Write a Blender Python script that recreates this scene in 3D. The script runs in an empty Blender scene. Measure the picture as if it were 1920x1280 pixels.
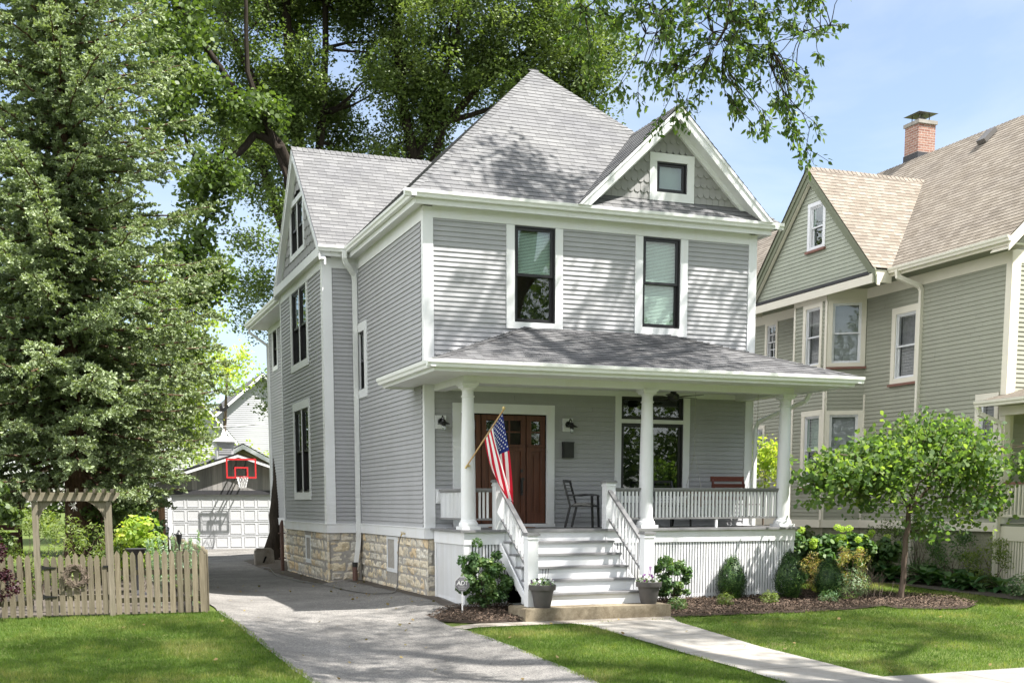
import bpy, math, random
import numpy as np
from mathutils import Vector, Matrix, noise as mnoise
random.seed(7); RNG = np.random.default_rng(11)
SC = bpy.context.scene
COL = SC.collection
PI = math.pi

# ------------------------------------------------------------------ object helpers
def tag(o, label=None, cat=None, group=None, kind=None):
    if label: o['label'] = label
    if cat: o['category'] = cat
    if group: o['group'] = group
    if kind: o['kind'] = kind
    return o

def empty(name, loc=(0, 0, 0), label=None, cat=None, group=None):
    o = bpy.data.objects.new(name, None); COL.objects.link(o); o.location = loc
    o.empty_display_size = .2
    return tag(o, label, cat, group)

ABSL = {}
def setpar(o, parent, loc=None):
    """geometry is written in world metres; keep it there under a moved parent"""
    a = Vector(loc) if loc is not None else Vector((0, 0, 0))
    if parent is not None:
        pa = ABSL.get(parent.name, Vector(parent.location)); o.parent = parent
        o.location = a - pa
    else: o.location = a
    ABSL[o.name] = a

def mesh_np(name, V, F, mat, parent=None, attr=None, smooth=False, loc=None):
    """V (n,3) array, F (m,k) array of equal sized faces"""
    me = bpy.data.meshes.new(name)
    V = np.asarray(V, dtype=np.float32); F = np.asarray(F, dtype=np.int32)
    if loc is not None: V = V - np.asarray(loc, dtype=np.float32)
    k = F.shape[1]
    me.vertices.add(len(V)); me.vertices.foreach_set('co', V.ravel())
    me.loops.add(F.size); me.loops.foreach_set('vertex_index', F.ravel())
    me.polygons.add(len(F))
    me.polygons.foreach_set('loop_start', np.arange(0, F.size, k, dtype=np.int32))
    me.polygons.foreach_set('loop_total', np.full(len(F), k, dtype=np.int32))
    if smooth: me.polygons.foreach_set('use_smooth', np.ones(len(F), dtype=bool))
    me.update(calc_edges=True)
    if attr is not None:
        a = me.attributes.new('rnd', 'FLOAT', 'FACE'); a.data.foreach_set('value', np.asarray(attr, dtype=np.float32))
    me.materials.append(mat)
    o = bpy.data.objects.new(name, me); COL.objects.link(o)
    setpar(o, parent, loc)
    return o

class MB:
    """collects polygons and links them as ONE mesh object"""
    def __init__(s): s.v = []; s.f = []; s.uv = []; s.r = []
    def poly(s, pts, uv=None, r=0.5):
        i = len(s.v); s.v.extend([tuple(p) for p in pts]); s.f.append(tuple(range(i, i + len(pts))))
        s.uv.append(uv); s.r.append(r)
    def faces(s, pts, faces, r=0.5):
        i = len(s.v); s.v.extend([tuple(p) for p in pts])
        for f in faces: s.f.append(tuple(i + k for k in f)); s.uv.append(None); s.r.append(r)
    def hexa(s, p, r=0.5):
        s.faces(p, [(0, 3, 2, 1), (4, 5, 6, 7), (0, 1, 5, 4), (1, 2, 6, 5), (2, 3, 7, 6), (3, 0, 4, 7)], r)
    def box(s, x0, x1, y0, y1, z0, z1, r=0.5):
        s.hexa([(x0, y0, z0), (x1, y0, z0), (x1, y1, z0), (x0, y1, z0), (x0, y0, z1), (x1, y0, z1), (x1, y1, z1), (x0, y1, z1)], r)
    def beam(s, a, b, w, h, up=(0, 0, 1), r=0.5):
        a = Vector(a); b = Vector(b); d = (b - a).normalized(); up = Vector(up)
        sd = d.cross(up)
        if sd.length < 1e-4: sd = Vector((1, 0, 0))
        sd.normalize(); u = sd.cross(d).normalized()
        P = []
        for c in (a, b):
            for (i, j) in ((-1, -1), (1, -1), (1, 1), (-1, 1)): P.append(c + sd * (i * w / 2) + u * (j * h / 2))
        s.hexa(P, r)
    def tube(s, pts, rad, n=8, r=0.5, caps=True):
        pts = [Vector(p) for p in pts]; m = len(pts)
        if not hasattr(rad, '__len__'): rad = [rad] * m
        base = len(s.v); prev = None
        for i, p in enumerate(pts):
            d = (pts[min(i + 1, m - 1)] - pts[max(i - 1, 0)])
            if d.length < 1e-6: d = Vector((0, 0, 1))
            d.normalize()
            if prev is None: a = d.orthogonal().normalized()
            else:
                a = prev - d * prev.dot(d)
                a = a.normalized() if a.length > 1e-5 else d.orthogonal().normalized()
            prev = a; b = d.cross(a)
            for k in range(n):
                t = 2 * PI * k / n
                s.v.append(tuple(p + (a * math.cos(t) + b * math.sin(t)) * rad[i]))
        for i in range(m - 1):
            for k in range(n):
                k2 = (k + 1) % n
                s.f.append((base + i * n + k, base + i * n + k2, base + (i + 1) * n + k2, base + (i + 1) * n + k)); s.uv.append(None); s.r.append(r)
        if caps and n > 3:
            s.f.append(tuple(base + k for k in reversed(range(n)))); s.uv.append(None); s.r.append(r)
            s.f.append(tuple(base + (m - 1) * n + k for k in range(n))); s.uv.append(None); s.r.append(r)
    def lathe(s, c, prof, n=24, r=0.5):
        cx, cy, cz = c; base = len(s.v)
        for (rr, z) in prof:
            for k in range(n):
                t = 2 * PI * k / n; s.v.append((cx + rr * math.cos(t), cy + rr * math.sin(t), cz + z))
        for i in range(len(prof) - 1):
            for k in range(n):
                k2 = (k + 1) % n
                s.f.append((base + i * n + k, base + i * n + k2, base + (i + 1) * n + k2, base + (i + 1) * n + k)); s.uv.append(None); s.r.append(r)
    def prism(s, pts, d, r=0.5):
        """extrude polygon pts (3d list) by vector d"""
        d = Vector(d); P = [Vector(p) for p in pts]; n = len(P); i = len(s.v)
        s.v.extend([tuple(p) for p in P] + [tuple(p + d) for p in P])
        fs = [tuple(i + k for k in range(n)), tuple(i + n + k for k in reversed(range(n)))]
        fs += [(i + k, i + (k + 1) % n, i + n + (k + 1) % n, i + n + k) for k in range(n)]
        for f in fs: s.f.append(f); s.uv.append(None); s.r.append(r)
    def build(s, name, mat, parent=None, smooth=False, label=None, loc=None):
        me = bpy.data.meshes.new(name)
        V = s.v
        if loc is not None: V = [(a - loc[0], b - loc[1], c - loc[2]) for a, b, c in V]
        me.from_pydata(V, [], s.f)
        if any(u is not None for u in s.uv):
            ul = me.uv_layers.new(name='UVMap'); k = 0
            for f, u in zip(s.f, s.uv):
                for j in range(len(f)):
                    if u is not None: ul.data[k].uv = u[j]
                    k += 1
        a = me.attributes.new('rnd', 'FLOAT', 'FACE'); a.data.foreach_set('value', s.r)
        if smooth:
            me.polygons.foreach_set('use_smooth', [True] * len(me.polygons))
            try: me.set_sharp_from_angle(angle=math.radians(38))
            except Exception: pass
        me.materials.append(mat); me.update()
        o = bpy.data.objects.new(name, me); COL.objects.link(o)
        setpar(o, parent, loc)
        if label: o['label'] = label
        return o

class Basis:
    """wall frame: origin o, u along the wall, n outward"""
    def __init__(s, o, u, n): s.o = Vector(o); s.u = Vector(u).normalized(); s.n = Vector(n).normalized()
    def p(s, u, d, z): return s.o + s.u * u + s.n * d + Vector((0, 0, z))
    def box(s, mb, u0, u1, d0, d1, z0, z1, r=0.5):
        mb.hexa([s.p(u0, d0, z0), s.p(u1, d0, z0), s.p(u1, d1, z0), s.p(u0, d1, z0), s.p(u0, d0, z1), s.p(u1, d0, z1), s.p(u1, d1, z1), s.p(u0, d1, z1)], r)

def clip(poly, a, b, c):
    """keep a*x+b*y+c>=0 of a 2d polygon"""
    out = []
    for i in range(len(poly)):
        p, q = poly[i], poly[(i + 1) % len(poly)]
        dp = a * p[0] + b * p[1] + c; dq = a * q[0] + b * q[1] + c
        if dp >= 0: out.append(p)
        if (dp >= 0) != (dq >= 0):
            t = dp / (dp - dq); out.append((p[0] + (q[0] - p[0]) * t, p[1] + (q[1] - p[1]) * t))
    return out

def span(poly, z):
    xs = []
    for i in range(len(poly)):
        (x0, z0), (x1, z1) = poly[i], poly[(i + 1) % len(poly)]
        if (z0 - z) * (z1 - z) <= 0 and abs(z1 - z0) > 1e-9: xs.append(x0 + (x1 - x0) * (z - z0) / (z1 - z0))
    return (min(xs), max(xs)) if len(xs) >= 2 else None

def siding(mb, B, poly, holes, ex=.0925, lip=.019, d0=0.0):
    """clapboards over convex polygon poly [(u,z)..] minus rectangular holes (u0,u1,z0,z1)"""
    zmin = min(p[1] for p in poly); zmax = max(p[1] for p in poly)
    k = 0
    while zmin + k * ex < zmax - 1e-4:
        za = zmin + k * ex; zb = min(za + ex, zmax); k += 1
        jit = random.uniform(-.0012, .0012)
        cuts = sorted({za, zb} | {h for H in holes for h in H[2:4] if za + 1e-4 < h < zb - 1e-4})
        for a, b in zip(cuts, cuts[1:]):
            s0 = span(poly, a + 1e-5); s1 = span(poly, b - 1e-5)
            if not s0 or not s1: continue
            segs = [(s0[0], s0[1], s1[0], s1[1])]
            for (h0, h1, g0, g1) in holes:
                if g0 < (a + b) / 2 < g1:
                    ns = []
                    for (l0, r0, l1, r1) in segs:
                        if h1 <= l0 or h0 >= r0: ns.append((l0, r0, l1, r1)); continue
                        if h0 > l0: ns.append((l0, h0, min(l1, h0), h0))
                        if h1 < r0: ns.append((h1, r0, h1, max(r1, h1)))
                    segs = ns
            da = d0 + lip * (1 - (a - za) / ex) + .002 + jit; db = d0 + lip * (1 - (b - za) / ex) + .002 + jit
            sg2 = []
            for (l0, r0, l1, r1) in segs:
                if r0 - l0 > 2.2 and a == za and b == zb:
                    c_ = random.uniform(l0 + .5, r0 - .5); sg2 += [(l0, c_ - .0015, l1, c_ - .0015), (c_ + .0015, r0, c_ + .0015, r1)]
                else: sg2.append((l0, r0, l1, r1))
            for (l0, r0, l1, r1) in sg2:
                if r0 - l0 < .004: continue
                rr = random.random()
                mb.poly([B.p(l0, da, a), B.p(r0, da, a), B.p(r1, db, b), B.p(l1, db, b)], r=rr)
                if a == za: mb.poly([B.p(l0, d0 - .006, a), B.p(r0, d0 - .006, a), B.p(r0, da, a), B.p(l0, da, a)], r=rr)

def scales(mb, B, poly, holes, w=.145, h=.2, rnd=True, d0=0.0):
    """shingle tabs, round butts (rnd) or staggered square butts"""
    zmin = min(p[1] for p in poly); zmax = max(p[1] for p in poly); row = 0; z = zmin - h * .3
    while z < zmax:
        zc = z + h * .5; sp = span(poly, min(max(zc, zmin + .01), zmax - .01))
        if sp:
            n0 = int(math.floor(sp[0] / w)) - 1; n1 = int(math.ceil(sp[1] / w)) + 1
            for i in range(n0, n1):
                uc = (i + (.5 if row % 2 else 0)) * w
                if uc < sp[0] - w * .3 or uc > sp[1] + w * .3: continue
                hw = w * .485; g = random.uniform(0, .004); top = z + h * 1.45; skip = False
                for a, b, c, d in holes:
                    if uc + hw > a and uc - hw < b:
                        if z < c < top: top = max(c, z + h * .6); skip = skip or top - c > .03
                        elif c <= z < d: skip = True
                if skip: continue
                dz = 0 if rnd else (.035 if (i + row) % 2 else 0) + random.uniform(-.006, .006)
                if rnd: out = [(uc + hw * math.cos(t), z + hw * .95 - hw * .95 * math.sin(t)) for t in np.linspace(0, PI, 9)]
                else: out = [(uc + hw, z + dz), (uc - hw, z + dz)]
                pts = out + [(uc - hw, top), (uc + hw, top)]
                f = lambda q: d0 + .004 + .024 * max(0, (top - q[1]) / (top - z)) + g
                cx_ = sum(p[0] for p in poly) / len(poly); cz_ = sum(p[1] for p in poly) / len(poly)
                for e in range(len(poly)):
                    p_, q_ = poly[e], poly[(e + 1) % len(poly)]; a_, b_ = -(q_[1] - p_[1]), q_[0] - p_[0]; c_ = -(a_ * p_[0] + b_ * p_[1])
                    if a_ * cx_ + b_ * cz_ + c_ < 0: a_, b_, c_ = -a_, -b_, -c_
                    if abs(q_[1] - p_[1]) > 1e-6: pts = clip(pts, a_, b_, c_)
                    if len(pts) < 3: break
                if len(pts) < 3: continue
                P = [B.p(q[0], f(q), q[1]) for q in pts]
                rr = random.random(); out = [q for q in out if any(abs(q[0] - w_[0]) + abs(q[1] - w_[1]) < 1e-6 for w_ in pts)]
                mb.poly(P, r=rr)
                for j in range(len(out) - 1):
                    a, b = out[j], out[j + 1]
                    mb.poly([B.p(a[0], f(a), a[1]), B.p(b[0], f(b), b[1]), B.p(b[0], f(b) - .014, b[1]), B.p(a[0], f(a) - .014, a[1])], r=rr)
        z += h; row += 1

def roof(mb, pts, eave, ch=.143, lift=.008, thick=.02):
    """shingle courses on planar convex polygon pts (3d); eave = direction of the eave"""
    P = [Vector(p) for p in pts]; u = Vector(eave).normalized()
    n = (P[1] - P[0]).cross(P[2] - P[0]).normalized()
    if n.z < 0: n = -n
    v = n.cross(u).normalized()
    if v.z < 0: v = -v
    O = P[0]
    q = [((p - O).dot(u), (p - O).dot(v)) for p in P]
    vmin = min(a[1] for a in q); vmax = max(a[1] for a in q)
    k = 0; uo = random.uniform(0, 10)
    while vmin + k * ch < vmax - 1e-4:
        a = vmin + k * ch; b = min(a + ch, vmax); k += 1
        pl = clip(clip(q, 0, 1, -a), 0, -1, b)
        if len(pl) < 3: continue
        L = lambda vv: lift * (1 - (vv - a) / ch) + .003
        mb.poly([O + u * p[0] + v * p[1] + n * L(p[1]) for p in pl], uv=[(p[0] + uo, p[1] - vmin) for p in pl], r=random.random())
        lo = [p for p in pl if abs(p[1] - a) < 1e-5]
        if len(lo) >= 2:
            x0 = min(p[0] for p in lo); x1 = max(p[0] for p in lo)
            pa, pb = (x0, a), (x1, a)
            mb.poly([O + u * x + v * y + n * l for (x, y), l in ((pa, -.004), (pb, -.004), (pb, L(a)), (pa, L(a)))], uv=[(x0, .0), (x1, .0), (x1, .004), (x0, .004)], r=0.0)
    mb.poly([O + u * p[0] + v * p[1] - n * thick for p in q], uv=[(0, 0)] * len(q), r=0.5)

def ridgecap(mb, a, b, w=.15, ex=.14, up=(0, 0, 1), na=None, nb=None):
    """overlapping cap shingles from a (low) to b (high); na,nb outward side directions"""
    a = Vector(a); b = Vector(b); L = (b - a).length; d = (b - a) / L
    na = Vector(na).normalized(); nb = Vector(nb).normalized()
    k = 0
    while k * ex < L:
        s0 = a + d * (k * ex); s1 = a + d * min(L, k * ex + ex * 1.1); k += 1
        lo, hi = .03 + random.uniform(0, .004), .014; U = Vector(up)
        rr = random.random(); o = random.uniform(0, 9)
        for nn in (na, nb):
            mb.poly([s0 + U * lo, s0 + nn * w + U * (lo - .012), s1 + nn * w + U * (hi - .012), s1 + U * hi], uv=[(o, .02), (o + .12, .02), (o + .12, .12), (o, .12)], r=rr)
            mb.poly([s0 + U * lo, s0 + nn * w + U * (lo - .012), s0 + nn * w, s0 + U * .004], uv=[(0, 0)] * 4, r=0)

# ------------------------------------------------------------------ materials
def newmat(name):
    m = bpy.data.materials.new(name); m.use_nodes = True
    nt = m.node_tree; nt.nodes.clear()
    out = nt.nodes.new('ShaderNodeOutputMaterial')
    return m, nt, out
def N(nt, t, **k):
    n = nt.nodes.new(t)
    for a, b in k.items():
        if a.startswith('i_'): n.inputs[int(a[2:])].default_value = b
        else: setattr(n, a, b)
    return n
def L(nt, a, b): nt.links.new(a, b)
def c4(c): return (c[0], c[1], c[2], 1)
def ramp(nt, fac, stops):
    r = N(nt, 'ShaderNodeValToRGB'); e = r.color_ramp.elements
    while len(e) < len(stops): e.new(.5)
    for el, (p, c) in zip(e, stops): el.position = p; el.color = c4(c) if len(c) == 3 else c
    L(nt, fac, r.inputs[0]); return r.outputs[0]
def tex(nt, scale=5, detail=4, rough=.6, coord='Object', stretch=None, kind='noise', off=None):
    tc = N(nt, 'ShaderNodeTexCoord'); s = tc.outputs[coord]
    if stretch:
        mp = N(nt, 'ShaderNodeMapping'); mp.inputs['Scale'].default_value = stretch; L(nt, s, mp.inputs[0]); s = mp.outputs[0]
    if kind == 'noise':
        t = N(nt, 'ShaderNodeTexNoise'); t.inputs['Scale'].default_value = scale; t.inputs['Detail'].default_value = detail; t.inputs['Roughness'].default_value = rough
        L(nt, s, t.inputs['Vector']); return t.outputs[0]
    t = N(nt, 'ShaderNodeTexVoronoi'); t.inputs['Scale'].default_value = scale; L(nt, s, t.inputs['Vector']); return t.outputs[kind]
def attr(nt, name='rnd'):
    a = N(nt, 'ShaderNodeAttribute'); a.attribute_name = name; return a.outputs['Fac']
def mix(nt, a, b, fac, mode='MIX'):
    m = N(nt, 'ShaderNodeMix', data_type='RGBA', blend_type=mode)
    for i, v in ((6, a), (7, b)):
        if isinstance(v, tuple): m.inputs[i].default_value = c4(v)
        else: L(nt, v, m.inputs[i])
    if isinstance(fac, (int, float)): m.inputs[0].default_value = fac
    else: L(nt, fac, m.inputs[0])
    return m.outputs[2]
def math_(nt, op, a, b=None):
    m = N(nt, 'ShaderNodeMath', operation=op)
    for i, v in ((0, a), (1, b)):
        if v is None: continue
        if isinstance(v, (int, float)): m.inputs[i].default_value = v
        else: L(nt, v, m.inputs[i])
    return m.outputs[0]
def bump(nt, h, st=.3, dist=.01):
    b = N(nt, 'ShaderNodeBump'); b.inputs['Strength'].default_value = st; b.inputs['Distance'].default_value = dist; L(nt, h, b.inputs['Height']); return b.outputs[0]
def bsdf(nt, out, col, rough=.6, spec=.3, nrm=None, metal=0):
    p = N(nt, 'ShaderNodeBsdfPrincipled')
    if isinstance(col, tuple): p.inputs['Base Color'].default_value = c4(col)
    else: L(nt, col, p.inputs['Base Color'])
    if isinstance(rough, (int, float)): p.inputs['Roughness'].default_value = rough
    else: L(nt, rough, p.inputs['Roughness'])
    p.inputs['Specular IOR Level'].default_value = spec; p.inputs['Metallic'].default_value = metal
    if nrm is not None: L(nt, nrm, p.inputs['Normal'])
    L(nt, p.outputs[0], out.inputs[0]); return p

def paint(name, col, var=.06, rough=.5, scale=3, grain=0, dirt=None, spec=.3):
    m, nt, out = newmat(name)
    n1 = tex(nt, scale, 5, .65); r = attr(nt)
    lo = tuple(c * (1 - var) for c in col); hi = tuple(min(1, c * (1 + var)) for c in col)
    c = ramp(nt, n1, [(.3, lo), (.7, hi)])
    c = mix(nt, c, ramp(nt, r, [(0, (.9, .9, .9)), (1, (1, 1, 1))]), .6, 'MULTIPLY')
    if dirt:
        n2 = tex(nt, 1.3, 6, .75, stretch=(1, 1, .35)); c = mix(nt, c, dirt, ramp(nt, n2, [(.5, (0, 0, 0)), (.78, (.55, .55, .55))]))
    bs = bump(nt, tex(nt, 60, 3, .6, stretch=(1, 1, 1)), .12, .004)
    bsdf(nt, out, c, rough, spec, bs); return m

def plain(name, col, rough=.5, spec=.4, metal=0, var=.1, scale=8):
    m, nt, out = newmat(name); n1 = tex(nt, scale, 4)
    c = ramp(nt, n1, [(.3, tuple(x * (1 - var) for x in col)), (.7, tuple(min(1, x * (1 + var)) for x in col))])
    bsdf(nt, out, c, rough, spec, bump(nt, tex(nt, 45, 3), .1, .003), metal); return m

def shingle_mat(name, c1, c2, c3, tab=.3):
    m, nt, out = newmat(name)
    tc = N(nt, 'ShaderNodeTexCoord'); b = N(nt, 'ShaderNodeTexBrick')
    b.offset = .37; b.offset_frequency = 2; b.squash = .7; b.squash_frequency = 3
    b.inputs['Scale'].default_value = 1; b.inputs['Brick Width'].default_value = tab; b.inputs['Row Height'].default_value = .143
    b.inputs['Mortar Size'].default_value = .004; b.inputs['Mortar Smooth'].default_value = .2; b.inputs['Bias'].default_value = 0
    b.inputs['Color1'].default_value = (0, 0, 0, 1); b.inputs['Color2'].default_value = (1, 1, 1, 1); b.inputs['Mortar'].default_value = (.3, .3, .3, 1)
    L(nt, tc.outputs['UV'], b.inputs['Vector'])
    c = ramp(nt, b.outputs['Color'], [(0, c1), (.5, c2), (1, c3)])
    big = tex(nt, .9, 5, .7)
    c = mix(nt, c, ramp(nt, big, [(.3, (.86, .86, .88)), (.7, (1.08, 1.08, 1.06))]), 1, 'MULTIPLY')
    fine = tex(nt, 130, 2, .7)
    c = mix(nt, c, ramp(nt, fine, [(.3, (.72, .72, .72)), (.7, (1.2, 1.2, 1.2))]), .8, 'MULTIPLY')
    inv = math_(nt, 'SUBTRACT', 1.0, b.outputs['Fac'])
    bsdf(nt, out, mix(nt, c, tuple(x * .45 for x in c2), b.outputs['Fac']), .92, .12, bump(nt, math_(nt, 'ADD', inv, math_(nt, 'MULTIPLY', fine, .5)), .5, .006)); return m

def leafmat(name, cols, trans=.35, rough=.5, spec=.35, tcol=None):
    """cols = palette picked by the per-leaf value"""
    m, nt, out = newmat(name); r = attr(nt)
    n = len(cols); c = ramp(nt, r, [(i / (n - 1), cc) for i, cc in enumerate(cols)])
    p = N(nt, 'ShaderNodeBsdfPrincipled'); L(nt, c, p.inputs['Base Color']); p.inputs['Roughness'].default_value = rough; p.inputs['Specular IOR Level'].default_value = spec
    t = N(nt, 'ShaderNodeBsdfTranslucent'); tc = mix(nt, c, tcol or (1.6, 1.75, .55), 1.0, 'MULTIPLY'); L(nt, tc, t.inputs[0])
    mx = N(nt, 'ShaderNodeMixShader'); mx.inputs[0].default_value = trans; L(nt, p.outputs[0], mx.inputs[1]); L(nt, t.outputs[0], mx.inputs[2]); L(nt, mx.outputs[0], out.inputs[0])
    return m

def barkmat(name, c1, c2, scale=6):
    m, nt, out = newmat(name); n1 = tex(nt, scale, 8, .75, stretch=(1.4, 1.4, .22)); n2 = tex(nt, scale * 6, 4, .6, stretch=(1, 1, .4))
    c = ramp(nt, n1, [(.35, c1), (.62, c2)])
    bsdf(nt, out, c, .9, .1, bump(nt, math_(nt, 'ADD', n1, math_(nt, 'MULTIPLY', n2, .4)), .9, .03)); return m

def woodmat(name, c1, c2, axis=2, rough=.8, scale=14, spec=.15, green=None):
    m, nt, out = newmat(name); st = [3.0, 3.0, 3.0]; st[axis] = .22
    n1 = tex(nt, scale, 6, .7, stretch=tuple(st)); r = attr(nt)
    c = ramp(nt, n1, [(.3, c1), (.7, c2)])
    c = mix(nt, c, ramp(nt, r, [(0, (.68, .68, .68)), (1, (1.15, 1.12, 1.08))]), 1, 'MULTIPLY')
    if green: c = mix(nt, c, green, ramp(nt, tex(nt, 2.2, 6, .75), [(.5, (0, 0, 0)), (.75, (.6, .6, .6))]))
    bsdf(nt, out, c, rough, spec, bump(nt, n1, .4, .004)); return m

M = {}
M['siding'] = paint('gray_siding_paint', (.37, .372, .388), .045, .55, 2.2, dirt=(.30, .30, .305))
M['scale'] = paint('gray_shingle_paint', (.29, .288, .288), .06, .6, 4)
M['white'] = paint('white_paint', (.745, .755, .775), .03, .45, 2, dirt=(.62, .60, .55))
M['cream'] = paint('cream_paint', (.74, .70, .60), .03, .5, 2)
M['sage'] = paint('sage_siding_paint', (.32, .325, .262), .04, .55, 2, dirt=(.28, .285, .225))
M['sage_dark'] = paint('olive_trim_paint', (.17, .185, .125), .06, .55, 3)
M['sagegable'] = paint('gable_sage_paint', (.36, .385, .31), .05, .55, 2)
M['brownsill'] = paint('brown_sill_paint', (.22, .11, .085), .08, .5, 5)
M['graydeck'] = paint('gray_deck_paint', (.20, .20, .205), .12, .5, 6)
M['black'] = plain('black_sash_paint', (.016, .0155, .017), .35, .45)
M['blackmetal'] = plain('black_metal', (.012, .012, .013), .4, .5)
M['darkband'] = plain('dark_gray_paint', (.045, .045, .05), .5, .3)
M['shingle'] = shingle_mat('gray_asphalt_shingles', (.135, .136, .140), (.160, .161, .165), (.185, .186, .190))
M['shingle_dark'] = shingle_mat('porch_asphalt_shingles', (.095, .095, .098), (.135, .135, .139), (.175, .175, .179))
M['tan'] = shingle_mat('tan_asphalt_shingles', (.185, .160, .132), (.225, .197, .165), (.262, .233, .198), tab=.24)
M['whitegutter'] = plain('white_gutter_metal', (.74, .75, .74), .35, .5, var=.03)
M['creamgutter'] = plain('cream_gutter_metal', (.70, .67, .58), .4, .45, var=.03)
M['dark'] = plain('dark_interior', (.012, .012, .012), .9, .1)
M['blind'] = plain('white_blind', (.80, .84, .81), .6, .2, var=.03)
M['curtain'] = plain('pale_curtain', (.33, .33, .32), .9, .1, var=.2, scale=14)
M['brass'] = plain('brass', (.55, .42, .2), .3, .5, metal=.7)
M['pvc'] = plain('gray_plastic', (.11, .105, .10), .45, .4, var=.08)
M['copper'] = plain('brown_downspout', (.13, .07, .055), .5, .4)
M['brick'] = None

def glassmat(name, tint=(.55, .66, .62), base=.13):
    m, nt, out = newmat(name)
    t = N(nt, 'ShaderNodeBsdfTransparent'); t.inputs[0].default_value = c4(tint)
    g = N(nt, 'ShaderNodeBsdfGlossy'); g.inputs['Roughness'].default_value = .015; g.inputs[0].default_value = (.95, 1, .98, 1)
    L(nt, bump(nt, tex(nt, 1.7, 2, .5), .05, .02), g.inputs['Normal'])
    f = N(nt, 'ShaderNodeLayerWeight'); f.inputs[0].default_value = .5; fz = math_(nt, 'ADD', math_(nt, 'MULTIPLY', math_(nt, 'POWER', f.outputs['Facing'], 4.0), .85), .05)
    mx = N(nt, 'ShaderNodeMixShader'); L(nt, math_(nt, 'ADD', fz, base), mx.inputs[0])
    L(nt, t.outputs[0], mx.inputs[1]); L(nt, g.outputs[0], mx.inputs[2]); L(nt, mx.outputs[0], out.inputs[0]); return m
M['glass'] = glassmat('window_glass', (.84, .98, .91), .06)
M['glassclear'] = glassmat('neighbor_window_glass', (.75, .76, .78), .05)

def brickmat(name, c1, c2, mortar, w=.21, h=.07):
    m, nt, out = newmat(name); tc = N(nt, 'ShaderNodeTexCoord'); b = N(nt, 'ShaderNodeTexBrick')
    sp = N(nt, 'ShaderNodeSeparateXYZ'); L(nt, tc.outputs['Object'], sp.inputs[0]); cb = N(nt, 'ShaderNodeCombineXYZ')
    L(nt, math_(nt, 'ADD', sp.outputs[0], sp.outputs[1]), cb.inputs[0]); L(nt, sp.outputs[2], cb.inputs[1])
    for k, v in (('Scale', 1), ('Brick Width', w), ('Row Height', h), ('Mortar Size', .008), ('Bias', 0), ('Color1', c4(c1)), ('Color2', c4(c2)), ('Mortar', c4(mortar))): b.inputs[k].default_value = v
    L(nt, cb.outputs[0], b.inputs['Vector'])
    c = mix(nt, b.outputs['Color'], ramp(nt, tex(nt, 25, 4), [(.3, (.75, .75, .75)), (.7, (1.15, 1.15, 1.15))]), 1, 'MULTIPLY')
    bsdf(nt, out, c, .9, .15, bump(nt, math_(nt, 'SUBTRACT', 1.0, b.outputs['Fac']), .5, .01)); return m
M['brick'] = brickmat('red_chimney_brick', (.24, .115, .09), (.35, .20, .155), (.42, .38, .34))
M['sagebrick'] = brickmat('painted_foundation_brick', (.26, .26, .19), (.30, .30, .22), (.24, .24, .18))

def stonemat():
    m, nt, out = newmat('buff_limestone'); r = attr(nt)
    c = ramp(nt, r, [(0, (.60, .47, .31)), (.2, (.66, .58, .46)), (.4, (.60, .58, .54)), (.6, (.70, .60, .43)), (.8, (.66, .62, .55)), (1, (.54, .52, .48))])
    n = tex(nt, 5, 8, .75); n2 = tex(nt, 22, 6, .7)
    c = mix(nt, c, (.58, .42, .22), ramp(nt, n, [(.5, (0, 0, 0)), (.72, (.6, .75, .75))]))
    c = mix(nt, c, ramp(nt, n2, [(.25, (.55, .53, .5)), (.6, (1.15, 1.15, 1.12))]), .9, 'MULTIPLY')
    bsdf(nt, out, c, .9, .15, bump(nt, math_(nt, 'ADD', n2, tex(nt, 70, 4)), .7, .02)); return m
M['stone'] = stonemat()
M['mortar'] = plain('gray_mortar', (.36, .34, .31), .95, .1, var=.15, scale=12)

def doorwood():
    m, nt, out = newmat('stained_door_wood'); n1 = tex(nt, 9, 7, .7, stretch=(3, 3, .18))
    c = ramp(nt, n1, [(.3, (.055, .018, .010)), (.55, (.10, .034, .017)), (.75, (.15, .055, .027))])
    bsdf(nt, out, c, .42, .4, bump(nt, n1, .15, .003)); return m
M['door'] = doorwood()
M['swing'] = woodmat('red_brown_swing_wood', (.10, .028, .022), (.17, .05, .035), 0, .45, 10, .35)
M['fence'] = woodmat('weathered_fence_wood', (.115, .10, .07), (.225, .20, .15), 2, .9, 10, .1, green=(.15, .145, .085))
M['arbor'] = woodmat('weathered_arbor_wood', (.14, .125, .095), (.26, .235, .185), 2, .9, 9, .1, green=(.17, .165, .10))
M['brownpost'] = woodmat('brown_cedar_boards', (.16, .095, .06), (.30, .18, .11), 2, .85, 9, .1)
M['polewood'] = woodmat('varnished_pole_wood', (.42, .26, .11), (.58, .38, .18), 2, .4, 8, .4)
M['wreath'] = woodmat('dry_twigs', (.13, .10, .08), (.30, .25, .21), 2, .9, 20, .1)
M['slatwood'] = woodmat('dark_red_slats', (.045, .022, .018), (.09, .045, .035), 0, .7, 8, .2)
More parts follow.
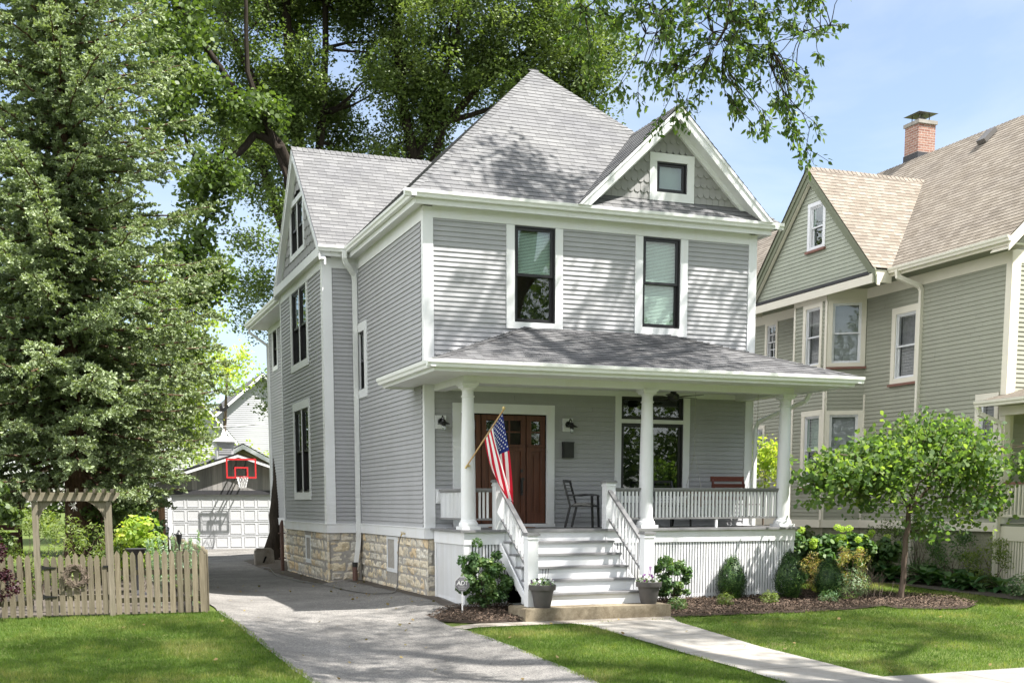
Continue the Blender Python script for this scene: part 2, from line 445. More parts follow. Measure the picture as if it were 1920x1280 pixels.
# ================================================================== windows
def window(B, u0, u1, z0, z1, par, cas=(.15, .15, .17, .14), cm='white', fm='black', gm='glass', style='double', blind=None, muntin=None,
           mull=None, sill=None, d=0.0, fw=.06, bmat='blind', mid=None, name='window', label=None, proud=.034, inner=None):
    l, r, t, b = cas
    c = MB()
    if l: B.box(c, u0 - l, u0, d - .03, d + proud, z0, z1)
    if r: B.box(c, u1, u1 + r, d - .03, d + proud, z0, z1)
    if t: B.box(c, u0 - l, u1 + r, d - .03, d + proud + .004, z1, z1 + t)
    if b: B.box(c, u0 - l, u1 + r, d - .03, d + proud + .004, z0 - b, z0)
    if mull:
        for m0 in mull: B.box(c, m0 - .04, m0 + .04, d - .06, d + .018, z0, z1)
    w = c.build(name, M[cm], par, label=label)
    if sill:
        s = MB(); B.box(s, u0 - l - .03, u1 + r + .03, d + .0, d + proud + .05, z0 - b - .06, z0 - b - .002); s.build('sill', M[sill], w)
    cells = []
    edges = [u0] + ([e for m0 in (mull or []) for e in (m0 - .04, m0 + .04)]) + [u1]
    for i in range(0, len(edges), 2): cells.append((edges[i], edges[i + 1]))
    f = MB(); g = MB(); rc = MB(); bl = MB(); has = False
    for a, e in cells:
        zm = mid if mid is not None else (z0 + z1) / 2
        for (p, q, zz0, zz1) in ((a, a + .03, z0, z1), (e - .03, e, z0, z1), (a + .03, e - .03, z1 - .03, z1), (a + .03, e - .03, z0, z0 + .03)):
            B.box(f, p, q, d - .13, d + .006, zz0, zz1)
        ia, ie, i0, i1 = a + .03, e - .03, z0 + .03, z1 - .03
        def sash(s0, s1, dd):
            for (p, q, zz0, zz1) in ((ia, ia + fw, s0, s1), (ie - fw, ie, s0, s1), (ia + fw, ie - fw, s1 - fw * .8, s1), (ia + fw, ie - fw, s0, s0 + fw * .9)):
                B.box(f, p, q, dd - .035, dd, zz0, zz1)
            y = dd - .018
            g.poly([B.p(ia + fw * .8, y, s0 + fw * .5), B.p(ie - fw * .8, y, s0 + fw * .5), B.p(ie - fw * .8, y, s1 - fw * .5), B.p(ia + fw * .8, y, s1 - fw * .5)])
            return (ia + fw, ie - fw, s0 + fw * .9, s1 - fw * .8, dd)
        if style == 'double':
            U = sash(zm - .02, i1, d - .02); W = sash(i0, zm + .03, d - .062)
        else: U = W = sash(i0, i1, d - .03)
        if muntin:
            nx, nz = muntin
            for S in ((U,) if style != 'double' else (U, W)):
                for k in range(1, nx):
                    x = S[0] + (S[1] - S[0]) * k / nx; B.box(f, x - .012, x + .012, S[4] - .03, S[4] - .004, S[2], S[3])
                for k in range(1, nz):
                    z = S[2] + (S[3] - S[2]) * k / nz; B.box(f, S[0], S[1], S[4] - .031, S[4] - .005, z - .012, z + .012)
        if blind is not None:
            has = True; zb = z0 + (z1 - z0) * blind
            if bmat == 'curtain':
                n = 22
                for k in range(n):
                    x0 = a + .04 + (e - a - .08) * k / n; x1 = a + .04 + (e - a - .08) * (k + 1) / n
                    da = d - .16 - .018 * (k % 2); db = d - .16 - .018 * ((k + 1) % 2)
                    bl.poly([B.p(x0, da, zb), B.p(x1, db, zb), B.p(x1, db, z1), B.p(x0, da, z1)], r=random.random())
            else:
                z = z1 - .05
                while z > zb:
                    bl.poly([B.p(a + .05, d - .135, z), B.p(e - .05, d - .135, z), B.p(e - .05, d - .105, z - .026), B.p(a + .05, d - .105, z - .026)], r=random.random()); z -= .028
                B.box(bl, a + .05, e - .05, d - .14, d - .11, zb - .02, zb)
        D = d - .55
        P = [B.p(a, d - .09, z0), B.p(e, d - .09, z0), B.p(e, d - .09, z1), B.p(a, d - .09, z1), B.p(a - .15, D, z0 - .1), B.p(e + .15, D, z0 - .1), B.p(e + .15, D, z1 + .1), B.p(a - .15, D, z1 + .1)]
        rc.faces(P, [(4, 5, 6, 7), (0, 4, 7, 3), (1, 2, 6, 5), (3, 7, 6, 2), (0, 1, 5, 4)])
    fo = f.build('frame', M[fm], w); g.build('pane', M[gm], w); rc.build('recess', M['dark'], w)
    if has: bl.build('curtain' if bmat == 'curtain' else 'blind', M[bmat], w)
    return w

def stones(mb, B, u0, u1, z0, z1, holes=(), dep=.05):
    z = z1; rows = []
    while z > z0 + .05:
        h = random.choice((.17, .2, .23, .26)); rows.append((max(z - h, z0), z)); z -= h
    for (a, b) in rows:
        u = u0 - random.uniform(0, .2)
        while u < u1:
            w = random.uniform(.22, .62); s0, s1 = max(u, u0), min(u + w, u1); u += w
            if s1 - s0 < .05: continue
            parts = [(s0, s1)]
            for (h0, h1, g0, g1) in holes:
                if b > g0 and a < g1:
                    parts = [q for p in parts for q in ((p[0], min(p[1], h0)), (max(p[0], h1), p[1])) if q[1] - q[0] > .03]
            for (s0_, s1_) in parts:
                nx = max(3, int((s1_ - s0_) / .05)); nz = 5; seed = random.uniform(0, 100); base = len(mb.v)
                bul = random.uniform(.5, 1.2); r = random.random()
                for j in range(nz + 1):
                    for i in range(nx + 1):
                        x, y = i / nx, j / nz
                        ed = min(1, min(x * (s1_ - s0_), (1 - x) * (s1_ - s0_), y * (b - a), (1 - y) * (b - a)) / .035)
                        dd = -.02 + (ed ** .6) * dep * (.45 * bul + .9 * mnoise.noise(Vector(((s0_ + x * (s1_ - s0_)) * 6, seed, (a + y * (b - a)) * 9))))
                        mb.v.append(tuple(B.p(s0_ + .006 + x * (s1_ - s0_ - .012), dd, a + .006 + y * (b - a - .012))))
                for j in range(nz):
                    for i in range(nx):
                        k = base + j * (nx + 1) + i
                        mb.f.append((k, k + 1, k + nx + 2, k + nx + 1)); mb.uv.append(None); mb.r.append(r)

def gutter(mb, a, b, out, s=1.0, ends=(True, True)):
    """K-style trough from a to b, out = outward horizontal direction; a,b on the top back edge"""
    a = Vector(a); b = Vector(b); o = Vector(out).normalized(); Z = Vector((0, 0, 1))
    prof = [(0, 0), (0, -.125), (.085, -.125), (.095, -.08), (.12, -.055), (.125, -.01), (.125, 0), (.112, 0), (.112, -.02), (.01, -.02)]
    prof = [(p * s, q * s) for p, q in prof]
    n = len(prof); base = len(mb.v)
    for c in (a, b): mb.v.extend([tuple(c + o * p + Z * q) for p, q in prof])
    for k in range(n):
        mb.f.append((base + k, base + (k + 1) % n, base + n + (k + 1) % n, base + n + k)); mb.uv.append(None); mb.r.append(.5)
    for e in (0, n): mb.f.append(tuple(base + e + k for k in range(n))); mb.uv.append(None); mb.r.append(.5)

# ================================================================== the gray house
H = empty('gray_house', (0, 0, 0), 'two storey gray clapboard house with white trim, front porch and steep shingled roof', 'house')
W = 7.31
BF = Basis((0, 0, 0), (1, 0, 0), (0, -1, 0)); BL = Basis((0, 0, 0), (0, 1, 0), (-1, 0, 0)); BR = Basis((W, 0, 0), (0, 1, 0), (1, 0, 0))
BBF = Basis((-.8, 5.35, 0), (1, 0, 0), (0, -1, 0)); BBL = Basis((-.8, 0, 0), (0, 1, 0), (-1, 0, 0)); BK = Basis((0, 17.5, 0), (1, 0, 0), (0, 1, 0))
BBB = Basis((-.8, 10.8, 0), (1, 0, 0), (0, 1, 0))
Z0, Z1 = 1.35, 7.22
w1 = (1.84, 2.71, 5.37, 7.21); w2 = (4.65, 5.52, 5.41, 7.21)
doorh = (.71, 2.54, 1.36, 3.58); pw = (4.20, 5.65, 1.97, 4.0)
rect = lambda a, b, c, d: [(a, c), (b, c), (b, d), (a, d)]
s = MB()
siding(s, BF, rect(.15, W - .15, Z0, Z1), [w1, w2, doorh, pw])
siding(s, BL, rect(.2, 5.35, Z0, Z1 - .02), [(4.69, 5.25, 4.44, 5.75)])
siding(s, BBF, rect(.15, .8, Z0, Z1 - .02), [])
siding(s, BBL, rect(5.5, 10.75, Z0, Z1 - .02), [(7.28, 9.18, 5.38, 7.19), (7.28, 9.12, 2.1, 4.2)])
siding(s, BL, rect(10.8, 17.45, Z0, Z1 + .1), [(15.95, 16.66, 6.17, 7.25)])
siding(s, BBB, rect(0, .8, Z0, Z1), []); siding(s, BR, rect(.15, 17.4, Z0, Z1), [(3, 4, 2.2, 3.8), (9, 10, 2.2, 3.8), (5, 6, 5.4, 7)]); siding(s, BK, rect(0, W, Z0, Z1), [])
s.build('siding', M['siding'], H)
# gable walls
FG = [(3.3, 7.72), (7.22, 7.72), (5.26, 9.56)]
s = MB(); Bg = Basis((0, -.02, 0), (1, 0, 0), (0, -1, 0))
scales(s, Bg, FG, [(4.93, 5.64, 8.1, 8.7)]); s.poly([Bg.p(3.0, -.13, 7.5), Bg.p(7.5, -.13, 7.5), Bg.p(5.26, -.13, 9.7)])
s.build('gable_shingles', M['scale'], H)
SG = [(5.2, 7.6), (10.8, 7.6), (8.0, 10.36)]
s = MB(); scales(s, BBL, SG, [(7.45, 9.0, 8.1, 9.3)], w=.2, h=.22, rnd=False); s.poly([BBL.p(5, -.12, 7.5), BBL.p(11, -.12, 7.5), BBL.p(8, -.12, 10.45)])
s.build('gable_shingles', M['scale'], H)

# corner boards, frieze, water table
def cb(B, u0, u1, z0=Z0, z1=Z1 + .2, d=.032):
    s = MB(); B.box(s, u0, u1, -.02, d, z0, z1); s.build('corner_board', M['white'], H)
cb(BF, 0, .17); cb(BF, W - .16, W); cb(BL, -.029, .1, d=.034); cb(BR, -.029, .15, d=.034); cb(BL, 5.2, 5.345, d=.022)
cb(BBF, -.0, .19); cb(BBL, 5.321, 5.53, d=.034); cb(BBL, 10.7, 10.8); cb(BBF, .72, .8, d=.02); cb(BL, 17.4, 17.5); cb(BR, 17.3, 17.5)
s = MB()
def fr(B, u0, u1, z0, z1, d): B.box(s, u0, u1, -.02, d, z0, z1)
fr(BF, .17, W - .16, Z1, 7.44, .028); fr(BL, .1, 5.33, 7.18, 7.44, .028); fr(BBF, .19, .8, 7.2, 7.44, .028); fr(BBL, 5.53, 10.7, 7.2, 7.44, .028)
fr(BL, 10.8, 17.5, 7.28, 7.47, .028); fr(BR, .15, 17.4, 7.2, 7.44, .028)
s.build('frieze', M['white'], H)
s = MB()
for B, a, b in ((BF, -.045, W + .045), (BL, 0, 5.35), (BBF, -.045, .79), (BBL, 5.35, 10.8), (BL, 10.8, 17.5), (BR, 0, 17.5), (BK, 0, W)):
    B.box(s, a, b, -.02, .045, 1.13, 1.33); B.box(s, a - (.01 if a < 0 else 0), b + (.01 if b > W else 0), -.02, .06, 1.33, 1.352)
s.build('water_table', M['white'], H)
# foundation
for B, a, b, hs, ma, mb_ in ((BF, 0, W, (), .02, W - .02), (BL, -.02, 5.37, [(2.15, 3.07, .33, 1.13)], .02, 5.34), (BBF, -.03, .8, (), .02, .8), (BBL, 5.32, 10.8, [(7.45, 8.14, .32, 1.02)], 5.37, 10.78), (BL, 10.8, 17.5, (), 10.8, 17.48)):
    s = MB(); stones(s, B, a, b, -.25, 1.13, hs); fo = s.build('foundation', M['stone'], H)
    s = MB(); B.box(s, ma, mb_, -.08, -.015, -.3, 1.13); s.build('mortar_joint', M['mortar'], fo)
s = MB(); BR.box(s, .02, 17.4, -.08, -.015, -.3, 1.13); s.build('foundation', M['mortar'], H); s = MB(); BK.box(s, 0, W, -.08, -.015, -.3, 1.13); s.build('foundation', M['mortar'], H)
# a dark liner keeps daylight out of the hollow shell
s = MB(); s.box(.7, W - .7, .7, 16.9, 1.0, 7.3)
s.build('dark_liner', M['dark'], H)

# windows
window(BF, *w1[:3], 7.21, H, cas=(.17, .16, 0, .13), blind=.52, mid=6.28, label='upstairs window with its blind half down')
window(BF, *w2[:3], 7.21, H, cas=(.17, .17, 0, .16), blind=.02, mid=6.3, label='upstairs window with a fully lowered pale blind')
window(Bg, 4.93, 5.63, 8.1, 8.7, H, cas=(.16, .16, .16, .17), style='fixed', label='small square attic window in the front gable')
window(BL, 4.69, 5.25, 4.44, 5.75, H, cas=(.23, .08, .2, .19))
window(BBL, 7.28, 9.18, 5.38, 7.19, H, cas=(.17, .17, 0, .17), mull=(8.23,))
window(BBL, 7.28, 9.12, 2.1, 4.2, H, cas=(.15, .15, .2, .18), mull=(8.2,))
window(BBL, 7.45, 9.0, 8.12, 9.28, H, cas=(.13, .13, .13, .13), mull=(8.22,))
window(BL, 15.95, 16.66, 6.17, 7.27, H, cas=(.12, .14, 0, .14), fw=.05)
window(BR, 3, 4, 2.2, 3.8, H); window(BR, 9, 10, 2.2, 3.8, H); window(BR, 5, 6, 5.4, 7, H)
window(BF, 4.20, 5.65, 1.97, 3.46, H, cas=(.14, .15, 0, .14), style='fixed', fw=.055, label='large porch picture window')
window(BF, 4.20, 5.65, 3.54, 4.0, H, cas=(.14, .15, .0, .08), style='fixed', fw=.045, label='transom above the porch window')
window(BL, 2.45, 3.0, .42, 1.05, H, cas=(.3, .07, .06, .08), fm='white', style='fixed', d=-.04, fw=.04, name='basement_window')
window(BBL, 7.55, 8.05, .42, .96, H, cas=(.09, .09, .06, .1), fm='white', style='fixed', d=-.04, fw=.04, name='basement_window')
s = MB(); BF.box(s, 3.3, 6.9, -.02, .03, 4.0, 4.12); BF.box(s, .17, 3.3, -.02, .024, 4.0, 4.12); s.build('trim_board', M['white'], H)

# front door with sidelights
d = MB()
BF.box(d, .54, .71, -.03, .04, 1.36, 3.58); BF.box(d, 2.54, 2.70, -.03, .04, 1.36, 3.58); BF.box(d, .54, 2.70, -.03, .045, 3.58, 3.77)
cas = d.build('door_surround', M['white'], H)
d = MB()
def rails(mb, a, b, z0, z1, lites, cols, dd):
    """frame and panel door leaf between a,b"""
    st = .1
    BF.box(mb, a, a + st, dd - .05, dd, z0, z1, .4); BF.box(mb, b - st, b, dd - .05, dd, z0, z1, .6)
    BF.box(mb, a + st, b - st, dd - .05, dd, z1 - .1, z1, .5); BF.box(mb, a + st, b - st, dd - .05, dd, z0, z0 + .2, .5); BF.box(mb, a + st, b - st, dd - .05, dd, 2.86, 2.98, .5)
    BF.box(mb, a + .02, b - .02, dd - .04, dd + .035, 2.95, 2.985, .5)
    BF.box(mb, a + st, b - st, dd - .05, dd - .03, z0 + .2, 2.86, .3)
    n = cols; wd = (b - a - 2 * st)
    for k in range(1, n): x = a + st + wd * k / n; BF.box(mb, x - .035, x + .035, dd - .045, dd - .002, z0 + .2, 2.86, .55)
    for k in range(n): x = a + st + wd * (k + .5) / n; w_ = wd / n - .12; BF.box(mb, x - w_ / 2, x + w_ / 2, dd - .03, dd - .014, z0 + .27, 2.79, .7)
    m = lites
    for k in range(1, m): x = a + st + wd * k / m; BF.box(mb, x - .015, x + .015, dd - .045, dd - .004, 2.98, z1 - .1, .5)
    BF.box(mb, a + st, b - st, dd - .044, dd - .005, 3.22, 3.25, .5)
rails(d, 1.17, 2.11, 1.42, 3.56, 3, 2, -.06)
dr = d.build('door', M['door'], H)
d = MB(); BF.box(d, 1.27, 2.01, -.1, -.09, 2.99, 3.45); d.build('door_glass', M['glass'], dr)
d = MB(); BF.box(d, 1.995, 2.05, -.062, -.05, 1.98, 2.32); d.tube([BF.p(2.022, -.05, 2.3), BF.p(2.022, 0, 2.27), BF.p(2.022, 0, 2.06), BF.p(2.022, -.05, 2.03)], .011, 8)
BF.box(d, 2.0, 2.045, -.062, -.045, 2.44, 2.5); BF.box(d, 1.99, 2.06, -.05, .0, 2.28, 2.33); d.build('handle', M['blackmetal'], dr)
for a, b in ((.72, 1.15), (2.13, 2.53)):
    d = MB(); rails(d, a, b, 1.42, 3.56, 1, 1, -.06); sl = d.build('sidelight', M['door'], H)
    d = MB(); BF.box(d, a + .1, b - .1, -.1, -.09, 2.99, 3.45); d.build('door_glass', M['glass'], sl)
d = MB(); BF.box(d, .7, 2.55, -.3, -.1, 1.3, 3.6); d.build('door_backing', M['dark'], cas)
d = MB(); BF.box(d, .54, 2.7, -.02, .09, 1.345, 1.41); d.build('threshold', M['white'], cas)
# lamps, letter box, switch box on the porch wall
for u in (.29, 2.99):
    d = MB(); BF.box(d, u - .11, u + .11, 0, .045, 3.26, 3.52); sc = d.build('wall_lamp', M['white'], H)
    d = MB(); d.lathe((0, 0, 0), [(.0, .0), (.06, .0), (.065, .02), (.03, .03)], 14); 
    d.v = [tuple(BF.p(u + .0 + a, .045 + c, 3.40 + b)) for a, b, c in d.v]
    d.tube([BF.p(u, .06, 3.42), BF.p(u, .16, 3.5), BF.p(u, .24, 3.46), BF.p(u, .24, 3.42)], .012, 8)
    c = BF.p(u, .24, 0); d.lathe((c.x, c.y, 3.30), [(.0, .13), (.03, .125), (.045, .085), (.12, .045), (.125, .035), (.04, .05), (.04, .0)], 16)
    d.build('lamp_shade', M['blackmetal'], sc, smooth=True)
    d = MB(); d.lathe((c.x, c.y, 3.21), [(0, 0), (.03, .01), (.038, .05), (.035, .1), (0, .1)], 12); d.build('lamp_glass', M['glassclear'], sc, smooth=True)
d = MB(); BF.box(d, 2.87, 3.10, .015, .11, 2.73, 3.03); BF.box(d, 2.865, 3.105, .014, .125, 3.03, 3.05); BF.box(d, 2.89, 3.08, .11, .118, 2.75, 2.98); d.build('letter_box', M['blackmetal'], H)
d = MB(); BF.box(d, .18, .34, .016, .05, 1.82, 2.1); BF.box(d, .21, .31, .05, .075, 1.86, 2.04); d.build('outlet_box', M['white'], H)

# ------------------------------------------------------------------ main roof
EZ = 7.62; ax, ay, az = 3.655, 3.5, 11.45
xl, xr, yf, yb = -.37, 7.68, -.35, 17.9
s = MB()
roof(s, [(xl, yf, EZ), (xr, yf, EZ), (ax, ay, az)], (1, 0, 0))
roof(s, [(xl, 10.7, EZ), (xl, yf, EZ), (ax, ay, az), (ax, 10.7, az)], (0, 1, 0))
roof(s, [(-.69, yb, EZ), (-.69, 10.7, EZ), (ax, 10.7, az), (ax, 14.0, az)], (0, 1, 0))
roof(s, [(xr, yf, EZ), (xr, yb, EZ), (ax, 14, az), (ax, ay, az)], (0, 1, 0))
roof(s, [(-.69, yb, EZ), (xr, yb, EZ), (ax, 14, az)], (1, 0, 0))
ridgecap(s, (xl, yf, EZ), (ax, ay, az), na=(0.7, -.7 * .0, .7 * .0) if False else (1, 0, 0), nb=(0, 1, 0))
ridgecap(s, (xr, yf, EZ), (ax, ay, az), na=(-1, 0, 0), nb=(0, 1, 0))
# front gable roof
gx, gz, gf = 5.26, 9.72, -.42
roof(s, [(3.06, gf, EZ + .02), (3.06, -.30, EZ + .02), (gx, 1.78, gz), (gx, gf, gz)], (0, 1, 0), lift=.013)
roof(s, [(7.46, gf, EZ + .02), (7.46, -.30, EZ + .02), (gx, 1.78, gz), (gx, gf, gz)], (0, 1, 0), lift=.013)
ridgecap(s, (gx, gf - .01, gz + .01), (gx, 1.78, gz + .01), na=(-.73, 0, -.69), nb=(.73, 0, -.69))
# side gable roof
roof(s, [(-.96, 5.08, 7.63), (-.35, 5.08, 7.63), (2.68, 8.0, 10.52), (-.96, 8.0, 10.52)], (1, 0, 0))
roof(s, [(-.96, 10.92, 7.63), (-.35, 10.92, 7.63), (2.68, 8.0, 10.52), (-.96, 8.0, 10.52)], (1, 0, 0))
ridgecap(s, (-.97, 8.0, 10.53), (2.6, 8.0, 10.53), na=(0, -.71, -.7), nb=(0, .71, -.7))
rf = s.build('roof', M['shingle'], H)
s = MB()   # dark strip where the gable roofs meet the main slopes (flashing)
s.beam((3.05, -.3, EZ + .03), (gx, 1.78, gz + .02), .05, .01); s.build('flashing', M['pvc'], rf)
# soffits, fascias
s = MB()
s.box(-.22, W + .22, -.22, 0, 7.44, 7.47); s.box(-.22, 0, 0, 5.1, 7.44, 7.47); s.box(W, W + .22, 0, 17.5, 7.44, 7.47)
s.box(-.235, W + .235, -.245, -.22, 7.40, 7.60); s.box(-.245, -.22, -.22, 5.1, 7.40, 7.60); s.box(W + .22, W + .245, -.22, 17.5, 7.40, 7.60)
s.box(-.95, 0, 5.13, 5.35, 7.44, 7.47); s.box(-.95, -.24, 5.105, 5.13, 7.42, 7.61)
s.box(-.95, -.8, 5.13, 10.87, 7.42, 7.46); s.box(-.975, -.95, 5.105, 10.9, 7.40, 7.60); s.poly([(-.975, 5.1, 7.60), (-.975, 10.9, 7.60), (-.8, 10.9, 7.68), (-.8, 5.1, 7.68)])
s.box(-.6, 0, 10.9, 17.8, 7.47, 7.50); s.box(-.62, -.6, 10.85, 17.82, 7.44, 7.61)
s.box(-.45, 0, 0, 0.0, 7.4, 7.4) if False else None
s.build('soffit', M['white'], H)
# rake boards: front gable
def rake(p, q, th, hh, depth):
    """board along p->q, top at the line, hh deep below, from front face back by depth vector"""
    p = Vector(p); q = Vector(q); Z = Vector((0, 0, -hh)); D = Vector(depth)
    s.prism([p, q, q + Z, p + Z], D)
zt = -.02
for (fx, sgn) in ((3.04, 1), (7.48, -1)):
    s = MB(); zf = EZ + .03; k = (gz - EZ) / 2.2
    V3 = lambda x, y, z: Vector((x, y, z))
    hh = .25; y0 = gf + .02
    # face board, cut level at the foot, with a narrow upper moulding
    s.prism([V3(fx, y0, zf - .03), V3(gx, y0, gz - .02), V3(gx, y0, gz - .02 - hh), V3(fx + sgn * hh / k, y0, zf - .03)], (0, .035, 0))
    s.prism([V3(fx, y0 - .02, zf - .03), V3(gx, y0 - .02, gz - .02), V3(gx, y0 - .02, gz - .09), V3(fx + sgn * .07 / k, y0 - .02, zf - .03)], (0, .02, 0))
    ax_ = fx + sgn * .2 / k; a = V3(ax_, y0 + .035, zf - .03); b = V3(gx, y0 + .035, gz - .22)
    s.prism([a, b, b + V3(0, .36, 0), a + V3(0, .36, 0)], (0, 0, -.02))
    s.prism([a + V3(0, .255, -.01), b + V3(0, .255, -.02), b + V3(0, .255, -.14), a + V3(sgn * .12, .255, -.01)], (0, .09, 0))
    s.build('rake_board', M['white'], H)
for (fy, sgn) in ((5.04, 1), (10.96, -1)):
    s = MB()
    P = Vector((-.955, fy, 7.55)); Q = Vector((-.955, 8.0, 10.48))
    rake(P, Q, 0, .24, (.03, 0, 0)); rake(P + Vector((-.018, 0, 0)), Q + Vector((-.018, 0, 0)), 0, .07, (.018, 0, 0))
    a = P + Vector((.03, 0, -.2)); b = Q + Vector((.03, 0, -.2)); s.prism([a, b, b + Vector((.12, 0, 0)), a + Vector((.12, 0, 0))], (0, 0, -.02))
    s.prism([a + Vector((.09, 0, -.02)), b + Vector((.09, 0, -.02)), b + Vector((.09, 0, -.14)), a + Vector((.09, 0, -.14))], (.04, 0, 0))
    s.build('rake_board', M['white'], H)
s = MB()
gutter(s, (xl + .02 - .12, yf + .1, EZ + .01), (xr + .1, yf + .1, EZ + .01), (0, -1, 0)); gutter(s, (xl + .12, yf - .02, EZ + .01), (xl + .12, 5.06, EZ + .01), (-1, 0, 0))
gutter(s, (xr - .12, yf - .02, EZ + .01), (xr - .12, yb, EZ + .01), (1, 0, 0))
gutter(s, (-.975, 5.105, 7.635), (-.33, 5.105, 7.635), (0, -1, 0)); gutter(s, (-.62, 10.8, 7.63), (-.62, 17.85, 7.63), (-1, 0, 0))
s.build('gutter', M['whitegutter'], H)

def downspout(path, w=.075, d=.055, mat='whitegutter', parent=H, name='downspout'):
    m = MB()
    for a, b in zip(path, path[1:]):
        dv = (Vector(b) - Vector(a)).normalized() * .02
        m.beam(Vector(a) - dv, Vector(b) + dv, w, d, up=(0, 1, 0.001))
    return m.build(name, M[mat], parent)
ds = downspout([(-.38, 5.0, 7.5), (-.38, 5.0, 7.38), (-.34, 5.05, 7.28), (-.12, 5.2, 7.05), (-.10, 5.22, 6.9), (-.10, 5.22, .95), (-.22, 5.12, .25)], .1, .08)
m = MB(); m.tube([(-.22, 5.12, .42), (-.225, 5.1, -.1)], [.062, .062], 12); m.build('drain_pipe', M['copper'], ds, smooth=True)
m = MB(); m.tube([(-.218, 5.12, .44), (-.22, 5.12, .33)], [.066, .066], 12); m.build('rubber_collar', M['blackmetal'], ds)
downspout([(-.62, 17.6, 7.5), (-.62, 17.6, 7.35), (-.06, 17.5, 6.95), (-.04, 17.5, .2)])
m = MB(); m.tube([(-.9, 10.95, -.15), (-.9, 10.95, 1.25), (-.88, 10.95, 1.36)], [.055, .055, .03], 12)
for z in (.28, .98): m.box(-.99, -.81, 10.9, 11.0, z, z + .03)
m.build('vent_pipe', M['copper'], H, smooth=True)
m = MB(); m.beam((-.04, 1.38, 1.20), (-.13, 1.38, 1.20), .03, .03); m.lathe((-.11, 1.38, 1.23), [(0, 0), (.035, 0), (.035, .012), (0, .012)], 10); m.beam((-.12, 1.38, 1.2), (-.14, 1.38, 1.14), .025, .025); m.build('garden_tap', M['brass'], H)

# ------------------------------------------------------------------ porch
PF = -1.70   # rail and column line
s = MB()
n = int((W - .0) / .14)
for k in range(16):
    y0 = -1.94 + k * (1.94 / 16); s.box(.06, W - .02, y0 + .002, y0 + 1.94 / 16 - .002, 1.305, 1.342 , random.random())
s.box(.05, W - .01, -1.945, -1.90, 1.296, 1.338)
s.build('porch_floor', M['graydeck'], H)
s = MB(); s.box(.13, W - .09, -1.89, -1.85, 1.07, 1.296); s.box(.13, .17, -1.85, -.06, 1.07, 1.296); s.box(W - .13, W - .09, -1.85, -.06, 1.07, 1.296)
s.box(.14, .24, -1.875, -1.80, -.2, 1.07); s.box(W - .2, W - .1, -1.875, -1.80, -.2, 1.07); s.box(.14, .2, -.16, -.06, -.2, 1.07)
s.box(.2, W - .2, -1.865, -1.84, -.12, -.02)
s.build('porch_skirt_board', M['white'], H)
s = MB()
x = .25
while x < W - .22:
    if not (.95 < x < 2.93): s.box(x, x + .039, -1.868, -1.845, -.16, 1.07, random.random())
    x += .0625
y = -1.78
s.box(.3, .95, -1.846, -1.836, .0, .06); s.box(2.93, W - .22, -1.846, -1.836, .0, .06); s.build('lattice_skirt', M['white'], H)
for xx in (.155, W - .175):
    s = MB(); y = -1.78
    while y < -.17: s.box(xx, xx + .02, y, y + .042, -.16, 1.07, random.random()); y += .0625
    s.box(xx + .005, xx + .015, -1.78, -.17, .0, .06); s.build('lattice_skirt', M['white'], H)
s = MB(); s.box(.3, W - .3, -1.45, -1.42, -.25, 1.2); s.box(.3, .33, -1.42, -.1, -.25, 1.2); s.build('crawlspace_shade', M['dark'], H)  # near-black sheets behind the lattice, standing in for the shade under the porch
# columns
for i, x in enumerate((.28, 3.92, 7.03)):
    c = MB()
    c.lathe((x, PF, 1.342), [(.0, .06), (.175, .06), (.18, .085), (.18, .10), (.17, .13), (.152, .145), (.15, .165), (.138, .18), (.137, .5), (.134, 1.0), (.125, 1.6), (.112, 2.2), (.107, 2.38), (.125, 2.385), (.125, 2.41), (.107, 2.415), (.105, 2.50), (.12, 2.52), (.14, 2.545), (.0, 2.545)], 28)
    co = c.build('porch_column', M['white'], H, smooth=True)
    c = MB(); c.box(x - .18, x + .18, PF - .18, PF + .18, 1.342, 1.402); c.build('plinth', M['white'], co)
    c = MB(); c.box(x - .135, x + .135, PF - .135, PF + .135, 3.885, 3.93); c.box(x - .16, x + .16, PF - .16, PF + .16, 3.93, 3.972); c.build('capital', M['white'], co)
s = MB()
s.box(.16, W - .16, PF - .12, PF + .12, 3.972, 4.16); s.box(.16, .40, PF + .12, 0, 3.974, 4.16); s.box(W - .40, W - .16, PF + .12, 0, 3.974, 4.16)
s.build('porch_beam', M['white'], H)
s = MB()
s.box(.4, W - .4, PF + .12, -.03, 4.10, 4.12); s.box(-.62, W + .62, -2.64, PF - .12, 4.10, 4.12); s.box(-.62, .16, PF - .12, -.05, 4.101, 4.121); s.box(W - .16, W + .62, PF - .12, -.05, 4.101, 4.121)
s.box(-.62, -.02, -.05, .72, 4.101, 4.121)
s.box(-.65, W + .65, -2.67, -2.64, 4.07, 4.22); s.box(-.65, -.62, -2.64, .76, 4.07, 4.22); s.box(W + .62, W + .65, -2.64, -.0, 4.07, 4.22); s.box(-.62, -.02, .72, .76, 4.06, 4.2)
s.build('porch_ceiling', M['white'], H)
s = MB(); pz, tz = 4.25, 5.27; a, b = -.70, W + .70; y0 = -2.73
roof(s, [(a, y0, pz), (b, y0, pz), (5.23, -.015, tz), (2.08, -.015, tz)], (1, 0, 0))
roof(s, [(a, 0.0, pz), (a, y0, pz), (2.08, -.0, tz)], (0, 1, 0)); roof(s, [(a, .78, pz), (a, 0, pz), (-.02, 0, pz + .25), (-.02, .78, pz + .25)], (0, 1, 0))
roof(s, [(b, y0, pz), (b, -.0, pz), (5.23, -.0, tz)], (0, 1, 0))
ridgecap(s, (a, y0, pz), (2.08, -.02, tz), na=(1, 0, 0), nb=(0, 1, 0)); ridgecap(s, (b, y0, pz), (5.23, -.02, tz), na=(-1, 0, 0), nb=(0, 1, 0))
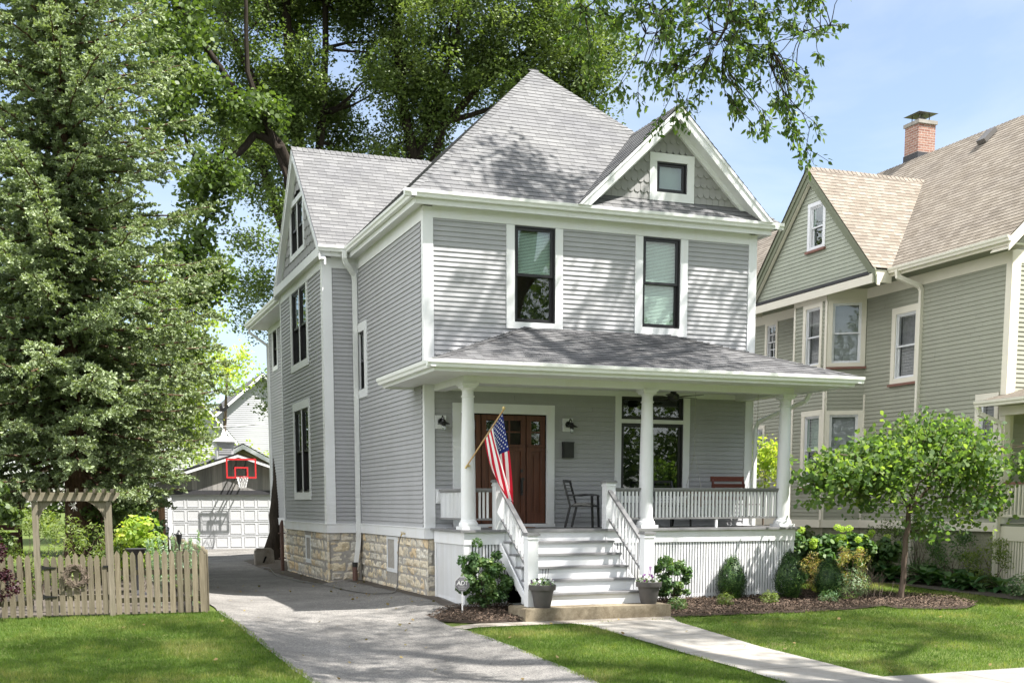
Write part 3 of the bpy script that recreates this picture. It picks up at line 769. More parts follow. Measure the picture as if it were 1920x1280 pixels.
pr = s.build('porch_roof', M['shingle_dark'], H)
s = MB(); gutter(s, (a - .1, y0 + .06, pz + .005), (b + .1, y0 + .06, pz + .005), (0, -1, 0)); gutter(s, (a + .05, y0 - .04, pz + .005), (a + .05, .78, pz + .005), (-1, 0, 0)); gutter(s, (b - .05, y0 - .04, pz + .005), (b - .05, 0, pz + .005), (1, 0, 0))
s.build('gutter', M['whitegutter'], pr)
downspout([(W + .66, -1.2, 4.12), (W + .62, -1.1, 3.92), (W + .12, -.1, 3.55), (W + .08, -.06, 3.4), (W + .08, -.06, .1)])

# rails
def rail(p, q, zt0, zt1, zb0, zb1, sp=.0805, bw=.036, label=None, post=None):
    """rail between plan points p,q; top rail z from zt0 to zt1, bottom rail zb0 to zb1"""
    p = Vector(p + (0,)); q = Vector(q + (0,)); up = Vector((0, 0, 1)); ln = (q - p).length
    t = MB(); t.beam(p + up * zt0, q + up * zt1, .085, .04); t.beam(p + up * (zt0 - .035), q + up * (zt1 - .035), .05, .03)
    R_ = t.build('railing', M['graydeck'], H, label=label)
    t = MB(); t.beam(p + up * zb0, q + up * zb1, .06, .035); t.build('bottom_rail', M['graydeck'], R_)
    if post:
        c = p.lerp(q, .5); t = MB(); t.box(c.x - .02, c.x + .02, c.y - .02, c.y + .02, 1.342, zb0 - .017); t.build('support_block', M['white'], R_)
    nb = max(1, int(round(ln / sp)))
    for k in range(1, nb):
        f = k / nb; c = p.lerp(q, f); b_ = MB()
        b_.box(c.x - bw / 2, c.x + bw / 2, c.y - bw / 2, c.y + bw / 2, zb0 + (zb1 - zb0) * f + .015, zt0 + (zt1 - zt0) * f - .045, random.random()); b_.build('baluster', M['white'], R_)
rail((4.06, PF), (6.92, PF), 2.095, 2.095, 1.53, 1.53, post=True)
rail((3.15, PF), (3.80, PF), 2.095, 2.095, 1.53, 1.53)
rail((.42, PF), (.73, PF), 2.075, 2.075, 1.53, 1.53)
rail((.28, -.03), (.28, -1.57), 2.075, 2.075, 1.53, 1.53)
rail((7.03, -.03), (7.03, -1.57), 2.095, 2.095, 1.53, 1.53)
def newel(x, y, z0, z1, w=.19):
    m = MB(); m.box(x - w / 2, x + w / 2, y - w / 2, y + w / 2, z0, z1); m.box(x - w / 2 - .012, x + w / 2 + .012, y - w / 2 - .012, y + w / 2 + .012, z1 - .06, z1 - .035)
    o = m.build('newel_post', M['white'], H); m = MB(); m.box(x - w / 2 - .025, x + w / 2 + .025, y - w / 2 - .025, y + w / 2 + .025, z1, z1 + .035)
    m.box(x - w / 2 - .01, x + w / 2 + .01, y - w / 2 - .01, y + w / 2 + .01, z1 + .035, z1 + .05); m.build('cap', M['graydeck'], o)
SX0, SX1 = .83, 3.06
for x in (SX0, SX1): newel(x, -1.83, 1.342, 2.2); newel(x, -3.42, .04, 1.27)
for x in (SX0 + .03, SX1 - .03): rail((x, -1.94), (x, -3.33), 2.05, 1.13, 1.52, .60, sp=.145)
st = MB(); tr = MB(); rh = (1.342 - .05) / 6; run = .30
for k in range(6):
    yt = -1.90 - k * run; zt = 1.30 - k * rh if k == 0 else 1.342 - k * rh
    if k > 0: tr.box(SX0 + .06, SX1 - .06, yt - .035, yt + run + .0, zt - .035, zt, random.random())
    st.box(SX0 + .09, SX1 - .09, yt - .0, yt + .02, (1.342 - (k + 1) * rh), (1.30 if k == 0 else zt - .035))
    for x in (SX0 + .06, SX1 - .1): st.box(x, x + .04, yt - (.0 if k else 0), yt + run, max(.0, 1.342 - (k + 1) * rh - .22), zt - .04)
for x in (SX0 - .03, SX1 - .0): st.prism([(x, -1.95, 1.1), (x, -3.36, .1), (x, -3.36, -.02), (x, -1.95, .82)], (.03, 0, 0))
so = st.build('stairs', M['white'], H); tr.build('tread', M['graydeck'], so)
# ================================================================== camera, light, sky
def setup():
    f, yaw, pitch, roll, px, py = 2213.80169, .359767048, -.122427464, -.0013741, 942.97867, 1214.55296
    F = Vector((math.sin(yaw) * math.cos(pitch), math.cos(yaw) * math.cos(pitch), math.sin(pitch)))
    R0 = Vector((math.cos(yaw), -math.sin(yaw), 0)); U0 = R0.cross(F)
    R = R0 * math.cos(roll) + U0 * math.sin(roll); U = -R0 * math.sin(roll) + U0 * math.cos(roll)
    cam = bpy.data.cameras.new('camera'); co = bpy.data.objects.new('camera', cam); COL.objects.link(co)
    m = Matrix((R, U, -F)).transposed().to_4x4(); m.translation = Vector((-6.79918, -22.31148, 1.82976)); co.matrix_world = m
    cam.sensor_width = 36; cam.lens = f / 1920 * 36; cam.shift_x = (960 - px) / 1920; cam.shift_y = (py - 640) / 1920
    cam.clip_start = .1; cam.clip_end = 2000
    SC.camera = co
    w = bpy.data.worlds.new('World'); SC.world = w; w.use_nodes = True; nt = w.node_tree; nt.nodes.clear()
    out = nt.nodes.new('ShaderNodeOutputWorld'); bg = nt.nodes.new('ShaderNodeBackground'); sky = nt.nodes.new('ShaderNodeTexSky')
    S = Vector((.47, -.40, 1)).normalized(); el = math.asin(S.z); az = math.atan2(S.x, S.y)
    sky.sky_type = 'NISHITA'; sky.sun_disc = False; sky.sun_elevation = el; sky.sun_rotation = az; sky.altitude = 200; sky.air_density = 1.0; sky.dust_density = .8; sky.ozone_density = 1.5
    tc = N(nt, 'ShaderNodeTexCoord'); mp = N(nt, 'ShaderNodeMapping'); mp.inputs['Scale'].default_value = (1.2, 2.2, 5); mp.inputs['Rotation'].default_value = (.2, .1, .6); L(nt, tc.outputs['Generated'], mp.inputs[0])
    nz = N(nt, 'ShaderNodeTexNoise'); nz.inputs['Scale'].default_value = 1.6; nz.inputs['Detail'].default_value = 7; nz.inputs['Roughness'].default_value = .55; nz.inputs['Distortion'].default_value = .5; L(nt, mp.outputs[0], nz.inputs['Vector'])
    fac = ramp(nt, nz.outputs[0], [(.40, (.15, .15, .15)), (.75, (.55, .55, .55))])
    c = mix(nt, sky.outputs[0], (5.6, 5.75, 5.9), fac)
    # unseen cloud banks added as fill light, behind the camera and low to the west
    def fill_bank(direction, a, b, sc, seed, col, c):
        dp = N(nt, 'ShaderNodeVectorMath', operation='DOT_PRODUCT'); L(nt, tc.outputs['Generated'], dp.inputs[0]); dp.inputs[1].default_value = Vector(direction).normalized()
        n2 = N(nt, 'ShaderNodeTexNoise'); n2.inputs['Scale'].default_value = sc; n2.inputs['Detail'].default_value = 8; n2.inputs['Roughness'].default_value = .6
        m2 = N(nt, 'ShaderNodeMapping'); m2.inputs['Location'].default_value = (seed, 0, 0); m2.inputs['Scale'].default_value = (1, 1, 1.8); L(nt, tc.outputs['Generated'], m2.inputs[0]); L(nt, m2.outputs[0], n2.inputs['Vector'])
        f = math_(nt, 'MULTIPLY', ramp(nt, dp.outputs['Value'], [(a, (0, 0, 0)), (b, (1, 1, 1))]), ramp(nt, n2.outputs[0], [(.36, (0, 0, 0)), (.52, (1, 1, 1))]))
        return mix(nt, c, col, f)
    c = fill_bank((-.45, -.85, .35), .05, .45, 2.2, 3, (7.5, 7.6, 7.8), c)
    c = fill_bank((-.95, .1, .3), .45, .75, 2.6, 9, (15, 15.2, 15.5), c)
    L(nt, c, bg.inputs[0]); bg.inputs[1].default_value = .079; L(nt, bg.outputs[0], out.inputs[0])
    sd = bpy.data.lights.new('sun', 'SUN'); so = bpy.data.objects.new('sun', sd); COL.objects.link(so)
    sd.energy = 5.0; sd.angle = math.radians(.75); sd.color = (1, .955, .89); so.rotation_euler = (-S).to_track_quat('-Z', 'Y').to_euler(); so.location = S * 60
    SC.view_settings.view_transform = 'Standard'; SC.view_settings.look = 'None'; SC.view_settings.gamma = 1; SC.view_settings.exposure = 1.52
    SC.cycles.max_bounces = 8; SC.cycles.transparent_max_bounces = 12; SC.cycles.diffuse_bounces = 3; SC.cycles.glossy_bounces = 3; SC.cycles.transmission_bounces = 4
    SC.cycles.caustics_reflective = False; SC.cycles.caustics_refractive = False; SC.cycles.use_denoising = True
setup()

def sst(a, b, x):
    t = np.clip((x - a) / (b - a), 0, 1); return t * t * (3 - 2 * t)
def gzn(x, y):
    x = np.asarray(x, dtype=float); y = np.asarray(y, dtype=float)
    return -.052 * np.clip(-.5 - y, 0, 9) - .09 * sst(-4.2, -3.2, x) * (1 - sst(-1.3, -.3, x)) * (1 - sst(18, 24, y))
def gz(x, y): return float(gzn(x, y))

# ------------------------------------------------------------------ ground materials
def groundmat():
    m, nt, out = newmat('turf_soil'); a = tex(nt, 1.2, 6, .7, coord='Object'); b = tex(nt, 45, 4, .7)
    c = ramp(nt, a, [(.3, (.07, .105, .024)), (.55, (.10, .135, .038)), (.75, (.20, .19, .085))])
    c = mix(nt, c, ramp(nt, b, [(.3, (.45, .45, .45)), (.7, (1.3, 1.3, 1.2))]), 1, 'MULTIPLY')
    bsdf(nt, out, c, .95, .1, bump(nt, b, .8, .02)); return m
def asphaltmat():
    m, nt, out = newmat('old_gravelly_asphalt'); a = tex(nt, .8, 7, .7); v = tex(nt, 75, kind='Color'); g = tex(nt, 150, 3, .7)
    c = ramp(nt, a, [(.3, (.135, .131, .126)), (.5, (.185, .180, .172)), (.72, (.235, .228, .218))])
    sp = N(nt, 'ShaderNodeSeparateColor'); L(nt, v, sp.inputs[0])
    c = mix(nt, c, ramp(nt, sp.outputs[0], [(.1, (.55, .55, .55)), (.5, (1, 1, 1)), (.9, (1.55, 1.5, 1.45))]), .75, 'MULTIPLY')
    c = mix(nt, c, ramp(nt, tex(nt, .33, 3, .5), [(.40, (.88, .88, .88)), (.5, (1.04, 1.04, 1.04)), (.62, (.94, .94, .94))]), 1, 'MULTIPLY')
    st = tex(nt, 1.7, 5, .8, stretch=(1, .35, 1)); c = mix(nt, c, (.08, .075, .07), ramp(nt, st, [(.56, (0, 0, 0)), (.78, (.6, .6, .6))]))
    # hairline cracks
    tc = N(nt, 'ShaderNodeTexCoord'); vv = N(nt, 'ShaderNodeTexVoronoi', feature='DISTANCE_TO_EDGE'); vv.inputs['Scale'].default_value = .42
    wz = N(nt, 'ShaderNodeTexNoise'); wz.inputs['Scale'].default_value = 1.5; wz.inputs['Detail'].default_value = 5; L(nt, tc.outputs['Object'], wz.inputs['Vector'])
    L(nt, mix(nt, tc.outputs['Object'], wz.outputs['Color'], .45), vv.inputs['Vector'])
    c = mix(nt, c, (.09, .088, .082), ramp(nt, vv.outputs['Distance'], [(.0, (.6, .6, .6)), (.0045, (0, 0, 0))]))
    bsdf(nt, out, c, .93, .15, bump(nt, math_(nt, 'ADD', sp.outputs[0], g), .6, .008)); return m
def concretemat(name, c1, c2, stain=None, joint=None):
    m, nt, out = newmat(name); a = tex(nt, 2.2, 7, .7); g = tex(nt, 90, 4, .7)
    c = ramp(nt, a, [(.3, c1), (.7, c2)]); c = mix(nt, c, ramp(nt, g, [(.3, (.82, .82, .82)), (.7, (1.1, 1.1, 1.1))]), .8, 'MULTIPLY')
    if stain: c = mix(nt, c, stain, ramp(nt, tex(nt, 1.8, 6, .8), [(.42, (0, 0, 0)), (.66, (.85, .85, .85))]))
    if joint:
        sp = N(nt, 'ShaderNodeSeparateXYZ'); tc = N(nt, 'ShaderNodeTexCoord'); L(nt, tc.outputs['Object'], sp.inputs[0])
        fr_ = math_(nt, 'FRACT', math_(nt, 'DIVIDE', sp.outputs[joint[0]], joint[1])); c = mix(nt, c, (.09, .085, .075), math_(nt, 'LESS_THAN', fr_, .012 / joint[1] * 1.5))
    bsdf(nt, out, c, .9, .2, bump(nt, g, .25, .004)); return m
def mulchmat():
    m, nt, out = newmat('bark_mulch'); a = tex(nt, 35, 6, .8); b = tex(nt, 2, 4)
    r = attr(nt); c = ramp(nt, a, [(.3, (.055, .042, .035)), (.5, (.12, .092, .074)), (.7, (.20, .155, .125))])
    c = mix(nt, c, ramp(nt, r, [(0, (.5, .5, .5)), (1, (1.7, 1.6, 1.5))]), 1, 'MULTIPLY')
    bsdf(nt, out, c, .95, .1, bump(nt, a, 1, .03)); return m
M['turf'] = groundmat(); M['asphalt'] = asphaltmat(); M['mulch'] = mulchmat()
M['concrete'] = concretemat('pale_sidewalk_concrete', (.27, .258, .235), (.345, .33, .305), stain=(.24, .22, .19), joint=(1, 1.45))
M['walkslab'] = concretemat('sidewalk_concrete', (.20, .192, .18), (.265, .256, .24), joint=(0, 1.5))
M['stepconcrete'] = concretemat('stained_step_concrete', (.20, .165, .115), (.30, .26, .19), stain=(.085, .065, .04))
M['walkconcrete'] = concretemat('worn_walk_concrete', (.20, .18, .155), (.30, .28, .25), stain=(.12, .10, .075))
M['dirt'] = concretemat('dark_dirt', (.06, .05, .042), (.12, .105, .09))

def grid_sheet(name, xs, ys, dz, mat, bumpn=0, kind='structure'):
    X, Y = np.meshgrid(xs, ys); Zz = gzn(X, Y) + dz
    V = np.stack([X, Y, Zz], -1).reshape(-1, 3); nx = len(xs); ny = len(ys)
    i = np.arange(nx - 1)[None, :] + nx * np.arange(ny - 1)[:, None]; F = np.stack([i, i + 1, i + nx + 1, i + nx], -1).reshape(-1, 4)
    o = mesh_np(name, V, F, mat, smooth=True); tag(o, kind=kind); return o
xs = np.unique(np.concatenate([np.array([-400, -200, -100, -60, -40, -30, -20, -15]), np.arange(-12, 16, .35), np.array([16, 18, 20, 25, 30, 40, 60, 100, 200, 400])]))
ys = np.unique(np.concatenate([np.array([-300, -150, -80, -50, -30, -20]), np.arange(-14, 30, .35), np.array([30, 35, 40, 50, 60, 80, 120, 200, 400])]))
tag(grid_sheet('ground', xs, ys, -.012, M['turf']), 'green turf lawn', kind='structure')

STRIPS = {}
def strip(name, rows, dz, mat, step=.2, nx=14, amp=0, kind='structure', edge=.02):
    STRIPS.setdefault(name, []).append(sorted(rows))
    ys = []
    rows = sorted(rows)
    y = rows[0][0]
    V = []; ny = int((rows[-1][0] - rows[0][0]) / step) + 1
    Y = np.linspace(rows[0][0], rows[-1][0], ny + 1); XL = np.interp(Y, [r[0] for r in rows], [r[1] for r in rows]); XR = np.interp(Y, [r[0] for r in rows], [r[2] for r in rows])
    if edge:
        XL = XL + np.array([mnoise.noise(Vector((q * 1.6, 3.3, 1))) * edge * 2 for q in Y]); XR = XR + np.array([mnoise.noise(Vector((q * 1.6, 9.3, 4))) * edge * 2 for q in Y])
    t = np.linspace(0, 1, nx + 1); X = XL[:, None] + (XR - XL)[:, None] * t[None, :]; YY = np.repeat(Y[:, None], nx + 1, 1)
    Z = gzn(X, YY) + dz
    if amp:
        Z = Z + amp * .6 * np.array([[mnoise.noise(Vector((a * 3, b * 3, .5))) for a, b in zip(r1, r2)] for r1, r2 in zip(X, YY)]) + amp * .8 * np.minimum(1, np.minimum(t, 1 - t)[None, :] * 5) * np.minimum(1, np.minimum(Y - Y[0], Y[-1] - Y)[:, None] * 4)
    V = np.stack([X, YY, Z], -1).reshape(-1, 3)
    i = np.arange(nx)[None, :] + (nx + 1) * np.arange(ny)[:, None]; F = np.stack([i, i + 1, i + nx + 2, i + nx + 1], -1).reshape(-1, 4)
    o = mesh_np(name, V, F, mat, smooth=True); tag(o, kind=kind); return o
strip('driveway', [(-11.5, -3.6, -.43), (-9.6, -3.75, -.43), (-6.7, -3.98, -.46), (-4.5, -4.05, -.6), (-3.6, -4.1, -.78), (-2.6, -4.15, -.7), (-1.9, -4.2, .25), (0, -4.25, .25), (5.3, -4.3, .1), (10.8, -4.3, -.5), (17.5, -4.2, .2), (18.5, -4.0, 1.6), (26.4, -3.3, 2.4)], .006, M['asphalt'], nx=24)
strip('sidewalk', [(-11.2, -20, 30), (-9.6, -20, 30)], .011, M['walkslab'], nx=100, edge=0)
strip('front_walk', [(-9.62, 1.9, 3.35), (-7.1, 1.68, 3.1), (-4.5, 1.45, 3.12), (-4.2, 1.25, 3.22)], .012, M['concrete'], edge=.01)
strip('front_path', [(-4.2, -.62, 3.25), (-3.84, -.75, 3.3)], .010, M['walkconcrete'], step=.06, nx=30)
strip('dirt_strip', [(-1.9, -.12, .1), (0, -.22, .05), (5.2, -.45, .02)], .012, M['dirt'], nx=5, edge=.06)
strip('dirt_strip', [(5.3, -1.05, -.75), (10.8, -1.25, -.78), (13, -1.2, -.05), (17.5, -1.0, -.02)], .012, M['dirt'], nx=5, edge=.06)
strip('mulch_bed', [(-3.78, -.3, .6), (-3.3, -.72, .75), (-2.7, -.8, .9), (-2.1, -.3, .95), (-1.8, .1, 1.0)], .006, M['mulch'], amp=.035, edge=.05, step=.08, nx=24)
strip('mulch_bed', [(-3.95, 3.6, 6.2), (-3.7, 3.15, 7.8), (-3.3, 3.0, 8.8), (-2.4, 2.9, 9.6), (-1.7, 3.0, 9.2), (-1.0, 7.3, 8.6)], .006, M['mulch'], amp=.035, edge=.06, step=.1, nx=60)
strip('mulch_ring', [(-4.3, 8.9, 9.5), (-3.9, 8.2, 10.1), (-3.0, 7.9, 10.3), (-2.2, 8.4, 9.7)], .012, M['mulch'], amp=.035, edge=.06, step=.1, nx=20)
strip('garden_soil', [(-1.3, -14, -4.4), (12, -14, -4.4)], .0, M['dirt'], step=1, nx=10)
strip('garden_soil', [(-4.2, 11.7, 13.0), (-1.6, 11.0, 13.0), (.6, 10.6, 13.0), (1.2, 8.2, 13.0), (16, 7.4, 13.0)], .01, M['dirt'], step=.5, nx=10)
# concrete landing
m = MB()
P = [(.55, -3.86), (3.32, -3.86), (3.32, -3.05), (.55, -3.05)]
m.box(.55, 3.32, -3.86, -3.05, -.24, .038, .5); m.box(.565, 3.305, -3.845, -3.05, .038, .05, .5)
tag(m.build('concrete_step', M['stepconcrete'], None, loc=None), 'stained concrete landing slab at the foot of the porch stairs', 'step')
# ================================================================== the sage neighbour
NH = empty('green_house', (13, 0, 0), 'sage green clapboard house with cream trim, tan shingled roof and a side gable', 'house')
BN = Basis((13, 0, 0), (0, 1, 0), (-1, 0, 0)); BNF = Basis((13, -1.32, 0), (1, 0, 0), (0, -1, 0)); BNS = Basis((12.15, 0, 0), (0, 1, 0), (-1, 0, 0))
cl = math.hypot(.85, .52)
BC1 = Basis((12.15, 4.15, 0), (.85, -.52, 0), (-.52, -.85, 0)); BC2 = Basis((13, 6.12, 0), (-.85, -.52, 0), (-.52, .85, 0))
nz0, nz1 = 1.37, 7.02
wa = (1.72, 2.46, 4.88, 6.45); wb = (-1.02, -.56, 2.3, 4.12); wc = (7.75, 8.2, 6.0, 6.95)
s = MB()
siding(s, BN, rect(-1.2, 3.63, nz0, nz1), [wa, wb], ex=.1); siding(s, BN, rect(6.12, 16, nz0, nz1), [wc, (8.3, 9.0, 2.6, 4.0)], ex=.1)
siding(s, BNS, rect(4.2, 5.6, nz0, nz1), [(4.42, 5.05, 5.42, 6.9), (4.32, 4.98, 2.32, 4.1)], ex=.1)
siding(s, BC1, rect(.06, cl, nz0, nz1), [(.14, .86, 5.42, 6.93), (.14, .86, 2.32, 4.1)], ex=.1); siding(s, BC2, rect(0, cl - .05, nz0, nz1), [], ex=.1)
siding(s, BNF, rect(.2, 9, nz0, nz1), [(3, 4.5, 2.2, 4), (2, 3, 5, 6.7), (5, 6, 5, 6.7)], ex=.1)
s.build('siding', M['sage'], NH)
s = MB(); siding(s, BNS, [(2.3, 7.42), (7.55, 7.42), (4.93, 10.3)], [(4.42, 4.98, 8.45, 9.5)], ex=.1); s.build('gable_siding', M['sagegable'], NH)
window(BN, *wa, NH, cas=(.13, .14, .16, .12), cm='cream', fm='white', gm='glassclear', sill='brownsill', blind=.02, bmat='curtain', fw=.04, label='upper side window with closed curtain')
window(BN, *wb, NH, cas=(.12, .14, .14, .1), cm='cream', fm='white', gm='glassclear', sill='brownsill', blind=.02, bmat='curtain', fw=.03)
window(BN, *wc, NH, cas=(.1, .1, .1, .1), cm='cream', fm='white', gm='glassclear', muntin=(2, 2), fw=.03)
window(BN, 8.3, 9.0, 2.6, 4.0, NH, cas=(.1, .1, .1, .1), cm='cream', fm='white', gm='glassclear', fw=.03)
window(BNS, 4.42, 5.05, 5.42, 6.9, NH, cas=(.1, .12, .12, .1), cm='cream', fm='white', gm='glassclear', sill='brownsill', blind=.02, bmat='curtain', fw=.035)
window(BNS, 4.32, 4.98, 2.32, 4.1, NH, cas=(.12, .14, .14, .1), cm='cream', fm='white', gm='glass', sill='brownsill', blind=.5, bmat='curtain', fw=.035)
for z0_, z1_ in ((5.42, 6.93), (2.32, 4.1)):
    window(BC1, .14, .86, z0_, z1_, NH, cas=(.1, .12, .1, .1), cm='cream', fm='white', gm='glassclear', sill='brownsill', blind=.02, fw=.035)
window(BNS, 4.42, 4.98, 8.45, 9.5, NH, cas=(.11, .11, .1, .06), cm='white', fm='white', gm='glass', sill='brownsill', fw=.035, label='narrow attic window in the side gable')
window(BNF, 3, 4.5, 2.2, 4, NH, cm='cream', fm='white'); window(BNF, 2, 3, 5, 6.7, NH, cm='cream', fm='white'); window(BNF, 5, 6, 5, 6.7, NH, cm='cream', fm='white')
def one(name, mat, par, f): q = MB(); f(q); return q.build(name, M[mat], par)
for B, a, b, z in ((BN, -1.345, -1.18, nz1), (BNF, -.025, .22, nz1), (BNS, 4.11, 4.2, nz1), (BNS, 5.52, 5.6, nz1), (BC1, 0, .06, nz1), (BN, 3.57, 3.63, 4.6), (BN, 15.9, 16, nz1)):
    one('corner_board', 'cream', NH, lambda q: B.box(q, a, b, -.02, .03, nz0, z))
s = MB()
for B, a, b in ((BN, -1.347, 3.63), (BN, 6.12, 15.9), (BNF, 0.0, 9), (BNS, 4.15, 5.6), (BC1, 0, cl), (BC2, 0, cl)):
    B.box(s, a, b, -.02, .028, nz1, 7.3)
s.build('frieze', M['cream'], NH)
s = MB()
for B, a, b in ((BN, -1.35, 3.63), (BN, 6.12, 16), (BNF, 0, 9), (BNS, 4.15, 5.6), (BC1, 0, cl), (BC2, 0, cl)): B.box(s, a, b, -.02, .05, 1.17, 1.37)
for x in (1.62, -1.3): BN.box(s, x, x + .12, 0, .04, 0, 1.17)
s.build('water_table', M['cream'], NH)
s = MB(); BN.box(s, 6.12, 16, -.2, -.02, -.3, 1.17); s.build('foundation', M['sagebrick'], NH); s = MB()
for B, a, b in ((BN, -1.319, 3.7), (BNF, 0, 9), (BNS, 4.1, 5.65), (BC1, .03, cl + .1), (BC2, 0, cl)): B.box(s, a, b, -.2, -.02, -.3, 1.17)
s.build('foundation', M['sagebrick'], NH)
one('dark_liner', 'dark', NH, lambda q: q.box(13.7, 20, -.5, 15, 1, 7.3))  # unseen dark liner box inside the hollow shell
s = MB(); ridge_x, rz = 17.0, 11.70
roof(s, [(12.45, -1.8, 7.45), (12.45, 16.4, 7.45), (ridge_x, 12.2, rz), (ridge_x, -1.8, rz)], (0, 1, 0))
roof(s, [(21.55, -1.8, 7.45), (21.55, 16.4, 7.45), (ridge_x, 12.2, rz), (ridge_x, -1.8, rz)], (0, 1, 0)); roof(s, [(12.45, 16.4, 7.45), (21.55, 16.4, 7.45), (ridge_x, 12.2, rz)], (1, 0, 0))
roof(s, [(11.93, 2.05, 7.45), (12.45, 2.05, 7.45), (15.7, 4.93, 10.5), (11.93, 4.93, 10.5)], (1, 0, 0)); roof(s, [(11.93, 7.81, 7.45), (12.45, 7.81, 7.45), (15.7, 4.93, 10.5), (11.93, 4.93, 10.5)], (1, 0, 0))
ridgecap(s, (ridge_x, -1.8, rz), (ridge_x, 12.2, rz), na=(-.73, 0, -.69), nb=(.73, 0, -.69)); ridgecap(s, (11.92, 4.93, 10.5), (15.7, 4.93, 10.5), na=(0, -.71, -.7), nb=(0, .71, -.7))
nr = s.build('roof', M['tan'], NH)
s = MB(); s.prism([(13, -1.3, 7.3), (21, -1.3, 7.3), (17, -1.3, 11.5)], (0, .1, 0)); s.build('front_gable_wall', M['sage'], NH)
one('skirt_roof', 'shingle_dark', NH, lambda q: q.prism([(11.93, 2.2, 7.30), (11.93, 7.66, 7.30), (12.15, 7.66, 7.43), (12.15, 2.2, 7.43)], (0, 0, .035)))
s = MB(); s.box(12.5, 13, -1.8, 16.3, 7.28, 7.32); s.box(11.97, 13, 2.1, 7.76, 7.275, 7.3); s.build('soffit', M['sage_dark'], NH)
s = MB(); s.box(11.93, 11.97, 2.08, 7.78, 7.10, 7.32); s.box(11.97, 12.5, 2.08, 2.12, 7.12, 7.42); s.box(11.97, 12.5, 7.74, 7.78, 7.12, 7.42); s.box(12.46, 12.5, -1.8, 2.1, 7.27, 7.42); s.box(12.46, 12.5, 7.78, 16.3, 7.27, 7.42); s.build('fascia', M['cream'], NH)
s = MB(); gutter(s, (12.46, -1.85, 7.46), (12.46, 2.05, 7.46), (-1, 0, 0)); s.build('gutter', M['creamgutter'], NH); s = MB(); gutter(s, (12.46, 7.8, 7.46), (12.46, 16.4, 7.46), (-1, 0, 0)); s.build('gutter', M['creamgutter'], NH)
for fy, sg in ((2.0, 1), (7.86, -1)):
    P = Vector((11.95, fy, 7.40)); Q = Vector((11.95, 4.93, 10.47))
    def fn(q):
        q.prism([P, Q, Q + Vector((0, 0, -.16)), P + Vector((0, 0, -.16))], (.03, 0, 0)); q.prism([P + Vector((.03, 0, -.12)), Q + Vector((.03, 0, -.12)), Q + Vector((.03, 0, -.34)), P + Vector((.03, 0, -.34))], (.03, 0, 0))
    rb = one('rake_board', 'sage_dark', NH, fn)
    one('rake_soffit', 'cream', rb, lambda q: q.prism([P + Vector((.06, 0, -.22)), Q + Vector((.06, 0, -.22)), Q + Vector((.15, 0, -.22)), P + Vector((.15, 0, -.22))], (0, 0, -.14)))
for sg_ in (-1, 1):
    P = Vector((17 + sg_ * 4.58, -1.82, 7.40)); Q = Vector((17, -1.82, 11.66)); one('rake_board', 'cream', NH, lambda q: (q.prism([P, Q, Q + Vector((0, 0, -.26)), P + Vector((0, 0, -.26))], (0, .03, 0)), q.prism([P + Vector((0, .03, -.2)), Q + Vector((0, .03, -.2)), Q + Vector((0, .55, -.2)), P + Vector((0, .55, -.2))], (0, 0, -.02))))
ch = one('chimney', 'brick', NH, lambda q: q.box(17.15, 17.75, 7.0, 7.6, 10.6, 12.75))
one('chimney_cap', 'concrete', ch, lambda q: q.box(17.11, 17.79, 6.96, 7.64, 12.75, 12.85))
def hood(q):
    q.lathe((17.45, 7.3, 12.85), [(.12, 0), (.12, .14)], 12)
    for a, b in ((-.17, -.17), (.17, -.17), (.17, .17), (-.17, .17)): q.beam((17.45 + a, 7.3 + b, 12.85), (17.45 + a, 7.3 + b, 13.08), .02, .02)
    q.faces([(17.1, 6.95, 13.06), (17.8, 6.95, 13.06), (17.8, 7.65, 13.06), (17.1, 7.65, 13.06), (17.45, 7.3, 13.2)], [(0, 1, 4), (1, 2, 4), (2, 3, 4), (3, 0, 4), (3, 2, 1, 0)])
one('chimney_hood', 'pvc', ch, hood)
one('flashing', 'darkband', ch, lambda q: (q.box(17.13, 17.77, 6.98, 7.62, 11.2, 11.95)))
def vent(q): q.beam((16.35, 3.55, 11.2), (16.7, 3.55, 11.53), .3, .12, up=(-.69, 0, .73))
one('roof_vent', 'pvc', NH, vent)
nd = downspout([(12.4, 1.75, 7.36), (12.42, 1.74, 7.2), (12.9, 1.54, 6.98), (12.95, 1.52, 6.88), (12.95, 1.52, .3)], .11, .08, 'creamgutter', NH)
# meters and vent on the side wall
one('dryer_vent', 'white', NH, lambda q: (BN.box(q, 7.05, 7.3, 0, .06, 3.75, 4.05), BN.box(q, 7.08, 7.27, .06, .16, 3.9, 4.0)))
# neighbour porch
m = MB(); m.box(12.95, 20, -5.2, -1.34, 1.25, 1.35); m.box(12.9, 12.95, -5.2, -1.3, 1.1, 1.35); m.build('porch_floor', M['sage_dark'], NH)
m = MB(); m.box(12.885, 12.899, -5.2, -1.3, .98, 1.30); m.build('porch_skirt_board', M['cream'], NH)
m = MB(); y = -5.15
while y < -1.4: m.box(12.91, 12.93, y, y + .05, -.2, .98, random.random()); y += .08
m.box(12.935, 12.945, -5.15, -1.4, .1, .16); m.build('lattice_skirt', M['cream'], NH)
m = MB(); m.box(12.88, 12.97, -5.2, -1.45, 2.22, 2.27); nrail = m.build('railing', M['brownsill'], NH)
m = MB(); m.box(12.9, 12.95, -5.2, -1.45, 1.5, 1.55); m.build('bottom_rail', M['cream'], nrail)
for k in range(34):
    y = -5.1 + k * .108; m = MB(); m.box(12.905, 12.945, y, y + .045, 1.55, 2.22, random.random()); m.build('baluster', M['cream'], nrail)
for y in (-1.42, -5.1): one('porch_post', 'cream', NH, lambda q: q.box(12.84, 13.0, y - .08, y + .08, 1.35, 3.72))
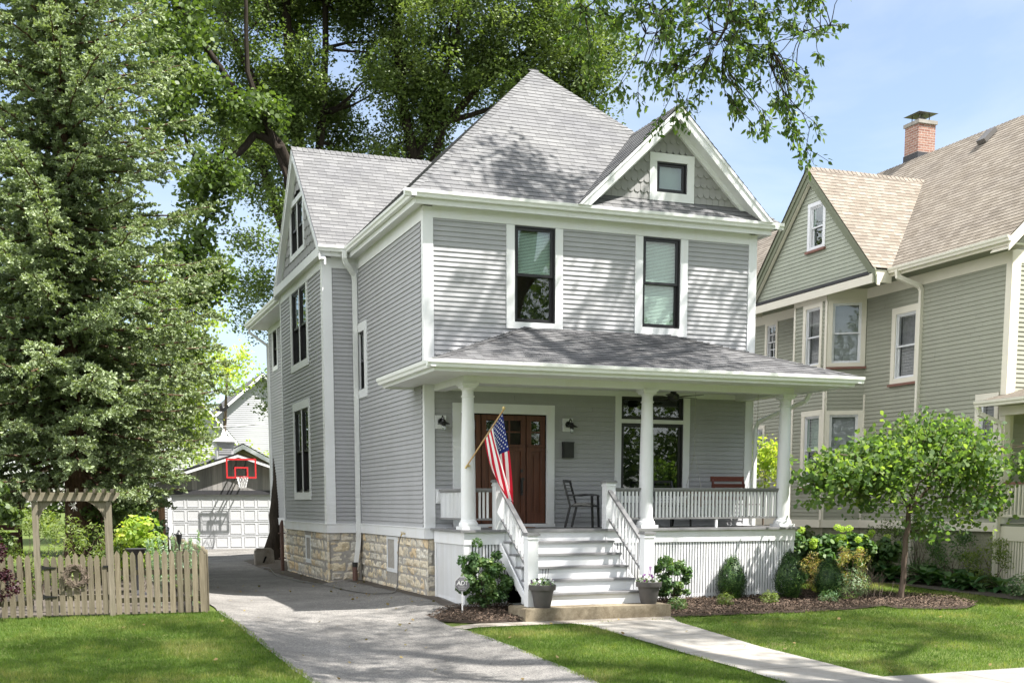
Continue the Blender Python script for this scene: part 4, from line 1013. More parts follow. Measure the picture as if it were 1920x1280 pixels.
m = MB(); m.box(12.8, 13.02, -5.3, -1.34, 3.72, 3.92); m.build('porch_beam', M['cream'], NH)
m = MB(); roof(m, [(12.35, -1.2, 4.02), (12.35, -5.8, 4.02), (16, -3.5, 5.0), (16, -1.2, 5.0)], (0, 1, 0)); roof(m, [(12.35, -5.8, 4.02), (20, -5.8, 4.02), (20, -1.3, 5.9), (16, -1.3, 5.9)], (1, 0, 0)) if False else None
npr = m.build('porch_roof', M['tan'], NH)
m = MB(); gutter(m, (12.38, -1.15, 4.03), (12.38, -5.8, 4.03), (-1, 0, 0)); m.build('gutter', M['creamgutter'], npr)
m = MB(); m.box(12.4, 20, -5.7, -1.34, 3.93, 3.95); m.build('porch_ceiling', M['cream'], npr)
downspout([(12.32, -1.22, 3.9), (12.36, -1.24, 3.76), (12.78, -1.42, 3.55), (12.82, -1.44, 3.4), (12.82, -1.44, .2)], .1, .08, 'creamgutter', npr)

# ================================================================== garage at the end of the drive
M['garagewood'] = woodmat('gray_vertical_boards', (.20, .195, .195), (.31, .305, .30), 2, .8, 5, .15)
M['garagedoor'] = paint('white_garage_door', (.50, .51, .525), .03, .45, 2)
G = empty('garage', (0, 26.3, 0), 'detached gray garage with a white paneled door at the end of the driveway', 'garage')
BG = Basis((0, 26.3, 0), (1, 0, 0), (0, -1, 0)); gl, gr_ = -3.1, 3.3; gc = .1
ge, gp = 2.62, 3.80
zr = lambda x: gp - .03 - (gp - ge) * abs(x - gc) / 3.6
m = MB()
x = gl
while x < gr_:
    w_ = random.choice((.2, .2, .2)); x1 = min(x + w_, gr_); r = random.random()
    m.poly([BG.p(x + .004, .01, 2.30), BG.p(x1 - .004, .01, 2.30), BG.p(x1 - .004, .01, zr(x1) - .05), BG.p(x + .004, .01, zr(x) - .05)], r=r); x = x1
m.poly([BG.p(gl, 0, 2.3), BG.p(gr_, 0, 2.3), BG.p(gr_, 0, 2.8), BG.p(gc, 0, gp - .05), BG.p(gl, 0, 2.8)])
m.build('gable_boards', M['garagewood'], G)
m = MB(); siding(m, BG, rect(gl + .1, -2.66, .1, 2.3), [], ex=.1); siding(m, BG, rect(2.0, gr_, .1, 2.3), [], ex=.1)
BGL = Basis((gl, 26.3, 0), (0, 1, 0), (-1, 0, 0)); siding(m, BGL, rect(0, 6.5, .1, 2.6), [], ex=.1); siding(m, Basis((gr_, 26.3, 0), (0, 1, 0), (1, 0, 0)), rect(0, 6.5, .1, 2.6), [], ex=.1)
m.build('siding', M['siding'], G)
m = MB(); BG.box(m, -2.66, 2.05, -.02, .035, 2.17, 2.34); m.build('header_board', M['darkband'], G)
for a, b in ((gl - .02, gl + .1), (-2.66, -2.50), (1.95, 2.05)):
    m = MB(); BG.box(m, a, b, -.02, .03, 0, 2.17 if a > gl else 2.5); m.build('door_casing' if a > gl else 'corner_board', M['white'], G)
m = MB(); BG.box(m, -2.5, 1.95, -.12, -.06, 0, 2.17)
nc, nrw = 8, 4
for i in range(nc):
    for j in range(nrw):
        x0 = -2.5 + 4.45 * i / nc + .05; x1 = -2.5 + 4.45 * (i + 1) / nc - .05; z0 = .02 + 2.13 * j / nrw + .06; z1 = .02 + 2.13 * (j + 1) / nrw - .06
        for (a, b, c, d) in ((x0, x1, z0, z0 + .025), (x0, x1, z1 - .025, z1), (x0, x0 + .025, z0 + .025, z1 - .025), (x1 - .025, x1, z0 + .025, z1 - .025)): BG.box(m, a, b, -.06, -.045, c, d)
for j in range(1, nrw): z = .02 + 2.13 * j / nrw; BG.box(m, -2.5, 1.95, -.06, -.045, z - .008, z + .008)
m.build('garage_door', M['garagedoor'], G)
one('dark_liner', 'dark', G, lambda q: q.box(gl + .2, gr_ - .2, 26.6, 32.5, 0, 2.5))  # unseen dark box lining the empty garage shell
m = MB()
roof(m, [(gc - 3.6, 25.9, ge), (gc - 3.6, 33, ge), (gc, 33, gp), (gc, 25.9, gp)], (0, 1, 0)); roof(m, [(gc + 3.6, 25.9, ge), (gc + 3.6, 33, ge), (gc, 33, gp), (gc, 25.9, gp)], (0, 1, 0))
m.build('roof', M['shingle'], G)
for sg in (-1, 1):
    P = Vector((gc + sg * 3.62, 25.92, ge - .04)); Q = Vector((gc, 25.92, gp - .03))
    one('rake_board', 'white', G, lambda q: (q.prism([P, Q, Q + Vector((0, 0, -.13)), P + Vector((0, 0, -.13))], (0, .03, 0)), q.prism([P + Vector((0, .03, -.08)), Q + Vector((0, .03, -.08)), Q + Vector((0, .36, -.08)), P + Vector((0, .36, -.08))], (0, 0, -.02))))
cu = MB(); cu.box(-.45, .25, 28.2, 28.9, 3.5, 4.35); 
for k in range(5): cu.box(-.36, .16, 28.17, 28.2, 3.86 + k * .08, 3.90 + k * .08)
cu.box(-.48, .28, 28.16, 28.93, 4.28, 4.35); cu = cu.build('cupola', M['siding'], G)
def cr(q): q.faces([(-.58, 28.05, 4.36), (.38, 28.05, 4.36), (.38, 29.05, 4.36), (-.58, 29.05, 4.36), (-.22, 28.43, 4.62), (.02, 28.43, 4.62), (.02, 28.67, 4.62), (-.22, 28.67, 4.62), (-.1, 28.55, 4.95)], [(0, 1, 5, 4), (1, 2, 6, 5), (2, 3, 7, 6), (3, 0, 4, 7), (4, 5, 8), (5, 6, 8), (6, 7, 8), (7, 4, 8), (3, 2, 1, 0)])
one('cupola_roof', 'whitegutter', cu, cr)
def vane(q):
    q.tube([(-.1, 28.55, 4.9), (-.1, 28.55, 5.75)], .018, 6); q.beam((-.35, 28.55, 5.3), (.15, 28.55, 5.3), .02, .02); q.beam((-.1, 28.3, 5.3), (-.1, 28.8, 5.3), .02, .02)
    q.prism([(-.38, 28.54, 5.66), (-.2, 28.54, 5.6), (-.02, 28.54, 5.62), (.14, 28.54, 5.78), (.1, 28.54, 5.92), (-.02, 28.54, 5.78), (-.12, 28.54, 5.76), (-.14, 28.54, 5.93), (-.22, 28.54, 5.95), (-.24, 28.54, 5.76), (-.42, 28.54, 5.84)], (0, .02, 0))
one('weather_vane', 'blackmetal', cu, vane)
# basketball hoop
HB = empty('basketball_hoop', (.15, 25.5, 2.7), 'red framed glass basketball backboard with white net mounted above the garage door', 'basketball hoop')
M['red'] = plain('red_paint', (.50, .03, .035), .4, .4); M['net'] = plain('white_net_cord', (.75, .75, .75), .8, .1); M['clear'] = glassmat('clear_backboard', (.95, .95, .95), .0)
def bb(q):
    y = 25.5
    for (a, b, c, d) in ((-.45, .73, 3.51, 3.58), (-.45, .73, 2.80, 2.87), (-.45, -.39, 2.87, 3.51), (.67, .73, 2.87, 3.51), (-.13, .41, 3.19, 3.25), (-.13, -.07, 2.87, 3.19), (.35, .41, 2.87, 3.19)): q.box(a, b, y - .03, y + .01, c, d)
bo = one('backboard', 'red', HB, bb)
one('board_glass', 'clear', bo, lambda q: q.poly([(-.42, 25.49, 2.83), (.70, 25.49, 2.83), (.70, 25.49, 3.54), (-.42, 25.49, 3.54)]))
def brk(q):
    for x in (-.05, .33): q.box(x - .02, x + .02, 25.53, 25.56, 2.75, 3.5); q.beam((x, 25.55, 3.4), (x, 26.28, 3.2), .04, .04); q.beam((x, 25.55, 2.9), (x, 26.28, 2.72), .04, .04)
one('bracket', 'blackmetal', HB, brk)
def rim(q): q.tube([(.14 + .23 * math.cos(t), 25.22 + .23 * math.sin(t), 2.86) for t in np.linspace(0, 2 * PI, 25)], .012, 6)
ri = one('rim', 'red', HB, rim)
def net(q):
    n = 12; R0 = .23
    rr = lambda k: R0 * (1 - .13 * k + .004 * k * k)
    for lv in range(4):
        for k in range(n):
            t0 = 2 * PI * (k + .5 * (lv % 2)) / n
            for dt in (-.5, .5):
                t1 = t0 + dt * 2 * PI / n
                q.tube([(.14 + rr(lv) * math.cos(t0), 25.22 + rr(lv) * math.sin(t0), 2.86 - lv * .11), (.14 + rr(lv + 1) * math.cos(t1), 25.22 + rr(lv + 1) * math.sin(t1), 2.86 - lv * .11 - .11)], .008, 4)
one('net', 'net', ri, net)

# ================================================================== houses far behind
M['farwhite'] = paint('pale_siding', (.42, .43, .44), .03, .6, 2); M['fartan'] = paint('tan_siding', (.52, .43, .33), .04, .6, 2)
def far_house(name, label, cx, y, wd, dp, eave, peak, mat, wins, oh=.5):
    h = empty(name, (cx, y, 0), label, 'house'); Bh = Basis((cx, y, 0), (1, 0, 0), (0, -1, 0)); s = MB()
    hw = wd / 2
    siding(s, Bh, [(-hw, 0), (hw, 0), (hw, eave), (0, peak), (-hw, eave)], [(a, b, c, d) for a, b, c, d in wins], ex=.14, lip=.025)
    siding(s, Basis((cx - hw, y, 0), (0, 1, 0), (-1, 0, 0)), rect(0, dp, 0, eave), [], ex=.14); siding(s, Basis((cx + hw, y, 0), (0, 1, 0), (1, 0, 0)), rect(0, dp, 0, eave), [], ex=.14)
    s.build('siding', M[mat], h); s = MB()
    sl = (peak - eave) / hw; e = eave - sl * oh + .1
    roof(s, [(cx - hw - oh, y - oh, e), (cx - hw - oh, y + dp, e), (cx, y + dp, peak + .1), (cx, y - oh, peak + .1)], (0, 1, 0)); roof(s, [(cx + hw + oh, y - oh, e), (cx + hw + oh, y + dp, e), (cx, y + dp, peak + .1), (cx, y - oh, peak + .1)], (0, 1, 0))
    s.build('roof', M['shingle'], h)
    for sg in (-1, 1):
        P = Vector((cx + sg * (hw + oh + .02), y - oh + .01, e - .04)); Q = Vector((cx, y - oh + .01, peak + .06)); one('rake_board', 'white', h, lambda q: q.prism([P, Q, Q + Vector((0, 0, -.24)), P + Vector((0, 0, -.24))], (0, .05, 0)))
    for wq in wins: window(Bh, *wq, h, cas=(.12, .12, .14, .1), fm='white', gm='glassclear')
    return h
far_house('tan_outbuilding', 'tan garage with white gable trim just behind the gray garage', 2.3, 40, 6.2, 6, 3.1, 4.75, 'fartan', [])
far_house('white_house', 'pale house with a steep gable rising behind the garages', 0.9, 60, 9, 12, 5.2, 10.6, 'farwhite', [(-1.2, -.3, 3, 4.6), (1.6, 2.6, 3.2, 4.8), (2.9, 3.7, 3.2, 4.8)])
far_house('light_gray_house', 'light gray house roof to the right of the pale gabled house', 7.2, 63, 11, 12, 6.0, 10.8, 'farwhite', [(-4.2, -3.4, 3, 4.6)])
# ================================================================== foliage builders
def rotmats(nrm, rng):
    n = nrm / np.maximum(np.linalg.norm(nrm, axis=1, keepdims=True), 1e-6)
    t = rng.normal(size=n.shape); t -= n * (t * n).sum(1, keepdims=True); t /= np.maximum(np.linalg.norm(t, axis=1, keepdims=True), 1e-6)
    return t, np.cross(n, t), n
QUAD = np.array([(0, -.5, 0), (.34, -.02, .07), (0, .5, 0), (-.34, .02, .07)])
HEART = np.array([(0, -.5, 0), (.36, -.30, .05), (.45, .05, .07), (.2, .36, .04), (0, .55, -.02), (-.2, .36, .04), (-.45, .05, .07), (-.36, -.30, .05)])
MAPLE = np.array([(0, -.45, 0), (.45, -.28, .04), (.22, .02, .02), (.4, .3, .05), (0, .55, 0), (-.4, .3, .05), (-.22, .02, .02), (-.45, -.28, .04)])
NEEDLE = np.array([(0, 0, 0), (.13, .35, .03), (0, 1, 0), (-.13, .35, -.03)])
LONG = np.array([(0, -.1, 0), (.16, .3, .02), (.10, .7, .0), (0, 1, -.06), (-.10, .7, .0), (-.16, .3, .02)])
BLADE = np.array([(-.06, 0, 0), (.06, 0, 0), (0, 1, 0)])
def leafmesh(name, C, size, mat, parent=None, tmpl=QUAD, up=.6, nrm=None, dirs=None, rnd=None, sv=.3, seed=1, loc=None):
    rng = np.random.default_rng(seed); C = np.asarray(C, float); n = len(C)
    if dirs is not None:     # y axis of the template follows dirs
        d = dirs / np.maximum(np.linalg.norm(dirs, axis=1, keepdims=True), 1e-6); r = rng.normal(size=d.shape) + np.array([0, 0, up]); r -= d * (r * d).sum(1, keepdims=True); r /= np.maximum(np.linalg.norm(r, axis=1, keepdims=True), 1e-6)
        T, B, Nn = np.cross(d, r), d, r
    else:
        v = rng.normal(size=(n, 3)); v /= np.linalg.norm(v, axis=1, keepdims=True)
        if nrm is not None: v = v + nrm
        v[:, 2] = v[:, 2] + up; T, B, Nn = rotmats(v, rng)
    s = (np.asarray(size) * (1 + sv * rng.uniform(-1, 1, n)))[:, None]
    V = C[:, None, :] + s[:, None] * (tmpl[None, :, 0:1] * T[:, None] + tmpl[None, :, 1:2] * B[:, None] + tmpl[None, :, 2:3] * Nn[:, None])
    k = len(tmpl); F = np.arange(n * k).reshape(n, k)
    if rnd is None: rnd = rng.uniform(0, 1, n)
    return mesh_np(name, V.reshape(-1, 3), F, mat, parent, attr=rnd, loc=loc)

def ellip(rng, n, c, r, shell=.0):
    v = rng.normal(size=(n, 3)); v /= np.linalg.norm(v, axis=1, keepdims=True)
    rad = rng.uniform(shell ** 3, 1, n) ** (1 / 3.)
    return np.asarray(c) + v * rad[:, None] * np.asarray(r)

def limb(m, a, b, r0, r1, bend=.12, n=6, sides=8, rng=None, pts=None):
    a = np.asarray(a, float); b = np.asarray(b, float); L_ = np.linalg.norm(b - a); P = []; R = []
    off = rng.normal(size=3) * L_ * bend; off2 = rng.normal(size=3) * L_ * bend * .35
    for i in range(n + 1):
        t = i / n; P.append(a + (b - a) * t + off * math.sin(PI * t) * .6 + off2 * math.sin(2 * PI * t)); R.append(r0 + (r1 - r0) * t ** .8)
    m.tube(P, R, sides, caps=False)
    if pts is not None: pts.extend([(p, q) for p, q in zip(P, R)])
    return P

def tree(name, label, base, limbs, blobs, lmat, bmat, leaf=.13, k=26, rc=.45, tmpl=QUAD, seed=1, up=.5, hole=.35, holes=.55, twig=.018, group=None, cat='tree', trunkname='trunk', drop=0.0, tone=1.6, flat=.7):
    """limbs: list of (points, r0, r1); blobs: list of (centre, radii, clusters)"""
    rng = np.random.default_rng(seed); random.seed(seed)
    t = empty(name, base, label, cat, group); m = MB(); nodes = []
    for pts, r0, r1 in limbs:
        P = [np.asarray(p, float) for p in pts]; Q = []; Rr = []; tot = len(P) - 1
        for i in range(tot):
            for j in range(4):
                f = j / 4; g = (i + f) / tot; q = P[i] * (1 - f) + P[i + 1] * f
                if 0 < i + j: q = q + rng.normal(size=3) * r0 * .18
                Q.append(q); Rr.append(r0 + (r1 - r0) * g)
        Q.append(P[-1]); Rr.append(r1); m.tube(Q, Rr, 10 if r0 > .12 else 7, caps=False); nodes += list(zip(Q, Rr))
    main = np.array([q for q, _ in nodes]); mr = np.array([r for _, r in nodes])
    cl = []
    for c, r, n in blobs:
        q = ellip(rng, n * 2, c, r, .25); keep = []
        for p in q:
            if len(keep) >= n: break
            if mnoise.noise(Vector(p * holes) + Vector((seed, 0, 0))) > hole - .5: keep.append(p)
        cl += keep
    cl = np.array(cl)
    # secondary boughs to a subset of clusters, twigs from those to the rest
    order = rng.permutation(len(cl)); nb = max(1, len(cl) // 9); sec = []; secr = []
    for i in order[:nb]:
        p = cl[i]; d = np.linalg.norm(main - p, axis=1) + np.maximum(0, main[:, 2] - p[2]) * .6; j = int(d.argmin()); pts = []
        limb(m, main[j], p, min(mr[j] * .55, .02 + .022 * d[j]), twig * .6, .1, 5, 6, rng, pts); sec += [a for a, _ in pts]; secr += [b for _, b in pts]
    sec = np.array(sec); secr = np.array(secr)
    for i in order[nb:]:
        p = cl[i]; d = np.linalg.norm(sec - p, axis=1); j = int(d.argmin())
        if d[j] < 3.5: limb(m, sec[j], p, min(secr[j] * .7, twig), twig * .3, .12, 3, 4, rng)
    m.build(trunkname, bmat, t, smooth=True)
    n = len(cl) * k; idx = np.repeat(np.arange(len(cl)), k)
    off = rng.normal(size=(n, 3)); off /= np.linalg.norm(off, axis=1, keepdims=True); off *= (rng.uniform(0, 1, n) ** .42)[:, None] * rc * 1.75 * np.array([1, 1, flat]) * (.65 + .6 * rng.uniform(0, 1, len(cl)))[idx][:, None]; C = cl[idx] + off; C[:, 2] -= drop * np.abs(rng.normal(size=n))
    tn = rng.uniform(0, 1, len(cl))[idx] * .65 + rng.uniform(0, 1, n) * .35
    leafmesh('crown', C, leaf, lmat, t, tmpl, up, rnd=tn, seed=seed)
    return t

L_ = leafmat
M['oakleaf'] = L_('oak_leaves', [(.05, .08, .025), (.085, .125, .04), (.125, .17, .06), (.19, .235, .10)], .28)
M['mapleleaf'] = L_('broad_green_leaves', [(.045, .075, .022), (.07, .11, .032), (.105, .155, .045), (.16, .21, .07)], .3)
M['yellowleaf'] = L_('yellow_green_leaves', [(0.156, 0.247, 0.039), (0.260, 0.364, 0.065), (0.390, 0.442, 0.091), (0.468, 0.442, 0.130)], .45)
M['limeleaf'] = L_('lime_leaves', [(.085, .13, .035), (.14, .19, .055), (.20, .25, .08), (.27, .31, .12)], .45)
M['elmleaf'] = L_('elm_leaves', [(.04, .075, .026), (.055, .10, .034), (.08, .13, .045), (.13, .19, .07)], .4)
M['boughleaf'] = L_('bough_leaves', [(.05, .09, .03), (.075, .125, .04), (.10, .155, .05), (.17, .22, .07)], .5)
M['redbudleaf'] = L_('heart_leaves', [(.07, .125, .055), (.105, .17, .065), (.15, .22, .075), (.27, .33, .12)], .5, .55, .25)
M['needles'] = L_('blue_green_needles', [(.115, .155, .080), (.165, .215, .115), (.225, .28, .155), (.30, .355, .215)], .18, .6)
M['needles_dark'] = L_('dark_green_needles', [(.05, .08, .032), (.08, .12, .05), (.12, .165, .07), (.18, .22, .10)], .12, .6)
M['boxleaf'] = L_('boxwood_leaves', [(.010, .030, .010), (.022, .060, .016), (.045, .10, .026), (.12, .20, .055)], .15)
M['shrubleaf'] = L_('shrub_leaves', [(.045, .095, .035), (.07, .14, .045), (.11, .19, .06), (.28, .34, .14)], .3)
M['purple'] = L_('purple_leaves', [(.022, .008, .012), (.04, .013, .02), (.06, .02, .028), (.09, .03, .035)], .25, tcol=(1.5, .6, .6))
M['hosta'] = L_('hosta_leaves', [(.030, .085, .028), (.045, .11, .038), (.07, .14, .05), (.11, .18, .07)], .25, .4)
M['orange'] = L_('orange_gold_leaves', [(.24, .28, .09), (.34, .29, .11), (.38, .24, .13), (.21, .25, .07)], .35)
M['silver'] = L_('silvery_leaves', [(.16, .26, .17), (.24, .34, .24), (.32, .42, .30), (.38, .48, .33)], .3)
M['varieg'] = L_('variegated_leaves', [(.07, .15, .06), (.12, .20, .09), (.30, .36, .22), (.45, .48, .34)], .3)
M['limebloom'] = L_('lime_flower_heads', [(.30, .42, .07), (.38, .50, .10), (.45, .56, .14), (.52, .62, .2)], .4)
M['grassleaf'] = L_('grass_blades', [(.065, .115, .022), (.10, .165, .034), (.155, .205, .055), (.30, .30, .13)], .4, .6, .2)
M['bark_dark'] = barkmat('dark_bark', (.016, .013, .010), (.042, .034, .027))
M['bark_brown'] = barkmat('reddish_spruce_bark', (.045, .028, .019), (.13, .085, .058), 5)
M['bark_gray'] = barkmat('gray_brown_bark', (.07, .052, .042), (.15, .115, .09), 9)

# ------------------------------------------------------------------ background and street trees
tree('oak_tree', 'tall dark oak with several leaning trunks rising behind the gray house roof', (3.70, 29.95, 0.00),
     [([(3.70, 29.95, -0.20), (3.58, 29.95, 4.54), (3.33, 29.82, 10.79), (3.45, 29.70, 17.04), (3.08, 29.57, 23.29), (2.45, 29.57, 29.54)], .42, .12), ([(3.45, 29.95, 10.79), (4.33, 29.57, 15.79), (4.70, 29.32, 20.79), (4.95, 29.32, 28.29)], .26, .08), ([(3.33, 29.82, 12.04), (1.95, 30.08, 16.29), (0.70, 30.57, 17.04), (-0.30, 30.70, 15.29), (-0.80, 30.70, 13.29)], .2, .06),
      ([(3.45, 29.70, 15.79), (0.95, 29.82, 20.79), (-0.55, 30.08, 25.79)], .18, .06)],
     [((1.95, 29.95, 21.42), (5.00, 4.00, 5.00), 350), ((5.70, 29.32, 22.04), (4.38, 3.75, 6.25), 380), ((2.45, 29.95, 17.29), (3.75, 3.25, 2.75), 120), ((1.95, 29.32, 27.67), (6.25, 4.38, 3.75), 230), ((2.20, 29.57, 11.79), (1.50, 1.88, 4.25), 50), ((3.20, 31.20, 7.67), (1.62, 1.88, 2.75), 24)],
     M['oakleaf'], M['bark_dark'], leaf=.15, k=125, rc=.50, seed=21, hole=.46, holes=.36, up=1.1)
tree('oak_tree', 'wide oak with branches arching out behind the main roof peak', (9.45, 28.70, 0.00),
     [([(9.45, 28.70, -0.20), (9.20, 28.70, 5.79), (8.70, 28.57, 13.29), (7.95, 28.45, 17.04), (7.45, 28.32, 22.04), (6.95, 28.07, 29.54)], .40, .1), ([(8.45, 28.57, 13.92), (9.45, 28.07, 17.79), (11.45, 27.58, 20.04), (13.70, 27.07, 21.54)], .24, .07), ([(8.20, 28.45, 15.79), (9.95, 27.82, 21.04), (10.95, 27.32, 27.04)], .2, .06), ([(9.70, 28.07, 18.04), (12.20, 27.07, 18.79), (14.57, 26.45, 19.29)], .12, .04)],
     [((10.20, 27.82, 22.67), (5.25, 4.00, 5.75), 420), ((13.95, 26.70, 21.04), (3.25, 2.75, 3.25), 170), ((14.95, 26.07, 17.79), (1.88, 2.00, 2.00), 60), ((8.20, 28.07, 17.79), (3.25, 3.00, 2.00), 80), ((11.70, 26.82, 28.04), (6.25, 3.75, 3.50), 180)],
     M['oakleaf'], M['bark_dark'], leaf=.15, k=125, rc=.50, seed=22, hole=.46, holes=.36, up=1.1)
tree('catalpa_tree', 'leaning dark trunked broadleaf tree beside the rear corner of the gray house', (-.25, 17.9, 0),
     [([(-.20, 16.3, -.15), (-.10, 16.5, 1.1), (.15, 16.9, 2.6), (.6, 18.0, 5.0), (.9, 18.9, 8.0), (1.3, 19.0, 11.5), (.9, 19.2, 13.7), (0.1, 19.3, 14.1), (-.8, 19.2, 13.3), (-1.3, 19.2, 12.2), (-1.75, 19.2, 11)], .27, .07), ([(.9, 19.2, 13.7), (-.6, 19.6, 15.5), (-2.2, 20, 18), (-3.2, 20, 21)], .14, .05), ([(-1.3, 19.2, 12.2), (-2.2, 19.4, 13.5), (-2.8, 19.6, 16.5)], .08, .03), ([(-1.75, 19.2, 11), (-2.1, 19.1, 9.5), (-2.5, 19, 7.6)], .06, .025), ([(1.1, 19.1, 12.5), (-.2, 19.2, 16), (-.2, 19.1, 20)], .12, .05)],
     [((-2.6, 19.6, 16.3), (1.6, 2.0, 3.2), 85), ((-2.1, 19.2, 9.8), (1.1, 1.2, 1.3), 46), ((-1.4, 19, 12.8), (1.1, 1.2, 1.5), 40), ((-.2, 19, 14.6), (1.2, 1.2, .8), 24), ((-3.2, 20, 20.4), (3, 2.5, 2), 60), ((-2.6, 19, 7.2), (.9, 1.0, .7), 18)],
     M['mapleleaf'], M['bark_dark'], leaf=.145, k=74, rc=.38, seed=23, hole=.36, tmpl=HEART, up=.9, drop=.2)
m = MB()   # root flare and loose earth at the foot of that trunk
lime = lambda nm, lb, b, bl, sd, mt='limeleaf', lf=.15, kk=34, gp=None, rc=.45: tree(nm, lb, b, [([b, (b[0], b[1], b[2] + bl[0][0][2] * .6), (b[0] + .3, b[1], bl[0][0][2])], .16, .05)], bl, M[mt], M['bark_gray'], leaf=lf, k=kk, rc=rc, seed=sd, hole=.4, group=gp)
lime('ornamental_tree', 'bright yellow green weeping tree hanging over the left side of the garage', (-3.6, 24, 0), [((-2.7, 23, 6.4), (1.6, 1.6, 2.6), 110), ((-2.1, 22.6, 4.9), (1.0, 1.2, 1.4), 55), ((-4.4, 24, 5.0), (2.2, 1.8, 3.2), 130)], 31)
lime('shade_tree', 'pale yellow green tree standing farther back above the garage roof', (-2.5, 38, 0), [((-3.4, 38, 9.2), (3.0, 2.5, 3.4), 150), ((-.6, 40, 11.4), (2.6, 2.2, 2.6), 90), ((-2.2, 38, 6.5), (2.2, 2.0, 1.6), 80)], 32, 'yellowleaf', .2, 34)
lime('shade_tree', 'loose pale tree in front of the far white house gable', (2.2, 46, 0), [((2.2, 46, 9.2), (2.8, 2, 1.3), 60), ((3.8, 46, 3.9), (1.4, 1.2, 1.2), 30), ((.4, 45, 5.4), (1.2, 1.2, 2.4), 40)], 33, 'yellowleaf', .2, 22)
lime('shade_tree', 'dark leafy tree deep in the garden shade behind the spruces', (-9, 21, 0), [((-9, 21, 5), (4, 2, 4.4), 260), ((-5.6, 22.5, 3.6), (2.0, 1.6, 3.2), 120)], 34, 'mapleleaf', .2, 34)
lime('shade_tree', 'sunlit yellow green tree glimpsed between spruce branches at the photo edge', (-12.5, 26, 0), [((-12.5, 26, 10), (4.5, 2.5, 6), 300), ((-7.5, 27, 8), (2.6, 2, 4), 170)], 35, 'limeleaf', .2, 34)
lime('shade_tree', 'broad green tree filling the gap left of the oak trunks', (-4.5, 30, 0), [((-5.6, 30, 12), (2.4, 2.2, 4.0), 110), ((-5, 30, 20.5), (3.4, 2.4, 2.6), 70)], 36, 'mapleleaf', .2, 34)

# big street tree: trunk outside the frame, its crown shades lawn and facade and a bough hangs into view
ST = [([(8.0, -15.5, -.8), (7.8, -15.3, 3), (7.3, -14.5, 7.5), (6.2, -13, 11), (4.0, -11, 14.5)], .48, .16), ([(7.3, -14.5, 7.5), (7.4, -12.0, 11.5), (7.5, -8, 15), (7.5, -4, 17.5)], .3, .1), ([(7.2, -14.3, 8), (4.6, -13, 11), (2.2, -11.5, 11.0), (1.0, -10.7, 9.4), (.55, -10.3, 7.6), (.35, -10.1, 6.9)], .12, .012),
      ([(7.0, -14, 8.5), (3.0, -15, 12), (-2, -14, 14)], .22, .06), ([(7.2, -14.3, 8), (10, -13.5, 12), (14, -12.5, 14.5)], .2, .05), ([(1.6, -11, 10.2), (1.9, -10.3, 8.6), (1.9, -10, 7.7)], .03, .01), ([(1.0, -10.7, 9.4), (-.4, -10.2, 8.4), (-1.1, -9.8, 7.6)], .03, .01)]
M['elmbark'] = M['bark_gray']
def street_blobs():
    B = [((7.2, -3.6, 14.8), (3.6, 2.6, 1.8), 88), ((6.0, -7.5, 15.5), (3.5, 3.0, 2.0), 60), ((9.5, -8, 14.5), (3, 4, 2.2), 80), ((2.5, -12.5, 14.2), (3.6, 3.0, 1.6), 130), ((-1.8, -12.8, 14.0), (3.2, 3, 1.5), 105), ((10.5, -3.5, 13.6), (2.2, 3, 1.5), 45), ((13, -12, 15.6), (4.5, 2.8, 1.6), 120), ((9, -13.5, 14.5), (3, 2.5, 1.5), 70), ((1.5, -9.5, 14.2), (2.5, 1.6, 1.4), 60), ((4.6, -11.5, 14.8), (2.4, 2.4, 1.4), 75), ((5.0, -1.8, 15.2), (2.4, 1.5, 1.3), 62)]
    return B
tree('street_tree', 'big street tree whose leafy bough hangs from the top edge over the front gable', (8.0, -15.5, 0), ST, street_blobs(), M['elmleaf'], M['bark_gray'], leaf=.15, k=34, rc=.45, seed=41, hole=.5, holes=.4)
stt = bpy.data.objects['street_tree']
rng = np.random.default_rng(5)
